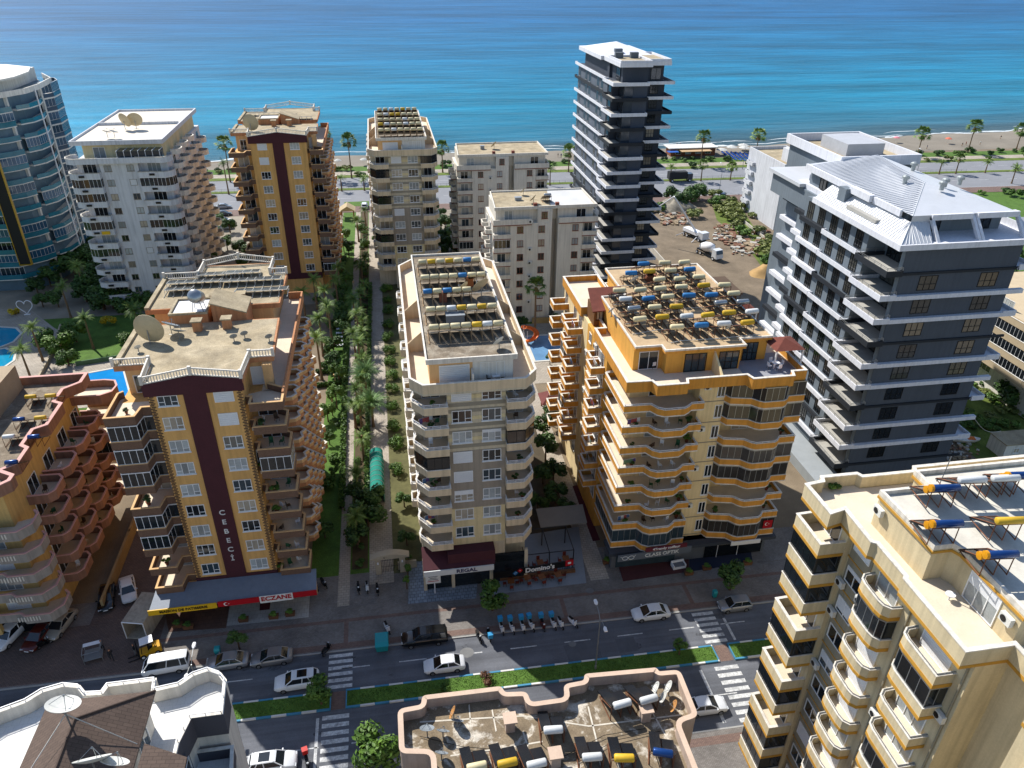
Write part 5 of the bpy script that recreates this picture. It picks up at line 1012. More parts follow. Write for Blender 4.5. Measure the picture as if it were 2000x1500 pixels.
# ================================================================== N: flat roofed block across the street
random.seed(15)
PKW = M('pinkish_render', '#b7a394', .85, .12, .5, streak=.1); PKC = M('pink_concrete_coping', '#c3ab97', .85, .15, .6)
B = Bd('apartment_building', 'low block with a stained concrete roof full of water heaters across the street', 9, 28); Nb = B
def rnd(pts, r):                                    # rounded outline
    out = []
    for i, p in enumerate(pts):
        a, c = pts[i-1], pts[(i+1) % len(pts)]; va = Vector((a[0]-p[0], a[1]-p[1])); vc = Vector((c[0]-p[0], c[1]-p[1])); rr = min(r, va.length*.4, vc.length*.4)
        p0 = Vector(p)+va.normalized()*rr; p1 = Vector(p)+vc.normalized()*rr; pv = Vector(p)
        for t_ in (0, .25, .5, .75, 1): q_ = p0*(1-t_)**2+pv*2*t_*(1-t_)+p1*t_*t_; out.append((q_.x, q_.y))
    return out
NP = rnd([(-2.0, 34.4), (-2.0, 38.0), (-.2, 38.1), (-.1, 38.9), (6.0, 38.8), (6.2, 38.2), (7.9, 38.0), (8.0, 37.0), (10.8, 37.0), (10.9, 38.2), (12.6, 38.3), (12.8, 38.9), (18.6, 38.6), (18.7, 38.2), (20.4, 38.1), (20.3, 33.9), (18.7, 33.6), (18.6, 16), (.2, 16), (.2, 34.0)], .5)
zN = 17.0; NPi = [(-1.85, 34.6), (-1.85, 37.8), (-.1, 37.9), (.1, 38.6), (5.8, 38.5), (6.1, 37.9), (7.7, 37.7), (7.8, 36.8), (10.9, 36.8), (11.1, 37.9), (12.5, 38.0), (12.9, 38.6), (18.4, 38.3), (18.6, 37.9), (20.1, 37.8), (20.1, 34.1), (18.5, 33.8), (18.4, 16.2), (.4, 16.2), (.4, 34.2)]; B.wall(NP, 0, zN-.3, PKW); B.wall(NP, zN-.3, zN, PKW, 'roof'); B.wall(NPi, zN+.004, zN+.02, stained('whitewashed_roof', '#7d6f5b', '#c4bcae', .55, .52, .6), 'roof_surface'); B.strip('roof_parapet', NP, 0, .3, zN+.001, zN+1.0, PKW, True); B.strip('coping', NP, -.05, .35, zN+1.0, zN+1.1, PKC, True)
LIME = M('lime_roof_seam', '#c9c2b4', .9, .25, 1.5)
for pts in ([(820, 1412), (930, 1405), (1022, 1400), (1150, 1420), (1330, 1398)], [(880, 1478), (990, 1462), (1060, 1450)], [(1150, 1380), (1165, 1440), (1175, 1495)], [(915, 1378), (918, 1415)], [(960, 1388), (968, 1430)], [(1020, 1430), (1030, 1460)], [(1260, 1370), (1300, 1440)]):
    P = [a2(x, y, zN) for x, y in pts]; mb = MB(); L_ = offset(P, .12) if len(P) > 2 else [(p[0]+.1, p[1]+.1) for p in P]
    for a, b_, c_, d_ in zip(P, P[1:], L_[1:], L_): mb.add([(a[0], a[1], zN+.03), (b_[0], b_[1], zN+.03), (c_[0], c_[1], zN+.03), (d_[0], d_[1], zN+.03)], [(0, 1, 2, 3)])
    B.part('sealed_seam', mb, LIME)
random.seed(3)
for i in range(0):
    x, y = random.uniform(840, 1010), random.uniform(1380, 1475); X, Y = a2(x, y, zN); r_ = random.uniform(.15, .7); B.part('whitewash_patch', MB().sheet([(X+r_*random.uniform(.5, 1.4)*math.cos(k*.63), Y+r_*random.uniform(.4, 1.)*math.sin(k*.63)) for k in range(10)], zN+.022+.0005*i), LIME)
for x, y in ((996, 1402), (1262, 1382), (1085, 1470)):
    X, Y = a2(x, y, zN+1.3); c = B.box('chimney', X-.35, X+.35, Y-.35, Y+.35, zN, zN+1.2, PKW); B.box('chimney_cap', X-.5, X+.5, Y-.5, Y+.5, zN+1.2, zN+1.32, PKC, c)
for k in range(5):
    for x in (2, 5, 14, 17): window(B, x, 38.75 if x < 6 else 38.6, 'N', 2+k*2.9, 1.8, 1.4, 'two', split=False)
# ================================================================== M: block with the brown shingle roof
random.seed(16)
WM = M('white_terrace_wall', '#cfcac0', .8, .08, .4, streak=.1); WT = paving('white_terrace_tiles', '#d9d8d4', '#d4d3cf', '#b9b8b4', .5, .5, msize=.008, big=.06); DG = M('dark_grey_render', '#4f4f56', .85, .08); SH = paving('brown_shingles', '#5f5047', '#564840', '#3f342e', .5, .25, msize=.015)
B = Bd('apartment_building', 'white block with curved terraces and a brown shingle hip roof across the street', -21, 30); Mb = B
zM = 23.0
MP = [(-13.2, 34.9), (-13.4, 37.6), (-13.9, 38.3), (-14.8, 38.8), (-15.8, 38.5), (-16.6, 37.8), (-18.1, 37.6), (-18.2, 38.5), (-21.4, 38.5), (-21.6, 37.9), (-22.6, 38.0), (-23.2, 38.7), (-24.3, 39.0), (-25.6, 38.7), (-26.4, 38.0), (-28.0, 37.4), (-29.5, 36.0), (-30, 20), (-15.6, 20), (-15.6, 33.2), (-15.2, 34.9)]
B.wall(offset(MP, .03), 0, zM-.02, WM); B.wall(MP, zM-.25, zM, WM, 'terrace_slab'); B.wall(offset(MP, .2), zM, zM+.02, WT, 'terrace_tiles'); B.strip('terrace_parapet', MP, 0, .18, zM-.2, zM+1.1, WM, True); B.strip('coping', MP, -.04, .22, zM+1.1, zM+1.15, BALW, True); B.strip('grey_parapet_face', [(-15.6, 20), (-15.6, 33.2), (-15.2, 34.9), (-13.2, 34.9), (-13.35, 37.0)], .05, .014, zM-.9, zM+1.09, DG)
mb = MB(); P_ = offset(MP, .08)
mb.strip(P_, 0, .05, zM+1.38, zM+1.43, True)
for q_ in along(P_+[P_[0]], 1.1): mb.cbox((q_[0], q_[1], zM+1.27), .04, .04, .26)
B.part('terrace_rail', mb, METALW)
B.box('grey_face', -15.58, -15.5, 22, 34.7, 8, zM-.1, DG)
B.wall([(-17.8, 35.4), (-23.6, 35.6), (-23.8, 22), (-17.8, 22)], zM, zM+2.6, WM, 'penthouse_wall')
zz = zM+2.6; e = [(-17.4, 36.2, zz), (-24.0, 36.4, zz), (-24.2, 20, zz), (-17.4, 20, zz)]; apx = [(-20.8, 33.0, zz+2.2), (-20.8, 22, zz+2.2)]
mb = MB(); mb.add([e[0], e[1], apx[0]], [(0, 1, 2)]); mb.add([e[0], apx[0], apx[1], e[3]], [(0, 1, 2, 3)]); mb.add([e[1], e[2], apx[1], apx[0]], [(0, 1, 2, 3)]); mb.add([(-17.4, 36.2, zz-.12), (-24, 36.4, zz-.12), (-24.2, 20, zz-.12), (-17.4, 20, zz-.12)], [(0, 3, 2, 1)])
for i in range(4): a, b_ = e[i], e[(i+1) % 4]; mb.add([a, b_, (b_[0], b_[1], b_[2]-.12), (a[0], a[1], a[2]-.12)], [(3, 2, 1, 0)])
B.part('shingle_roof', mb, SH); B.zz = zz
mb = MB(); mb.tube(e[0], apx[0], .09, .09, 6); mb.tube(e[1], apx[0], .09, .09, 6); mb.tube(apx[0], apx[1], .09, .09, 6); B.part('ridge_cap', mb, M('ridge_brown', '#4d4039', .9))
mb = MB(); mb.add([(-17.2, 32.4, zM+2.5), (-14.6, 31.4, zM+2.0), (-14.6, 20, zM+2.0), (-17.2, 20, zM+2.5), (-17.2, 32.4, zM+2.3), (-14.6, 31.4, zM+1.8), (-14.6, 20, zM+1.8), (-17.2, 20, zM+2.3)], [(3, 2, 1, 0), (4, 5, 6, 7), (0, 1, 5, 4), (1, 2, 6, 5)]); B.part('lower_shingle_roof', mb, SH)
for i in range(3):                                    # stepped grey balconies going down on the street corner
    zq = zM-2.9*(i+1); B.balc([(-15.5, 34.6), (-13.0+.5*i, 34.6), (-12.6+.5*i, 31.2-.6*i), (-15.5, 31.2-.6*i)], [zq], 1.0, DG, WM, cap=BALW, floor=WT)
    window(B, -15.5, 32.6, 'E', zq+.05, 1.8, 2.1, 'slide', split=False, glass=GLASS)
window(B, -17.8, 33.5, 'E', zM+.1, 1.6, 2.1, 'slide', split=False)
# ================================================================== far neighbours
random.seed(17)
B = Bd('apartment_building', 'narrow white block with a blank end wall beside the grey metal roofed building', 113, 203)
B.wall(rect(107.5, 119, 192, 214), 0, 17.5, WH); B.strip('roof_parapet', rect(107.5, 119, 192, 214), 0, .3, 17.5, 18.4, WH, True); B.box('roof_surface', 107.8, 118.7, 192.3, 213.7, 17.5, 17.52, CONC); B.box('stair_head', 111, 114, 196, 201, 17.5, 21, WH); B.box('roof_room', 114.5, 118, 193, 197, 17.5, 20, WHW)
zs = [2.8*k+2.9 for k in range(5)]
B.balc([(110.3, 192), (110.3, 190.3), (118.8, 190.3), (118.8, 192)], zs, .8, WH, WH, glaze={1, 3}, cap=BALW, floor=TILEB); B.balc([(107.5, 213), (106.6, 213), (106.6, 209), (107.5, 209)], zs, .8, WH, WH)
for z in zs:
    for x in (112.4, 116.6): window(B, x, 192, 'S', z+.1, 2.4, 2.1, 'slide', split=False)
BEB = M('beige_band_render', '#b9a88c', .85, .1)
B = Bd('apartment_building', 'beige building with glazed rounded balconies behind the weedy plot', 116, 100)
B.wall(rect(104, 128, 92, 118), 0, 15, WHW); zs = [3.2+2.9*k for k in range(5)]
B.balc([(104, 117), (102.4, 117), (101.6, 115), (101.6, 93), (102.2, 91), (104, 90), (126, 90), (126, 92)], zs[1:], .95, BEB, BEB, back=[(104, 92)], cap=BALW, glaze={0, 1, 2}, gh=1.75, fm=METALW, floor=TILEB); B.box('roof', 103, 128.5, 91, 118.5, 15, 15.4, BEB)
for z in zs: window(B, 104, 104, 'W', z+.1, 4, 2.2, 'slide', split=False)
B = Bd('garden_shed', 'small flat roofed white shed at the rubble behind the grey building', 97, 80, 'shed'); X0, Y0 = a2(1985, 890)
B.x, B.y = X0, Y0; B.root.location = (X0, Y0, 0); B.wall(rect(X0-3, X0+4.5, Y0-.5, Y0+3), 0, 2.5, WHITE); B.box('roof', X0-3.1, X0+4.6, Y0-.6, Y0+3.1, 2.5, 2.65, CONC); window(B, X0-1, Y0-.5, 'S', 1.0, 1.0, .9, 'two', split=False)
# ------------------------------------------------------------------ roof equipment
TANKS = {'cream': M('tank_cream', '#c9bd97', .5, .1, 1.5, rnd=.12), 'yellow': M('tank_yellow', '#c5a02c', .5, .1, 1.5, rnd=.12), 'white': M('tank_white', '#c8cac9', .45, .08, 1.5, rnd=.1), 'blue': M('tank_blue', '#2f6ea3', .45, .1, 1.5), 'silver': M('tank_silver', '#9fa4a8', .3, .05, metal=.7), 'navy': M('tank_navy', '#1c3f78', .25, .05, metal=.3)}
def heater_meshes():
    pm = MB(); pm.add([(-.46, 1.45, .3), (.46, 1.45, .3), (.46, -.45, 1.32), (-.46, -.45, 1.32), (-.46, 1.42, .22), (.46, 1.42, .22), (.46, -.48, 1.24), (-.46, -.48, 1.24)], [(0, 1, 2, 3), (7, 6, 5, 4), (0, 4, 5, 1), (1, 5, 6, 2), (2, 6, 7, 3), (3, 7, 4, 0)])
    tk = MB(); Q = Matrix.Rotation(rad(90), 3, 'Y').to_quaternion()
    tk.lathe([(.05, -.72), (.24, -.70), (.29, -.62), (.29, .62), (.24, .70), (.05, .72)], (0, -.62, 1.62), 14, q=Q)
    fr = MB()
    for x in (-.85, 0, .85):
        fr.tube((x, 1.4, 0), (x, 1.4, .25), .03, n=5); fr.tube((x, -.6, 0), (x, -.6, 1.3), .035, n=5); fr.tube((x, -.6, .05), (x, 1.4, .1), .05, n=4); fr.tube((x, 1.4, .28), (x, -.5, 1.3), .04, n=4)
    fr.tube((-.9, -.62, 1.32), (.9, -.62, 1.32), .03, n=5); fr.tube((-.9, 1.45, .24), (.9, 1.45, .24), .03, n=5)
    fr.tube((.75, -.62, 1.75), (.95, -.2, 1.3), .02, n=4)
    return pm.mesh('collector_panel', PANEL), tk, fr.mesh('steel_frame', RUST)
PM, TKB, FRM = heater_meshes()
SFR = MB()
for x in (-.55, .55):
    SFR.tube((x, 1.4, 0), (x, 1.4, .25), .03, n=5); SFR.tube((x, -.6, 0), (x, -.6, 1.3), .04, n=5); SFR.tube((x, 1.4, .28), (x, -.5, 1.3), .05, n=4); SFR.tube((x, -1.3, .05), (x, 1.4, .08), .07, n=4)
SFR.tube((-.55, -.62, 1.32), (.55, -.62, 1.32), .03, n=5)
SFR = SFR.mesh('steel_frame', M('pale_rusty_frame', '#9c8264', .8, .3, 2.))
TKM = {}
def heater(x, y, z, col, label, group, rz=0, npan=2, s=1.0):
    if col not in TKM: TKM[col] = TKB.mesh('tank', TANKS[col], True)
    t = thing('solar_water_heater', label, 'solar heater', (x, y, z), rz, group); t.scale = (s, s, s)
    O('tank', TKM[col], t, scale=(.7, 1, 1) if npan == 1 else None); O('steel_frame', FRM if npan > 1 else SFR, t)
    for i in range(npan): O('collector_panel', PM, t, ((i-(npan-1)/2)*.97, 0, 0))
    return t
random.seed(31)
zC = C.zr+.02
for row, (y, n, skip) in enumerate(((509, 7, ()), (539, 7, ()), (567, 5, ()), (602, 7, ()), (637, 7, ()))):
    Y = at(880, y, zC+1.6)[1]; x0, x1 = C.P[0]+.9, C.P[1]-1.0
    for i in range(n):
        col = random.choice(['cream', 'cream', 'white', 'yellow', 'cream', 'blue' if row < 3 else 'white'])
        heater(x0+(x1-x0)*i/(n-1 if n > 5 else 6), Y+.5, zC, col, '%s tank solar heater in the rows on the REGAL block roof' % col, 'solar heaters on the beige block roof', npan=1, s=1.05)
zD = D.zr+.02
for y in (214, 224, 234, 243, 254):
    Y = at(770, y, zD+1.6)[1]
    for i in range(7): gc = random.choice(['cream', 'cream', 'cream', 'white', 'yellow']); heater(D.P[0]+.9+(D.P[1]-D.P[0]-1.8)*i/6, Y+.5, zD, gc, '%s tank solar heater crowded on the slim beige tower roof' % gc, 'solar heaters on the slim tower roof', npan=1, s=1.1)
zG = zrG+.02
for j, Y in enumerate((73.6, 76.4, 79.2, 82.0, 84.8, 87.6, 90.4, 93.2)):
    xs_ = [31.2+i*2.75 for i in range(4)] if Y > 85.5 else ([27.9+i*2.75 for i in range(6)] if Y > 74 else [31.4+i*2.75 for i in range(4)])
    for x in xs_:
        if x > 41.8: continue
        if random.random() < .06: continue
        gc = random.choice(['yellow', 'yellow', 'cream', 'cream', 'white', 'blue', 'silver']); heater(x+random.uniform(-.2, .2), Y+random.uniform(-.2, .2), zG, gc, '%s tank solar heater on the yellow orange block roof' % gc, 'solar heaters on the yellow orange block roof', rz=rad(random.uniform(-6, 6)), npan=2, s=1.1).children[0].scale = (.75, .85, .85)
zB = zt_b = 21.2-1.0
for x, y, c in ((58, 772, 'yellow'), (97, 770, 'yellow'), (35, 816, 'navy'), (77, 813, 'yellow'), (15, 850, 'white'), (64, 850, 'navy'), (20, 900, 'navy')):
    X, Y, _ = at(x, y, zB+1.6); heater(X, Y+.6, zB, c, '%s tank solar heater on the orange block roof beside the driveway' % c, 'solar heaters on the orange block roof', s=.85)
zN_ = zN+.03
for x, y, c, q in ((1082, 1425, 'white', -5), (1213, 1375, 'white', 8), (1265, 1366, 'white', 8), (1158, 1478, 'white', -5), (1222, 1480, 'yellow', -10), (1300, 1470, 'navy', -18), (990, 1490, 'yellow', 4), (1047, 1492, 'white', 4), (930, 1497, 'cream', 4)):
    X, Y, _ = at(x, y, zN_+1.6); heater(X, Y+.6, zN_, c, {'white': 'white tank solar heater on the stained roof across the street', 'yellow': 'yellow tank solar heater on the stained roof across the street', 'navy': 'shiny blue tank solar heater on the stained roof across the street', 'cream': 'cream tank solar heater on the stained roof across the street'}[c], 'solar heaters on the stained roof', rz=rad(q), s=1.0).children[0].scale = (.85, 1.3, 1.25)
# Q roof: long blue vacuum tanks with round yellow ends
TKM2 = {}
def qheater(x, y, z, col, label, group=None, rz=0):
    t = thing('solar_water_heater', label, 'solar heater', (x, y, z), rz, group); O('steel_frame', FRM, t, (0, 0, .3)); Q = Matrix.Rotation(rad(90), 3, 'Y').to_quaternion()
    for i, (dy, dz_) in enumerate(((-.62, 2.0), (-.25, 1.6)) if col == 'navy' else ((-.62, 1.95),)):
        k = (col, i)
        if k not in TKM2: TKM2[k] = MB().lathe([(.05, -.95), (.2, -.93), (.24, -.9), (.24, .9), (.2, .93), (.05, .95)], (0, dy, dz_), 14, q=Q).mesh('tank', TANKS[col], True)
        O('tank', TKM2[k], t)
        if col == 'navy': O('end_cap', cached(('ec', i), lambda: MB().lathe([(.05, -.1), (.26, -.08), (.26, .1), (.05, .12)], (-1.0, dy, dz_), 12, q=Q).mesh('end_cap', M('cap_yellow', '#c98a12', .5))), t)
    for i in range(2): O('collector_panel', PM, t, ((i-.5)*.97, 0.05, .2))
for x, y, c in ((1848, 955, 'navy'), (1900, 938, 'white'), (1965, 935, 'white'), (1852, 1025, 'navy'), (1958, 1085, 'navy'), (1975, 1018, 'yellow'), (1996, 930, 'navy')):
    X, Y, _ = at(x, y, Qb.zr+1.9); qheater(X, Y+.6, Qb.zr+.03, c, {'navy': 'twin blue tube solar heater with yellow ends on the cream corner block', 'white': 'white tube solar heater on the cream corner block', 'yellow': 'olive yellow tank heater on the cream corner block'}[c], 'tube solar heaters on the cream block roof', rz=rad(-6))
X, Y, _ = at(1835, 945, Qb.zr+.3); tag(O('antenna_mast', MB().tube((0, 0, 0), (.15, 0, 2.6), .03).mesh('antenna_mast', STEEL), None, (X, Y, Qb.zr)), 'thin steel antenna mast on the cream corner block roof', 'antenna')
# collector rows on A's back roof and O2
def collector_row(x, y, z, n, label, group):
    t = thing('collector_row', label, 'solar panels', (x, y, z), 0, group)
    me = cached('crp', lambda: MB().add([(-.48, 1.1, .45), (.48, 1.1, .45), (.48, -.6, .75), (-.48, -.6, .75), (-.48, 1.1, .38), (.48, 1.1, .38), (.48, -.6, .68), (-.48, -.6, .68)], [(0, 1, 2, 3), (7, 6, 5, 4), (0, 4, 5, 1), (1, 5, 6, 2), (2, 6, 7, 3), (3, 7, 4, 0)]).mesh('collector_panel', PANEL))
    for i in range(n): O('collector_panel', me, t, (i*1.06, 0, 0))
    mb = MB()
    for i in range(n+1): mb.tube((i*1.06-.53, -.6, 0), (i*1.06-.53, -.6, .7), .03, n=4); mb.tube((i*1.06-.53, 1.1, 0), (i*1.06-.53, 1.1, .4), .03, n=4); mb.tube((i*1.06-.53, 1.1, .44), (i*1.06-.53, -.6, .74), .05, n=4); mb.tube((i*1.06-.53, -1.4, .05), (i*1.06-.53, 1.1, .05), .05, n=4)
    mb.tube((-.5, -.64, .7), (n*1.06-.5, -.64, .7), .04, n=5); O('steel_frame', mb.mesh('steel_frame', M('white_tube', '#c7c3b8', .6)), t)
zA = A.zr+.03
for x, y, n in ((394, 537, 5), (450, 533, 4), (336, 553, 6), (440, 549, 7), (332, 566, 3), (468, 569, 6)):
    X, Y, _ = at(x, y, zA+.5); collector_row(X, Y, zA, n, 'row of tilted dark solar collectors on the CEBECI block rear roof', 'collector rows on the CEBECI block roof')
zO = O2.zr+.03
for x, y, n in ((508, 226, 6), (565, 229, 5), (492, 222, 8)): X, Y, _ = at(x, y, zO+.5); collector_row(X, Y, zO, n, 'row of dark solar collectors on the striped coast tower roof', 'collector rows on the coast tower roof')
# cylindrical tank
X, Y, _ = at(388, 600, zA+1.4)
t = thing('water_tank', 'tilted grey cylindrical water tank on a stand over the white stair head', 'water tank', (X, Y, A.zr+1.15)); O('tank', MB().lathe([(.2, -1.1), (.75, -1.0), (.8, -.9), (.8, .9), (.75, 1.0), (.2, 1.1)], (0, 0, 1.6), 16, q=Matrix.Rotation(rad(62), 3, 'X').to_quaternion()).mesh('tank', TANKS['silver'], True), t)
mb = MB(); [mb.tube((a, b_, 0), (a*.6, b_, 1.2+.3*(b_ > 0)), .05, n=5) for a in (-.6, .6) for b_ in (-.6, .6)]; O('stand', mb.mesh('stand', STEEL), t)
# satellite dishes
DISHW = M('dish_white', '#c4c4be', .5, .08); DISHC = M('dish_cream', '#b7a888', .6, .12); DISHG = M('dish_grey', '#7d8489', .5, .08); DISHO = M('dish_rusty', '#b3814c', .7, .2)
def dish(px, py, z, r, label, mat=None, az=-20, el=35, h=None, group=None, xy=None):
    mat = mat or DISHW; h = h or r*1.15; X, Y = xy if xy else a2(px, py, z+h)
    t = thing('satellite_dish', label, 'satellite dish', (X, Y, z), 0, group)
    q = Matrix.Rotation(rad(az), 3, 'Z').to_quaternion() @ Matrix.Rotation(rad(-(90-el)), 3, 'X').to_quaternion()
    prof = [(.02*r, 0), (.35*r, .03*r), (.7*r, .11*r), (r, .22*r), (r, .25*r), (.7*r, .145*r), (.35*r, .065*r), (.02*r, .04*r)]
    O('reflector', MB().lathe(prof, (0, 0, h), 22, q=q).mesh('reflector', mat, False), t)
    mb = MB(); tip = q @ Vector((0, 0, .85*r))+Vector((0, 0, h))
    for k in range(3): e_ = q @ Vector((.8*r*math.cos(k*2.1+1.57), .8*r*math.sin(k*2.1+1.57), .16*r))+Vector((0, 0, h)); mb.tube(e_, tip, .018*max(1, r), n=4)
    mb.tube(tip, tip-(q @ Vector((0, 0, .12*r))), .06*max(1, r), n=6); O('feed_arm', mb.mesh('feed_arm', STEEL), t)
    O('mast', MB().tube((0, 0, 0), (0, 0, h), .05*max(1, r*.8), n=7).tube((-.3*r, 0, 0), (.3*r, 0, 0), .04, n=5).mesh('mast', STEEL), t); return t
dish(287, 645, A.zr, 1.7, 'very large cream satellite dish on the CEBECI block roof', DISHC, -15, 6, 1.7)
dish(332, 636, A.zr, .95, 'medium grey dish beside the very large cream dish', DISHG, -40, 60); dish(348, 648, A.zr, .85, 'grey dish next to the roof chimney on the CEBECI block', DISHG, -20, 62)
for x, y in ((456, 658), (477, 652), (525, 658)): dish(x, y, A.zr, .42, 'small grey dish on a short mast on the CEBECI block roof', DISHG, 20, 30, .6, 'small dishes on the CEBECI roof')
dish(269, 679, A.zr, .35, 'tiny dish by the balustrade of the CEBECI block', DISHW, 30, 30, .6)
dish(488, 240, O2.zr, 1.7, 'very large cream dish on the striped coast tower roof', DISHC, -15, 8, 1.8)
dish(241, 236, Wb.root.location.z+35.0, 1.5, 'cream dish beside its twin on the white tower roof', DISHC, -35, 20, 1.7); dish(263, 235, 35.0, 1.5, 'cream dish paired with another on the white tower roof', DISHC, 10, 20, 1.7); dish(222, 258, 35.0, .9, 'flat lying grey dish on the white tower roof', DISHG, -60, 70); dish(208, 258, 35.0, .9, 'low grey dish at the white tower roof edge', DISHG, -40, 70)
dish(905, 565, C.zr, 1.0, 'tilted cream dish between the heaters on the REGAL block', DISHC, 50, 30, 1.2); dish(940, 560, C.zr, 1.2, 'large tilted dish at the roof edge of the REGAL block', DISHC, 35, 35, 1.4); dish(975, 668, C.zr, .7, 'white dish alone on the bare roof end of the REGAL block', DISHW, 40, 35, .9)
dish(1042, 388, E2.zr, .9, 'dish on the off white block behind the fan palm', DISHC, 60, 40, 1.0); dish(1022, 373, E2.zr, .7, 'small dish by the parapet of the off white block', DISHC, 60, 40, .9); dish(965, 283, E1.zr, .9, 'dish on the off white coast block roof', DISHC, 60, 40, 1.0)
dish(834, 1425, zN, .55, 'grey dish by the rounded roof corner across the street', DISHG, -10, 60, .9)
for x, y in ((865, 1430), (893, 1410), (862, 1473)): dish(x, y, zN, .5, 'dark dish shadowed on the whitewashed roof corner', DISHG, -20, 45, .7, 'dishes on the whitewashed corner')
dish(886, 1392, zN, .5, 'orange rusty dish seen edge on over the stained roof', DISHO, 75, 25, .9)
for x, y in ((1283, 1345), (1308, 1343), (1298, 1362)): dish(x, y, zN, .55, 'white dish crowded in the far roof corner across the street', DISHW, 65, 25, 1.0, 'dishes in the roof corner')
dish(1318, 1380, zN, .5, 'orange dish in the far roof corner across the street', DISHO, 65, 25, .9)
dish(150, 1373, Mb.zz+1.2, .95, 'white dish on a tall braced mast over the brown shingle roof', DISHW, -30, 66, 2.6, xy=(-20.9, 32.6))
dish(180, 1490, Mb.zz+1.0, 1.0, 'wide white dish lying nearly flat over the brown shingle roof', DISHW, 5, 42, 1.6); dish(222, 1493, Mb.zz+.8, .8, 'tilted white dish beside the wide flat dish', DISHW, -25, 46, 1.4)
dish(1195, 607, zrG, .5, 'small dish on the yellow orange block roof', DISHW, 40, 35, .8); dish(1240, 547, zrG, .7, 'white dish between heaters on the yellow orange block roof', DISHW, 30, 35, 1.0); dish(1425, 640, zrG, .5, 'small white dish by the terrace of the yellow orange block', DISHW, 20, 35, .8)
# odds and ends on the roofs
def crate(px, py, z, sx, sy, sz, mat, label, cat, name, rz=0):
    X, Y, _ = at(px, py, z+sz/2); mb = MB(); mb.cbox((0, 0, sz/2), sx, sy, sz); mb.cbox((0, 0, sz+.03), sx+.15, sy+.15, .06); return tag(O(name, mb.mesh(name, mat), None, (X, Y, z), rz), label, cat)
crate(889, 622, C.zr+.02, 2.0, 1.2, 1.2, M('tin_grey', '#8f959b', .5, .1, metal=.4), 'grey sheet metal hut among the heaters on the REGAL block', 'roof hut', 'roof_hut')
crate(865, 580, C.zr+.02, .9, .9, 1.1, M('tin_red', '#8f5a44', .8, .2), 'rust red chimney hood among the heaters on the REGAL block', 'chimney', 'roof_chimney'); crate(917, 550, C.zr+.02, .9, .9, 1.0, M('tin_orange', '#b06a3c', .8, .2), 'orange chimney hood near the tilted dish on the REGAL block', 'chimney', 'roof_chimney')
crate(1319, 545, zrG+.02, .6, .6, 1.2, TANKS['silver'], 'upright steel flue on the yellow orange block roof', 'flue', 'roof_flue'); crate(1270, 542, zrG+.02, 1.3, 1.0, .7, M('tin_red'), 'brown roof hatch on the yellow orange block roof', 'roof hatch', 'roof_hatch')
crate(942, 288, E1.zr+.02, .9, .7, .8, M('tin_grey'), 'grey box on the off white coast block roof', 'roof box', 'roof_box'); crate(1012, 388, E2.zr+.02, 1.3, .8, .6, M('tin_grey'), 'low grey box on the off white block roof', 'roof box', 'roof_box')
heater(*a2(1068, 380, E2.zr+1.5), E2.zr+.02, 'silver', 'lone steel solar heater on the off white block roof', 'lone roof heaters', s=1.0)
# ------------------------------------------------------------------ vegetation
def leafmat(name, c1, c2, trans=.0):
    m = bpy.data.materials.new(name); m.use_nodes = True; t = m.node_tree; b = t.nodes['Principled BSDF']; N = t.nodes.new
    geo = N('ShaderNodeNewGeometry'); nz = N('ShaderNodeTexNoise'); nz.inputs['Scale'].default_value = 1.2; nz.inputs['Detail'].default_value = 4; t.links.new(geo.outputs['Position'], nz.inputs['Vector'])
    oi = N('ShaderNodeObjectInfo'); ad = N('ShaderNodeMath'); ad.operation = 'MULTIPLY_ADD'; ad.inputs[1].default_value = .5; t.links.new(oi.outputs['Random'], ad.inputs[0])
    mr = N('ShaderNodeMapRange'); mr.inputs[1].default_value = .3; mr.inputs[2].default_value = .7; mr.inputs[3].default_value = -.25; mr.inputs[4].default_value = .75; t.links.new(nz.outputs['Fac'], mr.inputs[0]); t.links.new(mr.outputs[0], ad.inputs[2])
    cr = N('ShaderNodeValToRGB'); cr.color_ramp.elements[0].color = (*srgb(c1), 1); cr.color_ramp.elements[1].color = (*srgb(c2), 1); t.links.new(ad.outputs[0], cr.inputs[0]); t.links.new(cr.outputs[0], b.inputs['Base Color'])
    b.inputs['Roughness'].default_value = .55; b.inputs['Specular IOR Level'].default_value = .3; MATS[name] = m; return m
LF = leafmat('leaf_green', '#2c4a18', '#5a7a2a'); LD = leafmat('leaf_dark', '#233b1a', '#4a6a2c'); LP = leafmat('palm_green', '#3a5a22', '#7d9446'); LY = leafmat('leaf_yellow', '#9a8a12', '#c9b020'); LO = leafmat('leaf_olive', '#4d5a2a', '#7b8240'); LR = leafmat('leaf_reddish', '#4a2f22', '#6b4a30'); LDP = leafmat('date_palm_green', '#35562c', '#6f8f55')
BARK = M('bark', '#5d4a38', .95, .25, 2., fine=.2); PBARK = M('palm_bark', '#75614b', .95, .25, 3., fine=.2)
DATES = M('date_clusters', '#b06a1c', .7, .2)
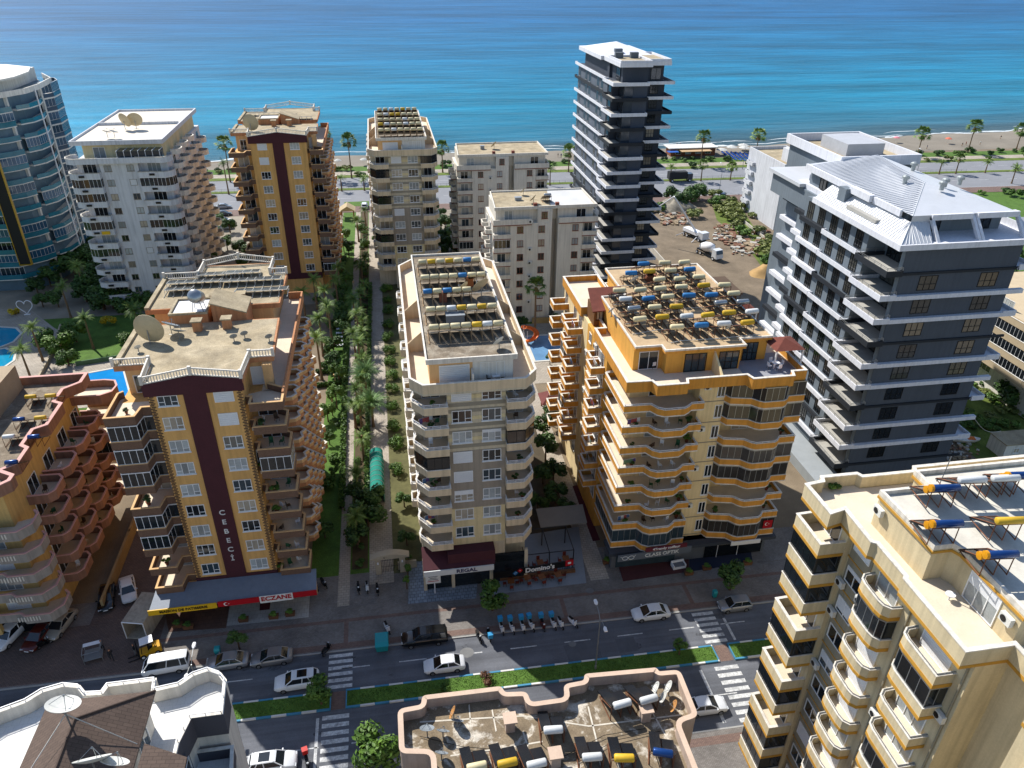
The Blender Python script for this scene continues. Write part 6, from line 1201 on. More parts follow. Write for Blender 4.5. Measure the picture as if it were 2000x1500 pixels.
def crown_mesh(name, mat, n=900, ls=.3, lobes=9, flat=.8, seed=0, hollow=.35):
    rr = random.Random(seed); mb = MB(); L_ = []
    for i in range(lobes):
        a = rr.uniform(0, 6.28); u_ = rr.uniform(-.55, .8); q = math.sqrt(max(0, 1-u_*u_))*.6; L_.append((q*math.cos(a), q*math.sin(a), u_*.6*flat, rr.uniform(.32, .52)))
    for i in range(n):
        cx, cy, cz, cr_ = rr.choice(L_); v = Vector((rr.gauss(0, 1), rr.gauss(0, 1), rr.gauss(0, 1))).normalized(); d = cr_*(rr.uniform(hollow, 1)**.5)
        p = Vector((cx, cy, cz))+v*d; p.z *= flat; nrm = (v+Vector((rr.uniform(-.7, .7), rr.uniform(-.7, .7), rr.uniform(-.2, .9)))).normalized(); q = nrm.to_track_quat('Z', 'Y'); s_ = ls*rr.uniform(.6, 1.4); w_ = s_*.55
        mb.add([p+q @ Vector((-s_/2, 0, 0)), p+q @ Vector((0, -w_/2, .03*s_)), p+q @ Vector((s_/2, 0, 0)), p+q @ Vector((0, w_/2, .03*s_))], [(0, 1, 2, 3)])
    return mb.mesh(name, mat)
def trunk_mesh(h, r, seed=0, branches=4, top=None):
    rr = random.Random(seed); mb = MB(); mb.tube((0, 0, 0), (0, 0, h), r, r*.7, 7)
    for k in range(branches): a = k*6.28/branches+rr.uniform(-.4, .4); mb.tube((0, 0, h*.9), (math.cos(a)*.45, math.sin(a)*.45, h+.5), r*.6, r*.25, 5)
    return mb.mesh('trunk', BARK)
CM = {}
def crown(kind, seed):
    k = (kind, seed)
    if k not in CM:
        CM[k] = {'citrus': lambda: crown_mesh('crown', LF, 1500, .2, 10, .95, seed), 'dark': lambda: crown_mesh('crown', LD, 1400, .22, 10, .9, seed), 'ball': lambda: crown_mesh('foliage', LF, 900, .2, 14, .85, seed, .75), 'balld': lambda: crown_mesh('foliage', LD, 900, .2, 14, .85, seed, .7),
                 'bush': lambda: crown_mesh('foliage', LD, 600, .26, 8, .7, seed), 'olive': lambda: crown_mesh('foliage', LO, 600, .26, 9, .55, seed), 'yellow': lambda: crown_mesh('foliage', LY, 600, .22, 8, .8, seed), 'red': lambda: crown_mesh('foliage', LR, 500, .22, 8, .5, seed), 'green': lambda: crown_mesh('foliage', LF, 600, .26, 8, .65, seed)}[kind]()
    return CM[k]
def tree(px, py, r, h, kind, label, z=0., group=None, xy=None):
    """px, py: foot of the trunk on the ground"""
    X, Y = xy or a2(px, py, z); sd_ = random.randrange(3); t = thing('tree', label, 'tree', (X, Y, z), 0, group)
    th = max(.4, h-r*1.1); O('trunk', cached(('tr', round(th, 1), round(r, 1)), lambda: trunk_mesh(th, .06+r*.05)), t)
    c = O('crown', crown(kind, sd_), t, (0, 0, h-r*.85), random.uniform(0, 6.28), (r*1.15, r*1.15, r*1.15)); return t
def bush(px, py, r, kind, label, z=0., group=None, xy=None, hs=1.0, name='bush', cat='bush'):
    X, Y = xy or a2(px, py, z); t = thing(name, label, cat, (X, Y, z), 0, group)
    O('stem', cached(('st', round(r, 1)), lambda: MB().tube((0, 0, 0), (0, 0, r*.7), .05, .04, 5).mesh('stem', BARK)), t); O('foliage', crown(kind, random.randrange(3)), t, (0, 0, r*.62*hs), random.uniform(0, 6.28), (r*1.15, r*1.15, r*1.15*hs)); return t
def fan_crown(seed):
    rr = random.Random(seed); mb = MB()
    for i in range(46):
        a = i*2.399; el_ = rr.uniform(-.55, 1.25); L_ = rr.uniform(.55, .8); d = Vector((math.cos(a)*math.cos(el_), math.sin(a)*math.cos(el_), math.sin(el_))); s_ = Vector((-math.sin(a), math.cos(a), 0)); up_ = d.cross(s_)
        mb.add([d*.1+s_*.012, d*L_+s_*.012, d*L_-s_*.012, d*.1-s_*.012], [(0, 1, 2, 3)])
        c0 = d*L_; nf = 9
        for k in range(nf):
            b_ = (k/(nf-1)-.5)*2.5; f_ = (d*math.cos(b_)+s_*math.sin(b_)); e_ = c0+f_*rr.uniform(.42, .55)-Vector((0, 0, .1+.12*abs(b_))); w_ = f_.cross(up_)*.045
            mb.add([c0, c0+f_*.25+w_, e_, c0+f_*.25-w_], [(0, 1, 2, 3)])
    return mb.mesh('crown', LP)
def skirt(seed):
    rr = random.Random(seed); mb = MB()
    for i in range(40):
        a = rr.uniform(0, 6.28); r_ = rr.uniform(.18, .42); z = rr.uniform(-.2, -.1); mb.add([(.1*math.cos(a), .1*math.sin(a), 0), (r_*math.cos(a-.15), r_*math.sin(a-.15), z-.35), (r_*.8*math.cos(a), r_*.8*math.sin(a), z-rr.uniform(.5, .9)), (r_*math.cos(a+.15), r_*math.sin(a+.15), z-.35)], [(0, 1, 2, 3)])
    return mb.mesh('dry_skirt', M('dry_fronds', '#8b744c', .95, .2))
def feather_crown(seed, mat=None, nf=34, droop=1.0):
    rr = random.Random(seed); mb = MB()
    for i in range(nf):
        a = i*2.399+rr.uniform(-.2, .2); el_ = rr.uniform(-.15, 1.25); seg = 7; L_ = rr.uniform(.85, 1.1); p = Vector((0, 0, 0)); d = Vector((math.cos(a)*math.cos(el_), math.sin(a)*math.cos(el_), math.sin(el_))); s_ = Vector((-math.sin(a), math.cos(a), 0)); last = None
        for k in range(seg+1):
            w_ = .2*math.sin(math.pi*min(1, (k+.7)/(seg+.9)))+.02
            if last is not None:
                q, dq, lw = last; m_ = (q+p)/2
                for sg in (-1, 1):
                    for f_ in (0, .5):
                        b0 = q+(p-q)*f_; e_ = b0+s_*sg*w_*1.1+dq*.14-Vector((0, 0, .07+.04*rr.random())); mb.add([b0, b0+(p-q)*.32, e_], [(0, 1, 2)])
                mb.add([q+s_*.008, p+s_*.008, p-s_*.008, q-s_*.008], [(0, 1, 2, 3)])
            last = (p.copy(), d.copy(), w_); p = p+d*(L_/seg); d = (d-Vector((0, 0, .17*droop))).normalized()
    return mb.mesh('crown', mat or LP)
FANS = [fan_crown(i) for i in range(3)]; FEA = [feather_crown(i) for i in range(3)]; DATE = [feather_crown(10+i, LDP, 56, .75) for i in range(2)]; SK = skirt(1)
def palm(X, Y, h, r, kind, label, group=None, z=0.):
    t = thing('palm_tree', label, 'palm', (X, Y, z), 0, group); k = random.randrange(3)
    def tr():
        mb = MB(); n_ = 6; lean = random.uniform(-.02, .02); pts = [(lean*h*(i/n_)**2, 0, h*i/n_) for i in range(n_+1)]
        for i in range(n_): mb.tube(pts[i], pts[i+1], .24-.1*i/n_ if i else .32, .24-.1*(i+1)/n_, 8)
        return mb.mesh('trunk', PBARK)
    O('trunk', cached(('ptr', round(h), k), tr), t, (0, 0, 0), 0, (1, 1, h/round(h) if round(h) else 1))
    me = {'fan': FANS[k], 'feather': FEA[k], 'date': DATE[k % 2]}[kind]; O('crown', me, t, (0, 0, h), random.uniform(0, 6.28), r)
    if kind == 'fan': O('dry_skirt', SK, t, (0, 0, h), 0, r*.9)
    if kind == 'date':
        mb = MB(); rr = random.Random(4)
        for i in range(26): a = i*2.4; mb.lathe([(.03, -.25), (.12, -.1), (.12, .1), (.03, .25)], (.55*math.cos(a), .55*math.sin(a), -.35-.25*rr.random()), 6)
        O('date_clusters', cached('dates', lambda: mb.mesh('date_clusters', DATES)), t, (0, 0, h))
    return t
def palm_y(px, py, Y, r, kind, label, group=None):     # crown seen at the pixel, foot on the line Y
    d = _f*FPX+_r*(px-1000)+_u*(750-py); t_ = Y/d.y; return palm(d.x*t_, Y, max(2., CAM_H+d.z*t_), r, kind, label, group)
random.seed(41)
for x, y in ((437, 281), (680, 276), (630, 264), (863, 290), (1112, 297), (1375, 268), (1482, 264)): palm_y(x, y, 262+random.uniform(0, 6), 2.9, 'fan', 'tall fan palm along the beach promenade', 'tall palms along the promenade')
for x, y in ((1803, 262), (1905, 248), (1997, 255)): palm_y(x, y, 268+(x-1800)*.04, 3.2, 'fan', 'tall fan palm along the beach promenade', 'tall palms along the promenade')
for x, y in ((436, 318), (665, 348), (710, 350), (1312, 326), (1373, 322), (1430, 326), (1487, 320), (1688, 320), (1742, 318), (1840, 318), (1875, 310), (1930, 318), (1985, 330), (905, 350), (1075, 330)): palm_y(x, y, 249.5-.027*(at(x, 350)[0]+54), 2.0, random.choice(['feather', 'fan']), 'short palm on the coast road median', 'short palms on the coast road median')
for x, y, bx_, by_ in ((1047, 560, 1049, 650),):
    X, Y, _ = at(bx_, by_); palm_y(x, y, Y, 2.2, 'fan', 'tall fan palm in front of the off white block')
GP = 'feather palms in the garden walk'
for x, y, h, r in ((612, 545, 7, 2.0), (633, 568, 8, 2.3), (640, 598, 7.5, 2.3), (622, 622, 8, 2.3), (618, 660, 8.5, 2.4), (660, 520, 7, 1.9), (690, 585, 6.5, 2.1), (697, 610, 6.5, 2.1), (690, 650, 6, 2.1), (700, 668, 6, 2.), (655, 545, 6.5, 1.9), (697, 430, 6, 1.9), (712, 410, 5, 1.8), (695, 760, 5, 1.9), (690, 790, 4.5, 1.8), (705, 700, 5, 2.0), (590, 570, 7, 2.0)):
    palm(*a2(x, y, h), h, r, 'feather', 'feather palm in the planted garden walk between the blocks', GP)
palm(*a2(712, 730, 4.5), 4.5, 3.0, 'date', 'wide date palm with orange fruit in the garden walk', 'date palms in the garden walk'); palm(*a2(725, 788, 4.5), 4.5, 3.0, 'date', 'wide date palm with orange fruit in the garden walk', 'date palms in the garden walk')
for x, y, h, r in ((62, 640, 7, 2.2), (40, 682, 6.5, 2.2), (165, 622, 6.5, 2.0), (262, 605, 5, 2.4), (120, 560, 7, 2.), (150, 520, 8, 2.)): palm(*a2(x, y, h), h, r, 'feather', 'palm in the pool garden of the teal tower', 'palms in the pool garden')
palm(*a2(1985, 330, 5), 5, 2.2, 'feather', 'palm in the hotel garden behind the metal roof')
# street trees
tree(962, 1192, 1.75, 3.9, 'citrus', 'round citrus tree on the pavement by the parked delivery scooters', .12); tree(1425, 1152, 1.75, 3.9, 'dark', 'round dark tree on the pavement by the grey hatchback', .12)
tree(628, 1375, 1.5, 3.6, 'citrus', 'bushy tree on the street median beside the zebra crossing', .16); tree(468, 1268, 1.0, 2.6, 'dark', 'small thin tree by the parked silver cars', .12); tree(1326, 1278, .75, 2.2, 'citrus', 'young bright green tree on the street median', .16)
tree(740, 1487, 2.3, 4.0, 'citrus', 'large glossy citrus tree at the south pavement', .12)
tree(795, 1150, .5, 2.0, 'citrus', 'slim potted tree beside the white VESTEL sign', .12); tree(797, 1128, .5, 2., 'citrus', 'slim trimmed shrub by the gate wall', .12); tree(798, 1105, .5, 2., 'citrus', 'slim trimmed shrub nearest the garden gate', .12)
bush(950, 1332, .9, 'red', 'low reddish shrub on the street median', .16); bush(870, 1348, .6, 'green', 'low green shrub on the street median', .16)
# ball bushes along C and hedges in the garden
for i, (x, y) in enumerate(((742, 592), (745, 612), (748, 640), (752, 665), (757, 690), (760, 712), (763, 740), (766, 765), (768, 800), (772, 838), (776, 872), (785, 925), (738, 570), (735, 548))):
    bush(0, 0, random.uniform(1.1, 1.35), 'ball', 'clipped ball bush lining the path beside the REGAL block', .05, 'ball bushes along the REGAL block', (-1.55+random.uniform(-.2, .2), at(x, y)[1]))
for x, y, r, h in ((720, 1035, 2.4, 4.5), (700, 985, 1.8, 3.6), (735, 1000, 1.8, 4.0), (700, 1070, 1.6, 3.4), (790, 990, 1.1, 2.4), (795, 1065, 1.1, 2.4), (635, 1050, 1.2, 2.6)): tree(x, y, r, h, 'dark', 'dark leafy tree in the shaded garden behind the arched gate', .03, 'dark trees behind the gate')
for x, y in ((642, 690), (640, 720), (650, 640), (660, 740), (655, 900), (645, 950), (672, 650), (668, 600), (640, 850), (660, 830), (620, 590), (665, 560), (702, 520), (715, 480), (700, 450), (735, 470)): bush(x, y, random.uniform(.8, 1.5), random.choice(['ball', 'bush', 'green']), 'rounded shrub along the lawn of the garden walk', .03, 'shrubs in the garden walk')
for x, y in ((644, 868), (650, 812), (648, 780), (655, 935)): tree(x, y, .8, 2.2, 'citrus', 'small round tree on the garden lawn', .03, 'small round garden trees')
def hedge(p0, p1, w_, h_, label, mat=None, group=None):
    a, b_ = Vector((*a2(*p0), 0)), Vector((*a2(*p1), 0)); d = b_-a; L_ = d.length; rr = random.Random(int(p0[0])); mb = MB()
    for i in range(int(min(3200, L_*w_*70+300))):
        u_, v_, s_ = rr.random(), rr.uniform(-.5, .5), rr.random(); z = h_*(s_ if abs(v_) > .42 else rr.uniform(.75, 1)); p = a+d*u_+Vector((-d.y, d.x, 0)).normalized()*v_*w_; p.z = z+.05
        q = Vector((rr.uniform(-1, 1), rr.uniform(-1, 1), rr.uniform(.1, 1.2))).normalized().to_track_quat('Z', 'Y'); e_ = rr.uniform(.12, .26); mb.add([p+q @ Vector((-e_, 0, 0)), p+q @ Vector((0, -e_*.5, 0)), p+q @ Vector((e_, 0, 0)), p+q @ Vector((0, e_*.5, 0))], [(0, 1, 2, 3)])
    t = thing('hedge', label, 'hedge', tuple((a+b_)/2), 0, group); c_ = (a+b_)/2; mb.v = [(p[0]-c_.x, p[1]-c_.y, p[2]) for p in mb.v]; O('foliage', mb.mesh('foliage', mat or LF), t)
    n_ = d.normalized(); O('wood', MB().cbox((0, 0, h_*.4), L_*.97, w_*.7, h_*.75, math.atan2(d.y, d.x)).mesh('wood', M('hedge_core', '#22301a', .95)), t); return t
hedge((618, 730), (665, 728), .8, .8, 'low clipped hedge across the garden lawn near the loungers'); hedge((618, 757), (668, 752), .8, .8, 'low clipped hedge across the garden lawn'); hedge((668, 1000), (676, 660), .9, 1.0, 'long clipped hedge beside the garden path')
hedge((716, 1000), (724, 560), .8, 1.2, 'long leafy hedge between the two garden paths')
# between C and G, round E2
for x, y, r, h in ((1065, 905, 1.9, 5.0), (1080, 950, 1.8, 4.4), (1060, 860, 1.6, 4.6), (1085, 985, 1.6, 3.6), (1105, 1010, 1.3, 3.0), (1060, 945, 1.6, 3.6), (1075, 830, 1.5, 4.), (1050, 1000, 1.4, 3.)): tree(x, y, r, h, 'dark', 'dense dark tree in the passage beside the yellow orange block', .04, 'dark trees in the passage')
for x, y, r, h in ((985, 640, 1.7, 4), (1015, 648, 1.6, 3.6), (1090, 640, 1.5, 3.2), (1120, 620, 1.5, 3.), (1000, 610, 1.6, 4), (880, 480, 2.2, 5.5), (895, 505, 2.2, 5), (870, 455, 2., 5)): tree(x, y, r, h, 'dark', 'dark tree at the foot of the off white block', .03, 'dark trees at the off white block')
tree(1074, 712, .8, 2.2, 'citrus', 'small tree at the pale pool terrace', .04); tree(1078, 745, .8, 2., 'citrus', 'small tree below the pale pool terrace', .04)
# left gardens
for x, y, r, h in ((120, 690, 2.6, 4.2), (150, 668, 2.4, 4.2), (95, 680, 2.2, 3.8), (135, 715, 1.8, 3.)): tree(x, y, r, h, 'citrus', 'broad bushy tree behind the pool deck', .02, 'bushy trees behind the pool')
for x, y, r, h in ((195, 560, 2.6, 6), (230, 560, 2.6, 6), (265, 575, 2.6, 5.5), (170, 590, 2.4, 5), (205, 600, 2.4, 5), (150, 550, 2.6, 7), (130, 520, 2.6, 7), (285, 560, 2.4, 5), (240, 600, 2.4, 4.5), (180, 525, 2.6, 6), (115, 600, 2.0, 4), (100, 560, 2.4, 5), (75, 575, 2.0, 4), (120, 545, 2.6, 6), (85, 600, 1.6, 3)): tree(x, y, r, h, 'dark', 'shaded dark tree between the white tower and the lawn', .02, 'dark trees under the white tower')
bush(214, 635, 1.5, 'yellow', 'bright yellow flowering shrub beside the lawn', .02); bush(243, 672, 1.6, 'ball', 'large clipped round bush on the lawn behind the CEBECI block', .02); bush(30, 615, 1.2, 'yellow', 'yellow green shrub near the heart arch', .02)
t = thing('cypress_tree', 'slim dark cypress beside the free form pool', 'tree', (*a2(22, 790), 0)); O('trunk', MB().tube((0, 0, 0), (0, 0, 1), .12).mesh('trunk', BARK), t); O('crown', crown('balld', 1), t, (0, 0, 3.4), 0, (1.2, 1.2, 4.2))
# undergrowth filling the planted strips
random.seed(47)
for i in range(46): Y_ = 74+i*3.1+random.uniform(-1, 1); bush(0, 0, random.uniform(.5, .95), random.choice(['green', 'bush', 'ball']), 'small shrub in the bed between the garden paths', .05, 'small shrubs in the garden bed', (-6.8+random.uniform(-.7, .7), Y_))
for i in range(12): Y_ = 78+i*9+random.uniform(-2, 2); palm(-6.7+random.uniform(-.4, .4), Y_, random.uniform(3, 5.5), random.uniform(1.6, 2.1), 'feather', 'feather palm in the planted garden walk between the blocks', GP)
for i in range(16): Y_ = 108+i*6+random.uniform(-2, 2); tree(0, 0, random.uniform(1.2, 1.9), random.uniform(3, 4.5), random.choice(['dark', 'citrus']), 'leafy tree beside the lawn of the garden walk', .03, 'leafy trees of the garden walk', (-11.5+random.uniform(-1, 1), Y_))
for i in range(26):
    x, y = random.uniform(95, 300), random.uniform(490, 615)
    if y > 560 and x < 150: continue
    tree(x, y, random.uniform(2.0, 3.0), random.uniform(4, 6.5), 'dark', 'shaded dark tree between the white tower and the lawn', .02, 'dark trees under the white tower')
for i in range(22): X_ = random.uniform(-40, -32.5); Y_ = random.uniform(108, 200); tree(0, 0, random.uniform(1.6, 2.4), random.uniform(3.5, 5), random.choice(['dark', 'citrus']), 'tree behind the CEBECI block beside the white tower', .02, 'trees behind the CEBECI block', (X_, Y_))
for i in range(14): X_ = random.uniform(12.3, 16); Y_ = random.uniform(150, 220); tree(0, 0, random.uniform(1.4, 2.), random.uniform(3.5, 5), 'dark', 'tree between the slim beige tower and the off white coast block', .02, 'trees beside the slim tower', (X_, Y_))
# near coast
random.seed(43)
for x, y in ((425, 470), (450, 455), (445, 490), (420, 500), (640, 490), (655, 470), (470, 500), (415, 525), (640, 520), (650, 440), (430, 445)): tree(x, y, 1.9, 4.2, random.choice(['dark', 'citrus']), 'garden tree beside the striped coast tower', .02, 'trees by the striped coast tower')
for x, y, r in ((1350, 395, 3.2), (1330, 405, 2.8), (1365, 390, 2.6), (1310, 395, 2.4)): tree(x, y, r, 5., 'dark', 'dense tree at the building site edge by the coast road', .02, 'trees at the building site edge')
BG = 'bushes along the promenade'
for i in range(120):
    X = -95+i*3.3+random.uniform(-2, 2); bush(0, 0, random.uniform(1.0, 2.0), random.choice(['bush', 'bush', 'green', 'olive']), 'bush in the planted strip of the beach promenade', .08, BG, (X, Yc(random.choice([268, 276.5, 279]), X)+random.uniform(-.8, .8)))
for i in range(46):
    X = 62+random.uniform(0, 200); Y_ = Yc(random.uniform(215, 225), X)
    if 100 < X < 121 and Y_ < 216: continue
    if X > 118 or X < 100: bush(0, 0, random.uniform(1.2, 2.4), random.choice(['bush', 'green', 'olive']), 'shrub in the strip on the land side of the coast road', .03, 'shrubs by the coast road', (X, Y_))
for x, y in ((1395, 385), (1400, 410), (1415, 420), (1430, 430), (1410, 400), (1440, 445), (1425, 410), (1450, 460), (1515, 520), (1500, 515), (1395, 400), (1440, 410), (1405, 395), (1420, 405), (1435, 420), (1445, 432), (1460, 400), (1465, 415), (1475, 395), (1470, 425), (1500, 470), (1490, 500), (1505, 490), (1480, 455), (1425, 395), (1510, 510), (1495, 480), (1355, 425)): bush(x, y, random.uniform(1.3, 2.6), random.choice(['olive', 'green', 'olive']), 'wild shrub on the weedy edge of the building site', .02, 'wild shrubs on the building site')
for i in range(70):
    x, y = random.uniform(1862, 2060), random.uniform(745, 855)
    if y < 750+(1900-x)*.3: continue
    bush(x, y, random.uniform(.6, 1.5), random.choice(['green', 'green', 'olive']), 'weed clump on the overgrown plot behind the grey building', .02, 'weed clumps on the overgrown plot', hs=.8)
for x, y, r in ((1965, 790, 2.6), (1995, 800, 2.4), (1915, 720, 2.), (1980, 560, 3), (1960, 590, 2.6), (1990, 520, 2.6), (1925, 590, 2.5), (1910, 650, 2.)): tree(x, y, r, 4.4, random.choice(['citrus', 'dark']), 'leafy tree behind the grey metal roofed building', .02, 'trees behind the grey building')
# grass blades on the median and lawns (uncountable)
mb = MB(); rr = random.Random(5)
for i in range(9000):
    X = rr.uniform(-30, 45); Y = Ys(rr.uniform(52.8, 54.5), X)
    if abs(X-cx1) < .9 or abs(X-cx2) < 1.1: continue
    a = rr.uniform(0, 6.28); h = rr.uniform(.06, .16); mb.add([(X-.04*math.cos(a), Y-.04*math.sin(a), .15), (X+.04*math.cos(a), Y+.04*math.sin(a), .15), (X+.05*rr.uniform(-1, 1), Y+.05*rr.uniform(-1, 1), .15+h)], [(0, 1, 2)])
struct('grass', mb, LF, kind='stuff')
# ------------------------------------------------------------------ vehicles
CARG = glassmat('car_glass', (.01, .014, .018), .05, .8); TYRE = M('tyre', '#111112', .85, .1); RIM = M('alloy_rim', '#8f9194', .35, .05, metal=.7); LAMPW = M('headlamp', '#c9ced3', .2, .03, spec=.8); LAMPR = M('tail_lamp', '#7d1014', .25, .03)
PAINTS = {'white': M('car_white', '#cfd2d6', .3, .02, coat=.6), 'silver': M('car_silver', '#8f949b', .3, .03, metal=.5, coat=.5), 'grey': M('car_grey', '#7c7d80', .3, .03, metal=.4, coat=.5), 'black': M('car_black', '#0d0f12', .25, .05, coat=.7), 'red': M('car_dark_red', '#4a1512', .3, .05, coat=.6), 'blue': M('car_navy', '#1b2436', .3, .03, coat=.6), 'beige': M('car_beige', '#8f8a80', .35, .03, coat=.5)}
def loft(secs, mb=None):                      # secs: list of closed loops with the same count
    mb = mb or MB(); n = len(secs[0]); vs_ = [p for s_ in secs for p in s_]; fs = []
    for i in range(len(secs)-1):
        for k in range(n): fs.append((i*n+k, i*n+(k+1) % n, (i+1)*n+(k+1) % n, (i+1)*n+k))
    fs += [tuple(range(n-1, -1, -1)), tuple((len(secs)-1)*n+k for k in range(n))]; return mb.add(vs_, fs)
SPEC = {  # length, width, height, belt, body stations (x, zlow, ztop, wfac), cabin base (x0,x1), cabin top (x0,x1)
 'sedan': (4.5, 1.78, 1.45, .95, [(-2.25, .45, .72, .80), (-2.1, .28, .86, .93), (-1.4, .22, .98, 1), (-.5, .2, .96, 1), (.6, .2, .93, 1), (1.3, .2, .86, 1), (1.95, .26, .74, .95), (2.25, .4, .6, .80)], (-1.75, 1.15), (-1.0, .25)),
 'suv': (4.6, 1.86, 1.66, 1.05, [(-2.3, .5, .95, .84), (-2.15, .32, 1.08, .95), (-1.4, .26, 1.08, 1), (.6, .26, 1.06, 1), (1.4, .28, 1.02, 1), (2.0, .32, .9, .95), (2.3, .45, .75, .82)], (-2.15, 1.2), (-1.7, .35)),
 'hatch': (3.95, 1.7, 1.48, .95, [(-1.97, .45, .85, .84), (-1.85, .28, .97, .95), (-1.2, .22, .97, 1), (.6, .2, .94, 1), (1.2, .22, .88, 1), (1.75, .28, .76, .95), (1.97, .4, .62, .80)], (-1.85, 1.05), (-1.45, .3)),
 'pickup': (5.2, 1.85, 1.75, 1.08, [(-2.6, .5, 1.05, .92), (-2.5, .4, 1.1, .98), (-.6, .36, 1.1, 1), (.9, .36, 1.1, 1), (1.7, .36, 1.05, 1), (2.35, .4, .92, .96), (2.6, .5, .8, .86)], (-2.5, 1.35), (-2.35, .55)),
 'van': (4.7, 1.75, 2.05, 1.1, [(-2.35, .45, 1.1, .9), (-2.3, .35, 1.12, .97), (1.6, .32, 1.12, 1), (2.2, .34, 1.05, .96), (2.35, .4, .95, .88)], (-2.32, 2.2), (-2.2, 1.45))}
def car_meshes(kind, col):
    L_, W, Hh, belt, st, cb, ct = SPEC[kind]; w2 = W/2; P = PAINTS[col]; secs = []
    for x, zl, zt_, wf in st:
        w_ = w2*wf; zm = zl+(zt_-zl)*.55
        secs.append([(x, -w_*.93, zl), (x, w_*.93, zl), (x, w_, zl+.12), (x, w_, zm), (x, w_*.95, zt_-.04), (x, w_*.86, zt_), (x, -w_*.86, zt_), (x, -w_*.95, zt_-.04), (x, -w_, zm), (x, -w_, zl+.12)])
    body = loft(secs).mesh('body', P, True)
    wb, wt = w2*.88, w2*.68; z0_, z1_ = belt-.05, Hh-.06
    c = [(cb[0], -wb, z0_), (cb[1], -wb, z0_), (cb[1], wb, z0_), (cb[0], wb, z0_)]; d = [(ct[0], -wt, z1_), (ct[1], -wt, z1_), (ct[1], wt, z1_), (ct[0], wt, z1_)]
    g = MB(); g.add(c+d, [(0, 1, 5, 4), (1, 2, 6, 5), (2, 3, 7, 6), (3, 0, 4, 7), (4, 5, 6, 7)]); glass = g.mesh('window_glass', CARG)
    r_ = MB(); rs = []
    for x, zz_, wf in ((ct[0]-.12, Hh-.07, .92), (ct[0]+.15, Hh-.005, 1.0), ((ct[0]+ct[1])/2, Hh+.02, 1.02), (ct[1]-.1, Hh-.005, 1.0), (ct[1]+.12, Hh-.07, .94)):
        w_ = wt*1.04*wf; rs.append([(x, -w_, zz_-.05), (x, w_, zz_-.05), (x, w_*.9, zz_), (x, -w_*.9, zz_)])
    loft(rs, r_)
    for sg in (-1, 1):                         # pillars
        for (xb, xt) in ((cb[0], ct[0]), (cb[1], ct[1]), ((cb[0]+cb[1])/2-.1, (ct[0]+ct[1])/2)):
            a = Vector((xb, sg*(wb+.01), z0_)); b_ = Vector((xt, sg*(wt+.01), z1_)); r_.tube(a, b_, .055, .05, 5)
        if kind in ('van', 'pickup', 'suv'): a = Vector(((cb[0]*.72), sg*(wb+.01), z0_)); r_.tube(a, (ct[0]*.72, sg*(wt+.01), z1_), .06, .05, 5)
    roof = r_.mesh('roof', P, False)
    t = MB(); t.lathe([(.1, -.1), (.27, -.1), (.32, -.06), (.32, .06), (.27, .1), (.1, .1)], (0, 0, 0), 16, q=Matrix.Rotation(rad(90), 3, 'X').to_quaternion()); ri = MB(); ri.lathe([(.03, -.108), (.19, -.112), (.2, .112), (.03, .108)], (0, 0, 0), 12, q=Matrix.Rotation(rad(90), 3, 'X').to_quaternion())
    hl = MB().cbox((0, 0, 0), .16, .34, .13).mesh('headlight', LAMPW); tl = MB().cbox((0, 0, 0), .14, .32, .16).mesh('tail_light', LAMPR); mi = MB().cbox((0, 0, 0), .12, .2, .13).mesh('mirror', P); pl = MB().cbox((0, 0, 0), .03, .5, .12).mesh('plate', METALW)
    sr = MB().cbox((0, 0, 0), 1.0, W*.5, .02).mesh('sunroof', CARG)
    return body, glass, roof, t.mesh('tyre', TYRE, False), ri.mesh('rim', RIM), hl, tl, mi, pl, sr
def car(px, py, kind, col, heading, label, z=.02, xy=None, group=None, sunroof=False, s=1.0):
    """heading: degrees of the car's front from +X"""
    L_, W, Hh, belt, st, cb, ct = SPEC[kind]; X, Y = xy or a2(px, py, z+.6)
    t = thing('parked_car' if kind != 'van' else 'minivan', label, 'car' if kind not in ('van', 'pickup') else {'van': 'van', 'pickup': 'pickup'}[kind], (X, Y, z), rad(heading), group)
    if s != 1: t.scale = (s, s, s)
    b_, g, r_, ty, ri, hl, tl, mi, pl, sr = cached(('car', kind, col), lambda: car_meshes(kind, col))
    O('body', b_, t); O('window_glass', g, t); ro = O('roof', r_, t)
    if sunroof: O('sunroof', sr, ro, ((ct[0]+ct[1])/2+.05, 0, Hh+.035))
    for x in (-L_*.29, L_*.3):
        for y in (-W/2+.07, W/2-.07): w_ = O('wheel', ty, t, (x, y, .32)); O('rim', ri, w_)
    for y in (-W*.33, W*.33): O('headlight', hl, t, (L_/2-.11, y, st[-1][2]-.02)); O('tail_light', tl, t, (-L_/2+.09, y, st[0][2]-.12))
    for y in (-W/2-.04, W/2+.04): O('mirror', mi, t, (cb[1]-.25, y, belt+.05))
    O('plate', pl, t, (L_/2+.0, 0, .45)); return t
car(868, 1297, 'sedan', 'white', 180, 'white sedan driving past the black pickup on the near street'); car(580, 1330, 'suv', 'white', 182, 'white SUV with a black glass roof beside the median tree', sunroof=True)
car(531, 1283, 'sedan', 'grey', 181, 'beige grey sedan parked at the kerb near the zebra crossing'); car(444, 1291, 'sedan', 'silver', 181, 'old silver sedan parked behind the white van'); car(325, 1300, 'van', 'white', 184, 'white minibus van parked by the sunlit paving')
car(829, 1245, 'pickup', 'black', 180, 'black pickup with a covered bed parked by the teal container'); car(1271, 1196, 'sedan', 'white', 180, 'white sedan parked near the red forecourt'); car(1435, 1180, 'hatch', 'silver', 180, 'silver hatchback parked under the round dark tree')
car(1378, 1378, 'sedan', 'white', 0, 'white car driving beside the stained roof parapet'); car(532, 1490, 'suv', 'white', 0, 'white car with a dark roof panel below the white curved terraces', sunroof=True)
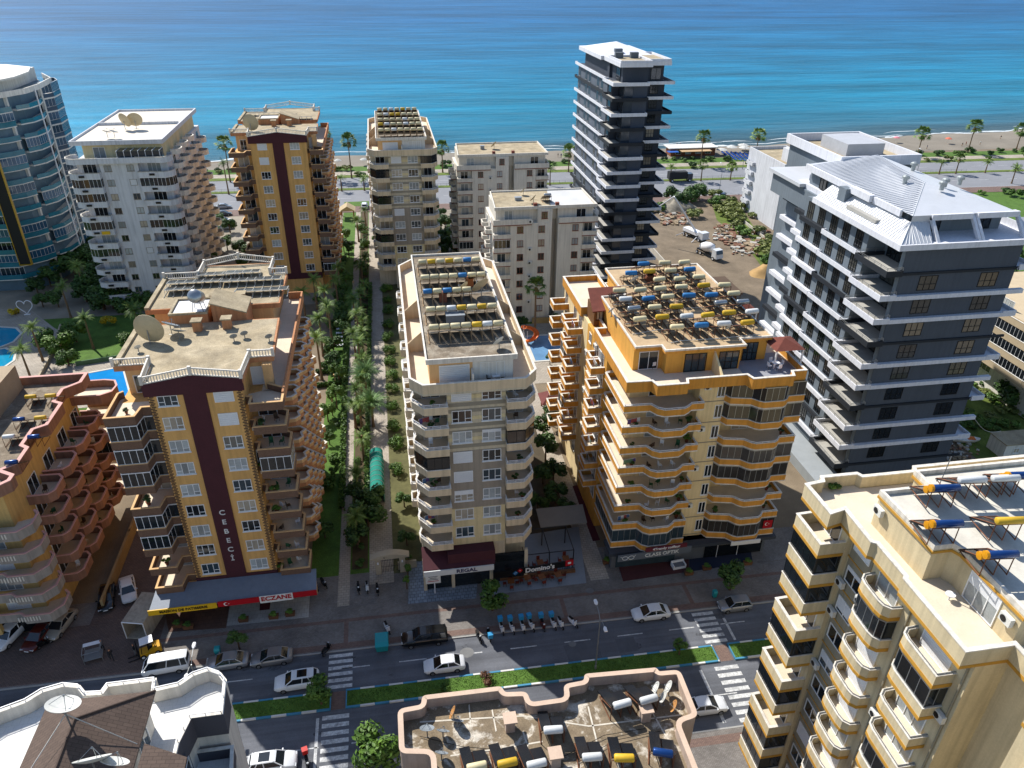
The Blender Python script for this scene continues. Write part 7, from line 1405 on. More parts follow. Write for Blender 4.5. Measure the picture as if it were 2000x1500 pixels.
car(20, 1238, 'suv', 'white', 250, 'white car parked nose out by the orange block', z=.13); car(76, 1240, 'sedan', 'red', 255, 'dark red sedan parked between two pale cars', z=.13); car(118, 1218, 'sedan', 'beige', 255, 'beige old sedan parked at the driveway mouth', z=.13)
car(250, 1150, 'sedan', 'white', -70, 'white car parked behind the open container', z=.06); car(208, 1165, 'sedan', 'black', -78, 'black car in the shade of the driveway wall', z=.06)
for i, (x, y, c) in enumerate(((437, 403, 'silver'), (437, 417, 'blue'), (437, 430, 'white'), (440, 443, 'silver'))): car(x, y, 'sedan', c, 5, ['silver car at the coast road end of the small car park', 'navy car between pale cars in the small car park', 'white car in the small car park beside the striped coast tower', 'silver car next to the garden end of the small car park'][i] or '%s' % ['silver', 'navy', 'white', 'second silver'][i])
car(712, 402, 'suv', 'white', 90, 'white car parked beside the garden gazebo'); car(1412, 382, 'suv', 'blue', 60, 'navy car parked at the building site gate'); car(1467, 380, 'sedan', 'white', 10, 'white car parked by the coast hedge')
def truck_box(t, x0, x1, w_, z0_, z1_, mat, name='body'): return O(name, MB().box(x0, x1, -w_/2, w_/2, z0_, z1_).mesh(name, mat), t)
def wheels(t, xs_, w_, r_=.5):
    me = cached(('twh', r_), lambda: MB().lathe([(.1, -.14), (r_*.85, -.14), (r_, -.09), (r_, .09), (r_*.85, .14), (.1, .14)], (0, 0, 0), 16, q=Matrix.Rotation(rad(90), 3, 'X').to_quaternion()).mesh('wheel', TYRE)); ri = cached(('twr', r_), lambda: MB().lathe([(.05, -.15), (r_*.55, -.15), (r_*.55, .15), (.05, .15)], (0, 0, 0), 12, q=Matrix.Rotation(rad(90), 3, 'X').to_quaternion()).mesh('rim', METALW))
    for x in xs_:
        for y in (-w_/2+.1, w_/2-.1): o = O('wheel', me, t, (x, y, r_)); O('rim', ri, o)
# concrete mixer and pump on the building site
X, Y, _ = at(1385, 490, 1.5); t = thing('mixer_truck', 'white concrete mixer truck standing on the building site', 'truck', (X, Y, .02), rad(-72))
truck_box(t, -4.2, 3.6, 1.0, .8, 1.1, DARKF, 'chassis'); O('cab', loft([[(2.3, -1.15, .7), (2.3, 1.15, .7), (2.3, 1.1, 2.9), (2.3, -1.1, 2.9)], [(3.7, -1.15, .7), (3.7, 1.15, .7), (3.7, 1.1, 2.8), (3.7, -1.1, 2.8)], [(4.2, -1.1, .7), (4.2, 1.1, .7), (4.05, 1.05, 1.8), (4.05, -1.05, 1.8)]]).mesh('cab', PAINTS['white']), t); O('windscreen', MB().add([(4.12, -1.0, 1.82), (4.12, 1.0, 1.82), (3.75, .98, 2.7), (3.75, -.98, 2.7)], [(0, 1, 2, 3)]).mesh('windscreen', CARG), t)
O('drum', MB().lathe([(.3, -2.6), (.8, -2.2), (1.25, -.6), (1.2, .8), (.9, 2.0), (.4, 2.3)], (-.8, 0, 2.35), 18, q=(Matrix.Rotation(rad(78), 3, 'Y')).to_quaternion()).mesh('drum', METALW, True), t); wheels(t, (-3.2, -1.9, 2.9), 2.4)
X, Y, _ = at(1357, 455, 1.5); t = thing('concrete_pump', 'concrete pump truck with its boom raised in an angle', 'truck', (X, Y, .02), rad(-70)); truck_box(t, -4, 4, 1.2, .8, 1.3, DARKF, 'chassis'); truck_box(t, 2.6, 4.3, 2.3, .8, 2.7, PAINTS['white'], 'cab'); truck_box(t, -3.8, 1.8, 2.0, 1.3, 2.2, METALW, 'hopper'); wheels(t, (-3, -1.7, 3.0), 2.4)
Rm = Matrix.Rotation(-t.rotation_euler.z, 3, 'Z'); e1 = Rm @ (Vector(at(1316, 384, 13))-Vector((X, Y, .02))); d_ = e1; e2 = Rm @ (Vector(at(1280, 408, 9))-Vector((X, Y, .02)))
O('boom', MB().tube((0, 0, 2.2), e1, .3, .24, 6).tube(e1, e2, .22, .15, 6).mesh('boom', METALW), t); mb = MB(); [mb.tube((x, y, 1.0), (x*1.3, y*3.2, .1), .12, n=5) for x in (-3, 2) for y in (-1, 1)]; O('outriggers', mb.mesh('outriggers', METALW), t)
X, Y, _ = at(1328, 345, 1.6); t = thing('box_truck', 'dark box truck on the coast road behind the site trees', 'truck', (X, Y, .03), 0); truck_box(t, -4.2, 2.2, 2.4, 1.0, 3.4, M('tarpaulin_dark', '#2b2d31', .8), 'cargo_box'); truck_box(t, 2.4, 4.2, 2.3, .7, 2.7, PAINTS['blue'], 'cab'); wheels(t, (-3, 3.2), 2.4)
# open container box and forklift
X, Y, _ = at(283, 1206, 1.2); t = thing('cargo_container', 'open ended pale cargo box standing beside the pastry shop', 'container', (X, Y, .13), rad(-14)); mb = MB(); mb.box(-1.25, -1.19, -2.2, 2.4, 0, 2.5); mb.box(1.19, 1.25, -2.2, 2.4, 0, 2.5); mb.box(-1.18, 1.18, 2.33, 2.4, 0, 2.5); mb.box(-1.25, 1.25, -2.2, 2.4, 2.51, 2.57); mb.box(-1.18, 1.18, -2.2, 2.3, .0, .12)
PCON = M('container_cream', '#a59b8b', .8, .15, .7, streak=.15); O('shell', mb.mesh('shell', PCON), t); mb = MB(); [mb.tube((x, -2.2, 0), (x, -2.2, 2.55), .06, n=5) for x in (-1.22, 1.22)]; mb.tube((-1.22, -2.2, 2.54), (1.22, -2.2, 2.54), .06, n=5); O('door_frame', mb.mesh('door_frame', METALW), t)
X, Y, _ = at(290, 1268, .8); t = thing('forklift', 'yellow forklift with a white roof unloading in front of the container', 'forklift', (X, Y, .125), rad(200)); YF = M('forklift_yellow', '#c9951a', .5, .08)
O('body', loft([[(-1.3, -.55, .3), (-1.3, .55, .3), (-1.2, .5, 1.05), (-1.2, -.5, 1.05)], [(-.6, -.6, .25), (-.6, .6, .25), (-.6, .6, 1.15), (-.6, -.6, 1.15)], [(.1, -.6, .25), (.1, .6, .25), (.1, .55, .7), (.1, -.55, .7)], [(.9, -.55, .25), (.9, .55, .25), (.9, .5, .75), (.9, -.5, .75)]]).mesh('body', YF), t); mb = MB(); [mb.tube((x, y, .7), (x*.8, y*.9, 2.05), .04, n=5) for x in (-.8, .7) for y in (-.5, .5)]; O('cage', mb.mesh('cage', DARKF), t); O('roof', MB().cbox((0, 0, 2.09), 1.35, 1.1, .07).mesh('roof', METALW), t); mb = MB(); [mb.box(1.0, 1.1, y-.05, y+.05, .1, 2.2) for y in (-.35, .35)]; O('mast', mb.mesh('mast', DARKF), t); mb = MB(); [mb.box(1.1, 2.2, y-.06, y+.06, .08, .13) for y in (-.3, .3)]; O('forks', mb.mesh('forks', DARKF), t); O('seat', MB().cbox((-.2, 0, 1.0), .5, .5, .5).mesh('seat', BLACK), t); wheels(t, (-.8, .65), 1.2, .3)
X, Y, _ = at(182, 1275, .8); t = thing('steel_rack', 'steel frame rack standing on the brick yard', 'rack', (X, Y, .13), rad(12)); mb = MB(); [mb.tube((x, y, 0), (x, y, 1.5), .04, n=5) for x in (-.9, .9) for y in (-.8, .8)]; [mb.tube((x, -.8, z), (x, .8, z), .04, n=5) for x in (-.9, .9) for z in (.5, 1.5)]; [mb.tube((-.9, y, z), (.9, y, z), .04, n=5) for y in (-.8, .8) for z in (.5, 1.5)]; O('frame', mb.mesh('frame', STEEL), t); O('shelf', MB().cbox((0, 0, .52), 1.7, 1.5, .04).mesh('shelf', STEEL), t); O('top_plate', MB().cbox((0, .55, 1.53), 1.7, .5, .03).mesh('top_plate', METALW), t)
# scooters
BOXB = M('delivery_box_blue', '#2b86b8', .5, .05); BOXR = M('delivery_box_red', '#b3201d', .5, .05)
def scooter(px, py, rz, label, body='white', box=None, group=None, z=.03):
    X, Y, _ = at(px, py, z+.5); t = thing('scooter', label, 'scooter', (X, Y, z), rad(rz), group)
    def bodym():
        return loft([[(-.75, -.14, .55), (-.75, .14, .55), (-.75, .1, .78), (-.75, -.1, .78)], [(-.35, -.2, .35), (-.35, .2, .35), (-.35, .16, .82), (-.35, -.16, .82)], [(0, -.18, .28), (0, .18, .28), (0, .14, .6), (0, -.14, .6)], [(.3, -.17, .28), (.3, .17, .28), (.3, .17, .36), (.3, -.17, .36)], [(.48, -.2, .3), (.48, .2, .3), (.42, .18, .95), (.42, -.18, .95)], [(.58, -.08, .4), (.58, .08, .4), (.52, .1, .95), (.52, -.1, .95)]])
    c = {'white': PAINTS['white'], 'black': PAINTS['black'], 'red': PAINTS['red']}[body]
    O('body', cached(('scb', body), lambda: bodym().mesh('body', c)), t); O('seat', cached('scs', lambda: MB().cbox((-.35, 0, .86), .62, .26, .1).mesh('seat', BLACK)), t)
    O('handlebar', cached('sch', lambda: MB().tube((.5, 0, .9), (.44, 0, 1.08), .04, n=6).tube((.42, -.33, 1.08), (.42, .33, 1.08), .025, n=6).tube((.55, 0, .5), (.66, 0, .25), .04, n=6).mesh('handlebar', DARKF)), t); O('headlight', cached('scl', lambda: MB().cbox((.52, 0, 1.02), .1, .18, .12).mesh('headlight', LAMPW)), t)
    for x in (-.55, .66): w_ = O('wheel', cached('scw', lambda: MB().lathe([(.05, -.05), (.2, -.055), (.25, -.03), (.25, .03), (.2, .055), (.05, .05)], (0, 0, 0), 12, q=Matrix.Rotation(rad(90), 3, 'X').to_quaternion()).mesh('wheel', TYRE)), t, (x, 0, .25)); O('rim', cached('scr', lambda: MB().lathe([(.02, -.06), (.12, -.06), (.12, .06), (.02, .06)], (0, 0, 0), 8, q=Matrix.Rotation(rad(90), 3, 'X').to_quaternion()).mesh('rim', RIM)), w_)
    if box: bo = O('delivery_box', cached(('scx', box.name), lambda: MB().box(-.98, -.5, -.26, .26, .92, 1.42).mesh('delivery_box', box)), t); O('lid', cached(('scd', box.name), lambda: MB().box(-1.0, -.48, -.28, .28, 1.42, 1.5).mesh('lid', box)), bo)
    return t
random.seed(51)
for i, (x, y) in enumerate(((980, 1226), (1000, 1225), (1021, 1223), (1038, 1220), (1060, 1219), (1081, 1217))): scooter(x, y, -80+random.uniform(-6, 6), 'delivery scooter with a blue box in the row at the kerb', 'white' if i != 4 else 'red', BOXB, 'delivery scooters in a row')
scooter(1095, 1216, -78, 'white scooter ending the row of delivery scooters', 'white'); scooter(1119, 1214, -60, 'white scooter parked apart beyond the delivery row', 'white'); scooter(935, 1242, -75, 'black motorbike in the sunlit patch by the pickup', 'black'); scooter(955, 1240, 95, 'scooter with a blue box turned the other way in the sunlit patch', 'black', BOXB)
for x, y, c, l in ((700, 1147, 'black', 'black scooter nearest the pharmacy in the gateway'), (717, 1146, 'white', 'pale scooter between two dark ones in the gateway'), (737, 1150, 'black', 'black scooter closest to the arched gate')): scooter(x, y, -85, l, c, z=.13)
scooter(756, 1225, -70, 'white and black scooter beside the teal container', 'white', z=.13); scooter(637, 1268, 60, 'black motorbike riding towards the zebra crossing', 'black'); scooter(600, 1488, -75, 'motorbike with a red delivery box on the lower carriageway', 'black', BOXR); scooter(85, 1256, 35, 'black scooter beside the dark red sedan', 'black', z=.13); scooter(615, 1143, -60, 'dark scooter by the pharmacy corner', 'black', z=.13); scooter(632, 1138, -60, 'dark scooter in the shade of the planted corner', 'black', z=.13)
# ------------------------------------------------------------------ people
def person(X, Y, z, rz, label, shirt, legs, pose='walk', group=None, s=1.0):
    """one skinned body with clothing colours by height"""
    t_ = {'walk': ((.18, -.16), (-.2, .16)), 'stand': ((.03, -.03), (-.05, .05))}[pose]
    V = [(0, 0, .95), (0, 0, 1.2), (0, 0, 1.42), (0, 0, 1.52), (.02, 0, 1.66), (.02, 0, 1.74),
         (0, .17, 1.4), (t_[1][0], .24, 1.12), (t_[1][0]*1.9+.05, .22, .9), (t_[1][0]*2+.1, .21, .82), (0, -.17, 1.4), (t_[0][0], -.24, 1.12), (t_[0][0]*1.9+.05, -.22, .9), (t_[0][0]*2+.1, -.21, .82),
         (0, .09, .9), (t_[0][0]+.05, .1, .5), (t_[0][0]*1.2, .1, .08), (t_[0][0]*1.2+.14, .1, .05), (0, -.09, .9), (t_[0][1]+.05, -.1, .5), (t_[0][1]*1.6, -.1, .08), (t_[0][1]*1.6+.14, -.1, .05)]
    E_ = [(0, 1), (1, 2), (2, 3), (3, 4), (4, 5), (2, 6), (6, 7), (7, 8), (8, 9), (2, 10), (10, 11), (11, 12), (12, 13), (0, 14), (14, 15), (15, 16), (16, 17), (0, 18), (18, 19), (19, 20), (20, 21)]
    R_ = [.14, .13, .15, .06, .1, .085, .07, .05, .04, .035, .07, .05, .04, .035, .09, .065, .045, .04, .09, .065, .045, .04]
    me = bpy.data.meshes.new('person'); me.from_pydata(V, E_, []); m = bpy.data.materials.get('body_'+shirt.name+legs.name)
    if m is None:
        m = bpy.data.materials.new('body_'+shirt.name+legs.name); m.use_nodes = True; nt_ = m.node_tree; b = nt_.nodes['Principled BSDF']; b.inputs['Roughness'].default_value = .8
        tc = nt_.nodes.new('ShaderNodeTexCoord'); sp_ = nt_.nodes.new('ShaderNodeSeparateXYZ'); cr = nt_.nodes.new('ShaderNodeValToRGB'); dv = nt_.nodes.new('ShaderNodeMath'); dv.operation = 'DIVIDE'; dv.inputs[1].default_value = 1.9
        nt_.links.new(tc.outputs['Object'], sp_.inputs[0]); nt_.links.new(sp_.outputs['Z'], dv.inputs[0]); nt_.links.new(dv.outputs[0], cr.inputs[0]); nt_.links.new(cr.outputs[0], b.inputs['Base Color']); cr.color_ramp.interpolation = 'CONSTANT'; el_ = cr.color_ramp.elements
        def colof(q): return tuple([n for n in q.node_tree.nodes if n.type == 'VECT_MATH'][0].inputs[0].default_value)
        el_[0].color = (.02, .02, .02, 1); el_[1].position = .05; el_[1].color = (*colof(legs), 1)
        for p, c_ in ((.51, colof(shirt)), (.79, srgb('#b98463')), (.90, (.02, .015, .012))): q = el_.new(p); q.color = (*c_, 1)
    me.materials.append(m); o = O('person', me, None, (X, Y, z), rz); o.scale = (s, s, s); tag(o, label, 'person', group)
    sk = o.modifiers.new('skin', 'SKIN'); sk.use_smooth_shade = True; lay = me.skin_vertices[0].data if me.skin_vertices else None
    if lay is None:
        bpy.context.view_layer.objects.active = o; lay = me.skin_vertices[0].data if me.skin_vertices else None
    if lay:
        for i, r_ in enumerate(R_): lay[i].radius = (r_, r_*1.0)
        lay[0].use_root = True
    ss = o.modifiers.new('subdivision', 'SUBSURF'); ss.levels = 1; ss.render_levels = 1; return o
CLD = M('cloth_dark', '#1c1d22', .9); CLG = M('cloth_grey', '#5d6066', .9); CLB = M('cloth_blue', '#2f4a6b', .9); CLR = M('cloth_red', '#8a2d2a', .9); CLW = M('cloth_white', '#bdbdb8', .9); CLT = M('cloth_tan', '#9c7a58', .9)
X, Y, _ = at(216, 1280, .9); person(X, Y, .13, rad(-60), 'person in dark clothes walking past the steel rack', CLD, CLD); X, Y, _ = at(262, 1270, .9); person(X, Y, .13, rad(10), 'person in dark clothes standing before the forklift', CLD, CLG, 'stand'); X, Y, _ = at(199, 1262, .9); person(X, Y, .13, rad(-30), 'person leaning over the steel rack in grey', CLG, CLD, 'stand')
for x, y, l, a_, b_ in ((651, 321, 'person in red near the white beach parasol', CLR, CLT), (1090, 303, 'person standing on the sand near the dark tower', CLD, CLT), (1096, 304, 'companion beside the person near the dark tower', CLB, CLT), (1322, 283, 'person at the waterline before the beach cafe', CLD, CLT), (1329, 283, 'second person at the waterline before the beach cafe', CLR, CLT), (1880, 282, 'person in dark on the wide beach', CLD, CLT), (1887, 280, 'person in red on the wide beach', CLR, CLT), (1915, 279, 'person in white on the wide beach', CLW, CLT), (1955, 268, 'person walking along the foam line', CLD, CLT), (1811, 287, 'person sitting area visitor in blue on the wide beach', CLB, CLT)):
    X, Y, _ = at(x, y, .9); person(X, Y, .05, random.uniform(0, 6), l.replace('person sitting area visitor in blue', 'person in blue'), a_, b_, random.choice(['walk', 'stand']))
# ------------------------------------------------------------------ street furniture
def lamp(px, py, h, label, arms=(1, -1), z=.16, rz=0):
    X, Y = a2(px, py, z); t = thing('street_lamp', label, 'street lamp', (X, Y, z), rz); O('pole', MB().tube((0, 0, 0), (0, 0, h), .09, .055, 8).mesh('pole', STEEL), t); O('base', MB().tube((0, 0, 0), (0, 0, .5), .13, .13, 8).mesh('base', STEEL), t)
    for s_ in arms:
        a = O('arm', MB().path([(0, 0, h-.1), (0, s_*.6, h+.35), (0, s_*1.6, h+.55)], .04).mesh('arm', STEEL), t); O('lamp_head', loft([[(-.08, s_*1.5, h+.5), (.08, s_*1.5, h+.5), (.06, s_*1.5, h+.6), (-.06, s_*1.5, h+.6)], [(-.2, s_*1.75, h+.5), (.2, s_*1.75, h+.5), (.16, s_*1.75, h+.68), (-.16, s_*1.75, h+.68)], [(-.17, s_*2.2, h+.52), (.17, s_*2.2, h+.52), (.12, s_*2.2, h+.66), (-.12, s_*2.2, h+.66)]]).mesh('lamp_head', METALW), a)
    return t
lamp(1163, 1306, 7.6, 'twin armed street lamp on the grass median'); lamp(404, 1400, 7.8, 'street lamp whose head shows over the curved white terrace')
for x, y, l in ((1405, 372, 'beside the building site entrance'), (1652, 365, 'behind the grey building'), (600, 392, 'before the striped coast tower'), (800, 388, 'before the slim beige tower'), (1790, 340, 'by the hotel garden'), (1450, 330, 'on the promenade by the blue sunbeds'), (1710, 372, 'by the hotel hedge')): lamp(x, y, 8., 'slim street lamp along the coast road '+l, (1,), .1)
def bin_(px, py, w_, d_, h_, label, name='rubbish_container', cat='bin', z=.03):
    X, Y, _ = at(px, py, z+h_/2); TL = M('bin_teal', '#1f8a93', .5, .08); t = thing(name, label, cat, (X, Y, z)); O('body', loft([[(-w_*.42, -d_*.42, .15), (w_*.42, -d_*.42, .15), (w_*.42, d_*.42, .15), (-w_*.42, d_*.42, .15)], [(-w_/2, -d_/2, h_*.8), (w_/2, -d_/2, h_*.8), (w_/2, d_/2, h_*.8), (-w_/2, d_/2, h_*.8)]]).mesh('body', TL), t); O('lid', loft([[(-w_*.52, -d_*.53, h_*.8), (w_*.52, -d_*.53, h_*.8), (w_*.52, d_*.53, h_*.8), (-w_*.52, d_*.53, h_*.8)], [(-w_*.48, -d_*.3, h_), (w_*.48, -d_*.3, h_), (w_*.48, d_*.45, h_), (-w_*.48, d_*.45, h_)]]).mesh('lid', TL), t)
    for x in (-w_*.36, w_*.36): O('wheel', MB().tube((x-.04, 0, .1), (x+.04, 0, .1), .1, n=8).mesh('wheel', TYRE), t)
bin_(746, 1255, 1.45, 1.9, 1.4, 'large teal rubbish container on the kerb lane'); bin_(1396, 1160, .5, .5, 1.1, 'small teal bin on the pavement by the round tree', z=.13); bin_(425, 1272, .6, .6, 1.2, 'teal bin beside the old silver sedan', z=.13)
PLW = M('planter_wood', '#6b4b34', .85, .15)
for x, y, l in ((476, 1211, 'dark planter box nearest the pastry shop'), (535, 1205, 'planter box in the middle of the white forecourt edge'), (567, 1200, 'planter box nearest the pharmacy corner'), (347, 1222, 'wooden planter on the brown forecourt'), (368, 1225, 'terracotta planter on the brown forecourt'), (1185, 1098, 'white planter beside the optician'), (1345, 1120, 'wooden planter by the navy carpet'), (1380, 1110, 'small planter on the navy carpet edge'), (1460, 1100, 'terracotta planter at the navy carpet end')):
    X, Y, _ = at(x, y, .3); t = thing('planter', l, 'planter', (X, Y, .14)); O('box', loft([[(-.5, -.22, 0), (.5, -.22, 0), (.5, .22, 0), (-.5, .22, 0)], [(-.58, -.27, .5), (.58, -.27, .5), (.58, .27, .5), (-.58, .27, .5)]]).mesh('box', PLW), t); O('foliage', crown('green', 0), t, (0, 0, .7), 0, (.65, .4, .5))
# restaurant terrace with its sign
X0, Y0 = a2(1040, 1140, .14); t = thing('shop_sign', 'black fascia sign reading Dominos with a red and blue domino logo', 'shop sign', (*a2(1043, 1112, 2.6), 2.6), rad(4)); O('panel', MB().box(-5.0, 4.6, 0, .15, -.45, .45).mesh('panel', BLK), t); text('lettering', "Domino's", .95, SW, t, (.75, -.02, 0), bold=.03)
def domino(t, x, z, s_):
    for dx, m_, dots in ((-.27, M('domino_blue', '#1f6fa8', .5), ((-.08, -.08), (.08, .08))), (.27, RED, ((0, 0),))):
        mb = MB(); a = rad(45); P = rnd([(-.24, -.24), (.24, -.24), (.24, .24), (-.24, .24)], .06); q = [((x0*math.cos(a)-y0*math.sin(a))*s_, (x0*math.sin(a)+y0*math.cos(a))*s_) for x0, y0 in P]; mb.add([(x+dx*s_*1.0+p[0], -.03, z+dx*s_*.55+p[1]) for p in q], [tuple(range(len(q)))]); O('logo_tile', mb.mesh('logo_tile', m_), t)
        mb = MB()
        for ex, ez in dots: mb.add([(x+dx*s_+ex*s_+.06*s_*math.cos(k*.63), -.04, z+dx*s_*.55+ez*s_+.06*s_*math.sin(k*.63)) for k in range(10)], [tuple(range(10))])
        O('logo_dots', mb.mesh('logo_dots', SW), t)
domino(t, -2.05, .05, 1.05); O('red_badge', MB().box(4.0, 5.0, -.05, -.004, -.3, .6).mesh('red_badge', RED), t); O('badge_mark', MB().box(4.3, 4.7, -.07, -.055, .0, .3).mesh('badge_mark', SW), t)
t = thing('restaurant_pergola', 'dark steel pergola frame with fence over the restaurant tables', 'pergola', (*a2(1043, 1100), .14)); mb = MB()
for dx in (-5, -1.6, 1.6, 4.7):
    for dy in (-1.6, 3.0): mb.tube((dx, dy, 0), (dx, dy, 2.9), .07, n=6)
    mb.tube((dx, -1.6, 2.9), (dx, 3.0, 2.9), .06, n=6)
for dy in (-1.6, 3.0): mb.tube((-5, dy, 2.9), (4.7, dy, 2.9), .06, n=6)
O('frame', mb.mesh('frame', DARKF), t); mb = MB(); [mb.tube((-4.6+i*.3, -2.2, .1), (-4.6+i*.3, -2.2, 1.0), .02, n=4) for i in range(32)]; mb.tube((-4.6, -2.2, 1.0), (4.8, -2.2, 1.0), .03, n=5); mb.tube((-4.6, -2.2, .5), (4.8, -2.2, .5), .03, n=5); O('fence', mb.mesh('fence', DARKF), t); O('awning', MB().add([(5.2-3.8, 3.1, 3.0), (7.6, 3.1, 3.0), (7.8, 6.4, 3.4), (1.4, 6.4, 3.4), (1.4, 3.1, 2.9), (7.6, 3.1, 2.9), (7.8, 6.4, 3.3), (1.4, 6.4, 3.3)], [(0, 1, 2, 3), (7, 6, 5, 4), (0, 4, 5, 1), (1, 5, 6, 2)]).mesh('awning', M('grey_canvas', '#7b7872', .9, .1)), t)
O('hedge_box', MB().box(-4.8, 4.8, -2.6, -2.25, 0, .45).mesh('hedge_box', PLW), t)
WOODT = M('table_wood', '#7a4a26', .6, .15, 2.)
def table_set(px, py, label, group, z=.14, top=None, seat=None, r_=.42):
    X, Y, _ = at(px, py, z+.7); t = thing('table_set', label, 'table', (X, Y, z), random.uniform(-.2, .2), group); O('table_top', cached(('tt', r_, (top or WOODT).name), lambda: MB().cbox((0, 0, .74), r_*2, r_*2, .05).tube((0, 0, 0), (0, 0, .72), .04, n=6).mesh('table_top', top or WOODT)), t)
    for a in (0, 1.57, 3.14, 4.71): c_ = O('chair', cached(('tc', (seat or RED).name), lambda: MB().cbox((0, 0, .44), .42, .42, .05).cbox((-.2, 0, .68), .04, .42, .45).mesh('chair', seat or RED)), t, (-(r_+.35)*math.cos(a), -(r_+.35)*math.sin(a), 0), a+math.pi*0); O('legs', cached('tcl', lambda: MB().tube((-.18, -.18, 0), (-.18, -.18, .43), .02, n=4).tube((.18, -.18, 0), (.18, -.18, .43), .02, n=4).tube((-.18, .18, 0), (-.18, .18, .43), .02, n=4).tube((.18, .18, 0), (.18, .18, .43), .02, n=4).mesh('legs', DARKF)), c_)
    return t
for x, y in ((998, 1135), (1030, 1128), (1058, 1126), (1090, 1122), (1018, 1102), (1055, 1098), (1105, 1090)): table_set(x, y, 'wooden table with red chairs under the restaurant pergola', 'restaurant tables', seat=M('chair_red_brown', '#6b2a1e', .7))
table_set(590, 1147, 'pale round-about table with chairs at the pharmacy corner', None, top=M('table_green_grey', '#6f7d78', .6), seat=DARKF); table_set(876, 1108, 'wooden table under the REGAL canopy', None); table_set(910, 1105, 'second wooden table further under the REGAL canopy', None)
table_set(1270, 703, 'white table set on the terrace of the yellow orange block', None, ztG+.22, METALW, METALW); table_set(968, 733, 'round white table on the penthouse terrace of the REGAL block', None, C.zt+.27, METALW, DARKF); table_set(1515, 708, 'table under the shingle canopy of the yellow orange block', None, ztG+.24, METALW, METALW)
# sofas and stand in front of the optician
for x, y, l in ((1325, 1103, 'white framed display sofa on the dark red forecourt'), (1362, 1080, 'grey canopied swing sofa beside the dark red forecourt')):
    X, Y, _ = at(x, y, .5); t = thing('sofa', l, 'sofa', (X, Y, .14), rad(5)); O('frame', MB().cbox((0, 0, .22), 1.7, .9, .35).cbox((0, .4, .55), 1.7, .14, .5).cbox((-.8, 0, .45), .14, .9, .35).cbox((.8, 0, .45), .14, .9, .35).mesh('frame', METALW), t); O('cushion', MB().cbox((0, -.05, .46), 1.4, .7, .12).mesh('cushion', M('cushion_grey', '#6d6f75', .9)), t)
X, Y, _ = at(1415, 1060, 1.5); t = thing('market_tent', 'pale fabric sun canopy in front of the yellow orange block', 'canopy', (X, Y, .14)); mb = MB(); [mb.tube((x, y, 0), (x, y, 2.2), .04, n=5) for x in (-1.4, 1.4) for y in (-1, 1)]; O('frame', mb.mesh('frame', METALW), t); O('cloth', MB().add([(-1.5, -1.1, 2.2), (1.5, -1.1, 2.2), (1.5, 1.1, 2.5), (-1.5, 1.1, 2.5), (-1.5, -1.1, 2.1), (1.5, -1.1, 2.1), (1.5, 1.1, 2.4), (-1.5, 1.1, 2.4)], [(0, 1, 2, 3), (7, 6, 5, 4), (0, 4, 5, 1), (1, 5, 6, 2), (3, 7, 4, 0)]).mesh('cloth', M('canvas_cream', '#a39a86', .9)), t)
# garden gate, wall and shade tunnel
X, Y, _ = at(764, 1118); STN = M('gate_stone', '#a99c86', .85, .12, .8); t = thing('garden_gate', 'stone arched garden gate with a dark iron leaf between two pillars', 'gate', (X, Y, .1))
for x in (-1.5, 1.5): p = O('pillar', MB().box(x-.35, x+.35, -.3, .3, 0, 2.6).mesh('pillar', STN), t); O('lantern', MB().cbox((x, -.33, 1.9), .18, .12, .3).mesh('lantern', METALW), p)
arcp = [(-2.4+4.8*i/10, 2.6+.55*math.sin(math.pi*i/10)) for i in range(11)]; mb = MB(); mb.add([(a, -.5, 2.6) for a, z in arcp]+[(a, -.5, z+.15) for a, z in arcp]+[(a, .5, 2.6) for a, z in arcp]+[(a, .5, z+.15) for a, z in arcp], [(i, i+1, 12+i, 11+i) for i in range(10)]+[(23+i, 22+i, 33+i, 34+i) for i in range(10)]+[(11+i, 12+i, 34+i, 33+i) for i in range(10)]+[(1+i, i, 22+i, 23+i) for i in range(10)]); O('lintel', mb.mesh('lintel', STN), t)
mb = MB(); [mb.tube((-1.1+i*.2, 0, .1), (-1.1+i*.2, 0, 2.1+.15*math.sin(i*.28)), .025, n=4) for i in range(12)]; mb.tube((-1.15, 0, 1.0), (1.15, 0, 1.0), .03, n=4); mb.tube((-1.15, 0, 2.0), (1.15, 0, 2.0), .03, n=4); O('iron_leaf', mb.mesh('iron_leaf', DARKF), t); crescent(t, -.6, 2.9, .14, INK, -.52)
def lowwall(pts, h_, w_, mat, label, name='garden_wall'):
    P = [a2(*p) for p in pts]; X = P[0][0]; Y = P[0][1]; mb = MB(); L_ = [(p[0]-X, p[1]-Y) for p in P]
    for a, b_ in zip(L_, L_[1:]): d = Vector((b_[0]-a[0], b_[1]-a[1])); mb.cbox(((a[0]+b_[0])/2, (a[1]+b_[1])/2, h_/2), d.length+w_*.9, w_, h_, math.atan2(d.y, d.x))
    return tag(O(name, mb.mesh(name, mat), None, (X, Y, .02)), label, 'wall')
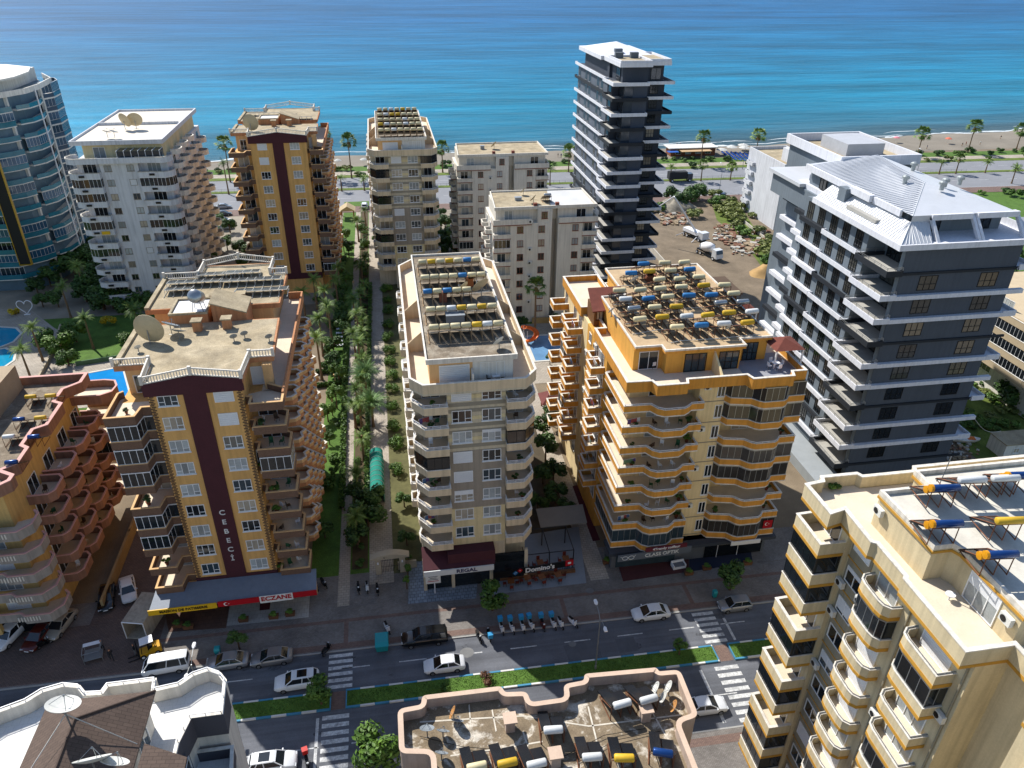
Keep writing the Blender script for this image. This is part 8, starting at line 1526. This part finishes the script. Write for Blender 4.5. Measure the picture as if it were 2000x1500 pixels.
lowwall([(780, 1112), (812, 1108)], 1.2, .3, STN, 'short stone wall joining the gate to the REGAL block'); lowwall([(205, 1192), (258, 1055), (275, 1010)], 1.7, .3, M('yard_wall', '#937d5a', .9, .15), 'ochre wall between the brick driveway and the CEBECI block'); lowwall([(1040, 632), (1092, 630)], 1.3, .25, M('sand_wall', '#a38d63', .9, .15), 'sandy garden wall behind the pale pool'); lowwall([(1270, 490), (1375, 610)], 1.6, .25, M('site_fence_wall', '#b2ada4', .9, .15), 'long low wall along the building site'); lowwall([(1440, 425), (1520, 490)], .8, .25, M('site_fence_wall'), 'pale low wall on the weedy side of the building site'); lowwall([(150, 715), (265, 697)], .9, .2, M('pool_wall_green', '#4f6a50', .9, .2), 'green topped wall between lawn and bright blue pool'); lowwall([(120, 640), (100, 700), (60, 775)], .8, .3, STN, 'curving garden wall beside the pool deck')
X, Y, _ = at(735, 918, 2); TEALN = M('shade_net_teal', '#1f7f72', .9, .2, .8); t = thing('shade_tunnel', 'long teal shade net tunnel over the garden path', 'shade tunnel', (X, Y, .05)); L_ = 10.5; mb = MB(); nseg = 9; ring = 9; vs_ = []; fs = []
for i in range(nseg*2+1):
    sag = -.12 if i % 2 else 0
    for k in range(ring): a = math.pi*k/(ring-1); vs_.append((1.0*math.cos(a), -L_/2+L_*i/(nseg*2), max(.0, 1.4+(1.0+sag)*math.sin(a)) if 0 < k < ring-1 else .0))
for i in range(nseg*2):
    for k in range(ring-1): fs.append((i*ring+k, i*ring+k+1, (i+1)*ring+k+1, (i+1)*ring+k))
mb.add(vs_, fs); O('net', mb.mesh('net', TEALN, True), t); mb = MB(); [mb.path([(1.02*math.cos(math.pi*k/8), -L_/2+L_*i/nseg, 1.4+1.02*math.sin(math.pi*k/8)) for k in range(9)], .03, 4) for i in range(nseg+1)]; O('hoops', mb.mesh('hoops', METALW), t)
# garden lamps (small posts), gazebo, loungers, slide, heart arch
for x, y in ((655, 630), (654, 700), (654, 738), (648, 780), (690, 555), (640, 770)): X, Y, _ = at(x, y, .6); t = thing('garden_lamp', 'small beige post lamp beside the garden walk', 'garden lamp', (X, Y, .05), 0, 'post lamps in the garden walk'); O('post', MB().box(-.14, .14, -.14, .14, 0, 1.0).mesh('post', STN), t); O('lamp_box', MB().box(-.2, .2, -.2, .2, 1.0, 1.3).mesh('lamp_box', PEACH), t)
for i in range(5): X, Y, _ = at(612, 650+i*7, .3); t = thing('sun_lounger', 'white sun lounger in the row beside the CEBECI block', 'sun lounger', (-11.2+0*X, at(612, 648+i*8)[1], .05), 0, 'loungers in the garden row'); O('bed', MB().box(-1., .5, -.32, .32, .25, .33).mesh('bed', METALW), t); O('backrest', MB().add([(.5, -.32, .28), (.5, .32, .28), (1.05, .32, .7), (1.05, -.32, .7), (.5, -.32, .33), (.5, .32, .33), (1.05, .32, .76), (1.05, -.32, .76)], [(0, 1, 2, 3), (7, 6, 5, 4), (0, 4, 5, 1), (2, 6, 7, 3)]).mesh('backrest', METALW), t); O('legs', MB().box(-.9, -.84, -.3, .3, 0, .25).box(.4, .46, -.3, .3, 0, .25).mesh('legs', METALW), t)
def parasol(X, Y, z, r_, mat, label, h=2.3, closed=False, group=None):
    t = thing('parasol', label, 'parasol', (X, Y, z), random.uniform(0, 1), group); O('pole', cached(('pp', h), lambda: MB().tube((0, 0, 0), (0, 0, h), .03, n=6).mesh('pole', METALW)), t)
    O('canopy', cached(('pc', r_, mat.name, closed), lambda: MB().lathe([(.02, h+.35), (r_*.5, h+.15), (r_, h-.25), (r_*.97, h-.3), (.02, h+.25)] if not closed else [(.02, h+.2), (.12, h), (.2, h-1.2), (.05, h-1.4)], (0, 0, 0), 8).mesh('canopy', mat)), t); return t
parasol(*a2(130, 705), .05, 1.2, M('canvas_cream'), 'closed cream parasol beside the pool deck', closed=True); parasol(*a2(613, 735), .05, 1.0, M('canvas_rust', '#7a4a33', .9), 'rust coloured parasol beside the garden loungers', closed=True); parasol(*a2(1120, 620, 24.9), 24.5, .1, METALW, 'x') if False else None
for x, y, m_, l in ((661, 325, CLW, 'white beach parasol in front of the garden walk'), (711, 323, CLW, 'second white beach parasol in front of the slim tower'), (1749, 279, M('parasol_pink', '#c9808a', .9), 'pink parasol on the wide beach'), (1850, 281, M('parasol_salmon', '#c96f5a', .9), 'salmon parasol on the wide beach')): parasol(*a2(x, y), .05, 1.4, m_, l)
BLUC = M('sunbed_blue', '#2b55a0', .85, .1, rnd=.15)
for r0 in range(6):
    for i in range(9):
        x = 1412+i*8.8+r0*3; y = 300+r0*2.4+i*.5
        t = thing('sun_lounger', 'blue sunbed in the rows beside the beach cafe', 'sun lounger', (*a2(x, y), .08), rad(95), 'blue sunbeds beside the beach cafe'); O('bed', cached('bsb', lambda: MB().box(-1, .5, -.4, .4, .25, .36).mesh('bed', BLUC)), t); O('backrest', cached('bsk', lambda: MB().add([(.5, -.4, .3), (.5, .4, .3), (1.05, .4, .75), (1.05, -.4, .75)], [(0, 1, 2, 3)]).mesh('backrest', BLUC)), t); O('legs', cached('bsl', lambda: MB().box(-.9, -.84, -.35, .35, 0, .25).box(.4, .46, -.35, .35, 0, .25).mesh('legs', METALW)), t)
for x, y in ((1428, 298), (1450, 294), (1452, 299), (1408, 303)): parasol(*a2(x, y), .05, 2.2, CLW, 'white parasol over the blue sunbeds', group='white parasols over the sunbeds')
B = Bd('beach_cafe', 'low beach cafe with white flat roof and tan awnings', *a2(1350, 303), 'cafe'); X, Y = B.x, B.y
B.box('wall', X-9, X+9, Y-1.5, Y+4, 0, 3, M('cafe_wood', '#7a4a33', .85, .15)); B.box('roof', X-10, X+9.8, Y-2.2, Y+4.6, 3, 3.3, WHITE); B.box('awning', X-6, X+6, Y-5.5, Y-2.3, 2.5, 2.65, M('awning_tan', '#b39672', .9)); B.box('awning', X-11, X-7, Y-5, Y-2.3, 2.3, 2.45, M('awning_blue', '#2456a5', .9)); [window(B, X-6+i*4, Y-1.5, 'S', .8, 2.2, 1.6, 'slide', split=False) for i in range(4)]
X, Y, _ = at(680, 425); t = thing('gazebo', 'wooden gazebo with a pale tiled roof at the garden end', 'gazebo', (X, Y, .05)); WD = M('gazebo_wood', '#8a5f3c', .85, .15); mb = MB(); [mb.box(x-.1, x+.1, y-.1, y+.1, 0, 2.6) for x in (-1.7, 1.7) for y in (-1.7, 1.7)]; O('posts', mb.mesh('posts', WD), t); O('roof', MB().add([(-2.3, -2.3, 2.5), (2.3, -2.3, 2.5), (2.3, 2.3, 2.5), (-2.3, 2.3, 2.5), (0, -2.3, 3.9), (0, 2.3, 3.9)], [(0, 1, 4), (1, 2, 5, 4), (2, 3, 5), (3, 0, 4, 5), (3, 2, 1, 0)]).mesh('roof', M('pale_tiles', '#a99877', .85, .15)), t)
X, Y, _ = at(1076, 800); t = thing('gazebo', 'small gazebo with a red brown thatched roof by the passage trees', 'gazebo', (X, Y, .05)); mb = MB(); [mb.box(x-.1, x+.1, y-.1, y+.1, 0, 2.3) for x in (-1.4, 1.4) for y in (-1.4, 1.4)]; O('posts', mb.mesh('posts', WD), t); O('roof', MB().add([(-2.0, -2.0, 2.2), (2.0, -2.0, 2.2), (2.0, 2.0, 2.2), (-2.0, 2.0, 2.2), (0, 0, 3.9)], [(0, 1, 4), (1, 2, 4), (2, 3, 4), (3, 0, 4), (3, 2, 1, 0)]).mesh('roof', M('red_thatch', '#6b3d3a', .9, .2, 1.5)), t)
X, Y, _ = at(1035, 668); t = thing('water_slide', 'orange spiral water slide at the pale blue pool', 'water slide', (X, Y, .05)); SLO = M('slide_orange', '#c9611a', .4, .06); secs = []
for i in range(19):
    a = rad(200-i*22); z = 3.6-i*.18; r_ = 1.3; c_ = Vector((r_*math.cos(a), r_*math.sin(a), z)); rd = Vector((math.cos(a), math.sin(a), 0)); secs.append([tuple(c_+rd*.55*math.cos(b_)+Vector((0, 0, .55*math.sin(b_)))) for b_ in [math.pi+math.pi*k/6 for k in range(7)]]+[tuple(c_+rd*.48*math.cos(b_)+Vector((0, 0, .48*math.sin(b_)))) for b_ in [2*math.pi-math.pi*k/6 for k in range(7)]])
O('chute', loft(secs).mesh('chute', SLO, True), t); mb = MB(); [mb.tube((1.3*math.cos(a), 1.3*math.sin(a), 0), (1.3*math.cos(a), 1.3*math.sin(a), 1.2+.5*i), .06, n=5) for i, a in enumerate((.2, 1.8, 3.4))]; O('supports', mb.mesh('supports', METALW), t); O('ladder', MB().tube((-1.5, -.3, 0), (-1.3, -.3, 3.4), .04, n=5).tube((-1.5, .3, 0), (-1.3, .3, 3.4), .04, n=5).mesh('ladder', METALW), t)
X, Y, _ = at(54, 615); t = thing('heart_arch', 'white heart shaped arch on the paved garden square', 'garden arch', (X, Y, .05)); hp = [(1.55*(16*math.sin(a)**3)/16, 0, 1.9+(13*math.cos(a)-5*math.cos(2*a)-2*math.cos(3*a)-math.cos(4*a))*.11) for a in [i*2*math.pi/30 for i in range(31)]]; O('hoop', MB().path(hp, .09, 6).mesh('hoop', METALW), t); O('foot', MB().box(-.6, .6, -.2, .2, 0, .15).mesh('foot', METALW), t)
X, Y, _ = at(1879, 862); t = thing('old_boat', 'broken white and orange boat hull lying by the rubble', 'boat', (X, Y, .1), rad(-15)); O('hull', loft([[(-2.4, -.3, .1), (-2.4, .3, .1), (-2.4, .5, .6), (-2.4, -.5, .6)], [(0, -.5, 0), (0, .5, 0), (0, .9, .6), (0, -.9, .6)], [(1.8, -.3, .05), (1.8, .3, .05), (1.8, .6, .6), (1.8, -.6, .6)], [(2.6, -.05, .3), (2.6, .05, .3), (2.6, .1, .7), (2.6, -.1, .7)]]).mesh('hull', WHITE), t); O('orange_panel', MB().box(.6, 1.8, -.5, .5, .61, .66).mesh('orange_panel', SLO), t)
# coast road fence
mb = MB()
for i in range(150): X = -90+i*2.0; mb.tube((X, Yc(251.4, X), .14), (X, Yc(251.4, X), 1.15), .03, n=4)
for z in (.55, 1.1): mb.tube((-90, Yc(251.4, -90), z), (208, Yc(251.4, 208), z), .025, n=4)
tag(O('median_fence', mb.mesh('median_fence', M('fence_dark', '#3d4246', .7))), 'dark metal railing along the coast road median', 'fence')
# plants and clutter on balconies
random.seed(61)
PLASTIC = [METALW, M('plastic_brown', '#4d3a2c', .6), M('plastic_green', '#2f5a3c', .6)]
def balcony_chair(X, Y, z, rz, label, group, m_):
    t = thing('balcony_chair', label, 'chair', (X, Y, z), rz, group); O('seat', cached(('bcs', m_.name), lambda: MB().cbox((0, 0, .43), .45, .45, .05).mesh('seat', m_)), t); O('backrest', cached(('bcb', m_.name), lambda: MB().cbox((-.22, 0, .7), .04, .45, .5).mesh('backrest', m_)), t)
    for x in (-.2, .2):
        for y in (-.2, .2): O('leg', cached(('bcl', m_.name), lambda: MB().tube((0, 0, 0), (0, 0, .42), .025, n=4).mesh('leg', m_)), t, (x, y, 0))
for k in (1, 2, 3, 4, 5, 6):
    for X in (28.5, 29.8, 31.4): balcony_chair(X+random.uniform(-.3, .3), 68.6+random.uniform(-.3, .5), Gb.root.location.z+3.75+2.83*k+.03, random.uniform(0, 6), 'chair on a street side balcony of the yellow orange block', 'balcony chairs of the yellow orange block', random.choice(PLASTIC))
for k in (0, 1, 2, 3, 4, 6, 7):
    for X in (-14.6, -13.4): balcony_chair(X+random.uniform(-.4, .4), 71+random.uniform(-.6, .6), A.zs[k]+.03, random.uniform(0, 6), 'chair on a street side balcony of the CEBECI block', 'balcony chairs of the CEBECI block', random.choice(PLASTIC))
X, Y, _ = at(1607, 945, 33.2); bush(0, 0, .5, 'green', 'green potted bush in the terrace corner of the cream block', 33.0, None, (X+.6, Y-.5)); bush(0, 0, .35, 'red', 'small purple potted plant on the cream block terrace', 33.02, None, (31.0, 33.4))
t = thing('white_stool', 'round white table on the lit terrace of the cream block', 'table', (*a2(1855, 1165, 33.3), 33.02)); O('top', MB().tube((0, 0, .45), (0, 0, .5), .3, n=12).mesh('top', METALW), t); O('stem', MB().tube((0, 0, 0), (0, 0, .45), .05, n=6).mesh('stem', METALW), t)
# ------------------------------------------------------------------ lived-in clutter
random.seed(71)
CLOTHS = [M('wash_white', '#c9c9c9', .9), M('wash_blue', '#4a6a94', .9), M('wash_red', '#9a4a48', .9), M('wash_green', '#5a7a62', .9), M('wash_purple', '#5d4a7d', .9)]
def laundry(X, Y, z, rz, label, group):
    t = thing('clothes_line', label, 'laundry', (X, Y, z), rz, group); O('rack', cached('lrk', lambda: MB().tube((-.8, 0, 0), (-.8, 0, 1.1), .02, n=4).tube((.8, 0, 0), (.8, 0, 1.1), .02, n=4).tube((-.8, 0, 1.1), (.8, 0, 1.1), .02, n=4).mesh('rack', METALW)), t)
    for i in range(4):
        c_ = random.choice(CLOTHS); O('garment', cached(('lg', c_.name, i % 2), lambda: MB().add([(-.17, -.02, 1.1), (.17, -.02, 1.1), (.2, -.05, .45+.15*(i % 2)), (-.18, .03, .42+.15*(i % 2)), (-.17, .02, 1.1), (.17, .02, 1.1), (.2, -.02, .45+.15*(i % 2)), (-.18, .06, .42+.15*(i % 2))], [(0, 3, 2, 1), (4, 5, 6, 7), (0, 1, 5, 4), (2, 3, 7, 6)]).mesh('garment', c_)), t, (-.58+i*.39, 0, 0))
for k in (1, 2, 4, 5, 6): laundry(24.0, 97.5, 3.75+2.83*k+.05, rad(90), 'washing hung on a pool side balcony of the yellow orange block', 'washing on the yellow orange block'); 
for k in (2, 3, 5, 7): laundry(23.6, 89.4, 3.75+2.83*k+.05, rad(90), 'washing hung on a pool side balcony of the yellow orange block', 'washing on the yellow orange block'); laundry(23.7, 78.4, 3.75+2.83*k+.05, rad(90), 'washing hung on a pool side balcony of the yellow orange block', 'washing on the yellow orange block')
for k in (1, 4, 6): laundry(26.0, 69.2, 3.75+2.83*k+.05, rad(10), 'washing on a street corner balcony of the yellow orange block', 'washing on the street corner balconies')
for k in (1, 3, 6): laundry(2.4, 69.2, 7.05+2.68*k+.05, rad(20), 'washing on a corner balcony of the REGAL block', 'washing on the REGAL block')
POT = M('terracotta_pot', '#8a5238', .85, .1)
def potplant(X, Y, z, label, group, s=1.):
    t = thing('potted_plant', label, 'plant', (X, Y, z), 0, group); t.scale = (s, s, s); O('pot', cached('pot', lambda: MB().lathe([(.13, 0), (.2, .32), (.22, .34), (.18, .33)], (0, 0, 0), 10).mesh('pot', POT)), t); O('foliage', crown(random.choice(['green', 'bush']), random.randrange(3)), t, (0, 0, .62), random.uniform(0, 6), .45)
for k in range(8):
    for X in (26.2, 32.6, 38.0, 44.6):
        if random.random() < .6: potplant(X+random.uniform(-.2, .2), 68.9+random.uniform(-.3, .6), 3.75+2.83*k+.03, 'potted plant on a street balcony of the yellow orange block', 'potted plants of the yellow orange block', random.uniform(.8, 1.3))
    for X in (3.2, 12.6):
        if random.random() < .55: potplant(X+random.uniform(-.6, .6), 68.6, 7.05+2.68*k+.03, 'potted plant on a corner balcony of the REGAL block', 'potted plants of the REGAL block', random.uniform(.8, 1.2))
        if random.random() < .5: balcony_chair(X+random.uniform(-.6, .6), 69.3, 7.05+2.68*k+.03, random.uniform(0, 6), 'chair on a corner balcony of the REGAL block', 'balcony chairs of the REGAL block', random.choice(PLASTIC))
for k in range(9):
    for X in (-27.6, -15.2):
        if random.random() < .55: potplant(X+random.uniform(-.6, .6), 70.6+random.uniform(-.6, .6), A.zs[k]+.03, 'potted plant on a street balcony of the CEBECI block', 'potted plants of the CEBECI block', random.uniform(.8, 1.4))
for k in range(5):
    for Y_ in (74.2, 78.9, 83.4, 88):
        if random.random() < .7: balcony_chair(-39.8+random.uniform(-.3, .3), Y_+random.uniform(-.5, .5), 3.6+2.9*k+.05, random.uniform(0, 6), 'chair on a driveway balcony of the orange block', 'balcony chairs of the orange block', random.choice(PLASTIC))
for k, z in enumerate(3.75+2.83*i for i in range(8)):
    if k % 2: ac_unit(Gb, 34.2, 69.0, 'S', z+1.7)
    ac_unit(Gb, 24.55, 80.9 if k % 2 else 84.8, 'W', z+1.5)
for k in range(7):
    if random.random() < .7: ac_unit(E2, 20.3+20.9*.35, 142, 'S', 4.5+2.85*k)
    if random.random() < .6: ac_unit(E1, 16.6+21.6*.36, 175.5, 'S', 4.5+2.85*k)
    if random.random() < .7: ac_unit(A, -16.1, 71.4, 'E', 4.8+2.87*k+1.2)
# pipe runs between the heaters
def pipe_run(pts, z, label, group, mat, r_=.05):
    X, Y = pts[0]; t = tag(O('pipe_run', MB().path([(p[0]-X, p[1]-Y, .08+.12*(i % 2)) for i, p in enumerate(pts)], r_, 6).mesh('pipe_run', mat), None, (X, Y, z)), label, 'pipe', group); return t
PVC = M('pvc_pipe', '#b9b6ae', .6, .1)
for i in range(7): Y_ = 72.6+i*2.8; pipe_run([(27.0 if i > 0 else 30.6, Y_-.2), (31+random.uniform(-1, 1), Y_+random.uniform(-.3, .3)), (36, Y_+random.uniform(-.4, .4)), (41.6, Y_+random.uniform(-.3, .3))], zrG+.03, 'pale pipe run between the heater rows of the yellow orange block', 'pipe runs on the yellow orange block', PVC)
for i in range(5): Y_ = at(880, (520, 548, 577, 611, 650)[i], C.zr)[1]; pipe_run([(3.2, Y_), (6, Y_+.2), (9, Y_-.15), (11.7, Y_+.1)], C.zr+.03, 'pale pipe run between the heater rows of the REGAL block', 'pipe runs on the REGAL block', PVC)
for a, b_, c_ in (((820, 1440), (900, 1462), (1010, 1470)), ((1100, 1480), (1180, 1440), (1260, 1425)), ((1130, 1490), (1200, 1450), (1290, 1430))): pipe_run([a2(*a, zN), a2(*b_, zN), a2(*c_, zN)], zN+.05, 'thin dark hose snaking over the stained roof across the street', 'hoses on the stained roof', BLACK, .025)
for pts in ([(-20.9, 32.6), (-22.6, 31.5), (-24.0, 30.4)], [(-20.9, 32.6), (-19.2, 32.4), (-17.6, 32.3)]): pass
t = thing('cable', 'pale rope hanging from the grey building down to the small white shed', 'cable', (82, 80, 0)); pA = Vector((82.2, 80.2, 9.5)); pB = Vector((X0-2.5 if False else at(1955, 842, 2.6)[0], at(1955, 842, 2.6)[1], 2.6)); O('rope', MB().path([tuple(pA.lerp(pB, i/10)-Vector((82, 80, 1.0*math.sin(math.pi*i/10)))) for i in range(11)], .04, 5).mesh('rope', PVC), t)
# guy wires of the tall dish mast on the shingle roof
for i, e_ in enumerate(((-24.0, 28.0, Mb.zz+.2), (-17.5, 32.2, Mb.zz+.2))): tag(O('guy_wire', MB().tube((0, 0, 0), (e_[0]+20.9, e_[1]-32.6, e_[2]-Mb.zz-3.2), .03, n=5).mesh('guy_wire', PVC), None, (-20.9, 32.6, Mb.zz+3.2)), ['guy wire of the dish mast running towards the street side terrace', 'short guy wire of the dish mast ending at the roof edge'][i], 'cable')
# oil stains and repairs on the carriageways
random.seed(73)
STN2 = stained('oil_stain', '#45474c', '#5a5d64', 2.2, .4, .6, .9)
for i in range(26):
    X = random.uniform(-32, 44); Y = Ys(random.choice([56.2, 58.9, 47, 50]) + random.uniform(-.5, .5), X); r_ = random.uniform(.2, .75)
    struct('road_stain', MB().sheet([(X+r_*random.uniform(.7, 1.5)*math.cos(k*.7), Y+r_*random.uniform(.4, .8)*math.sin(k*.7)) for k in range(9)], .024+.0002*i), STN2)
for x0, y0, w_, d_ in ((-12, 56.4, 3.5, 1.1), (22, 55.3, 2.2, 2.0), (-3, 46.5, 4, 1.3), (36, 48.0, 2.6, 1.2)): struct('asphalt_patch', MB().sheet(rect(x0, x0+w_, Ys(y0, x0), Ys(y0+d_, x0)), .0295), M('old_asphalt'))
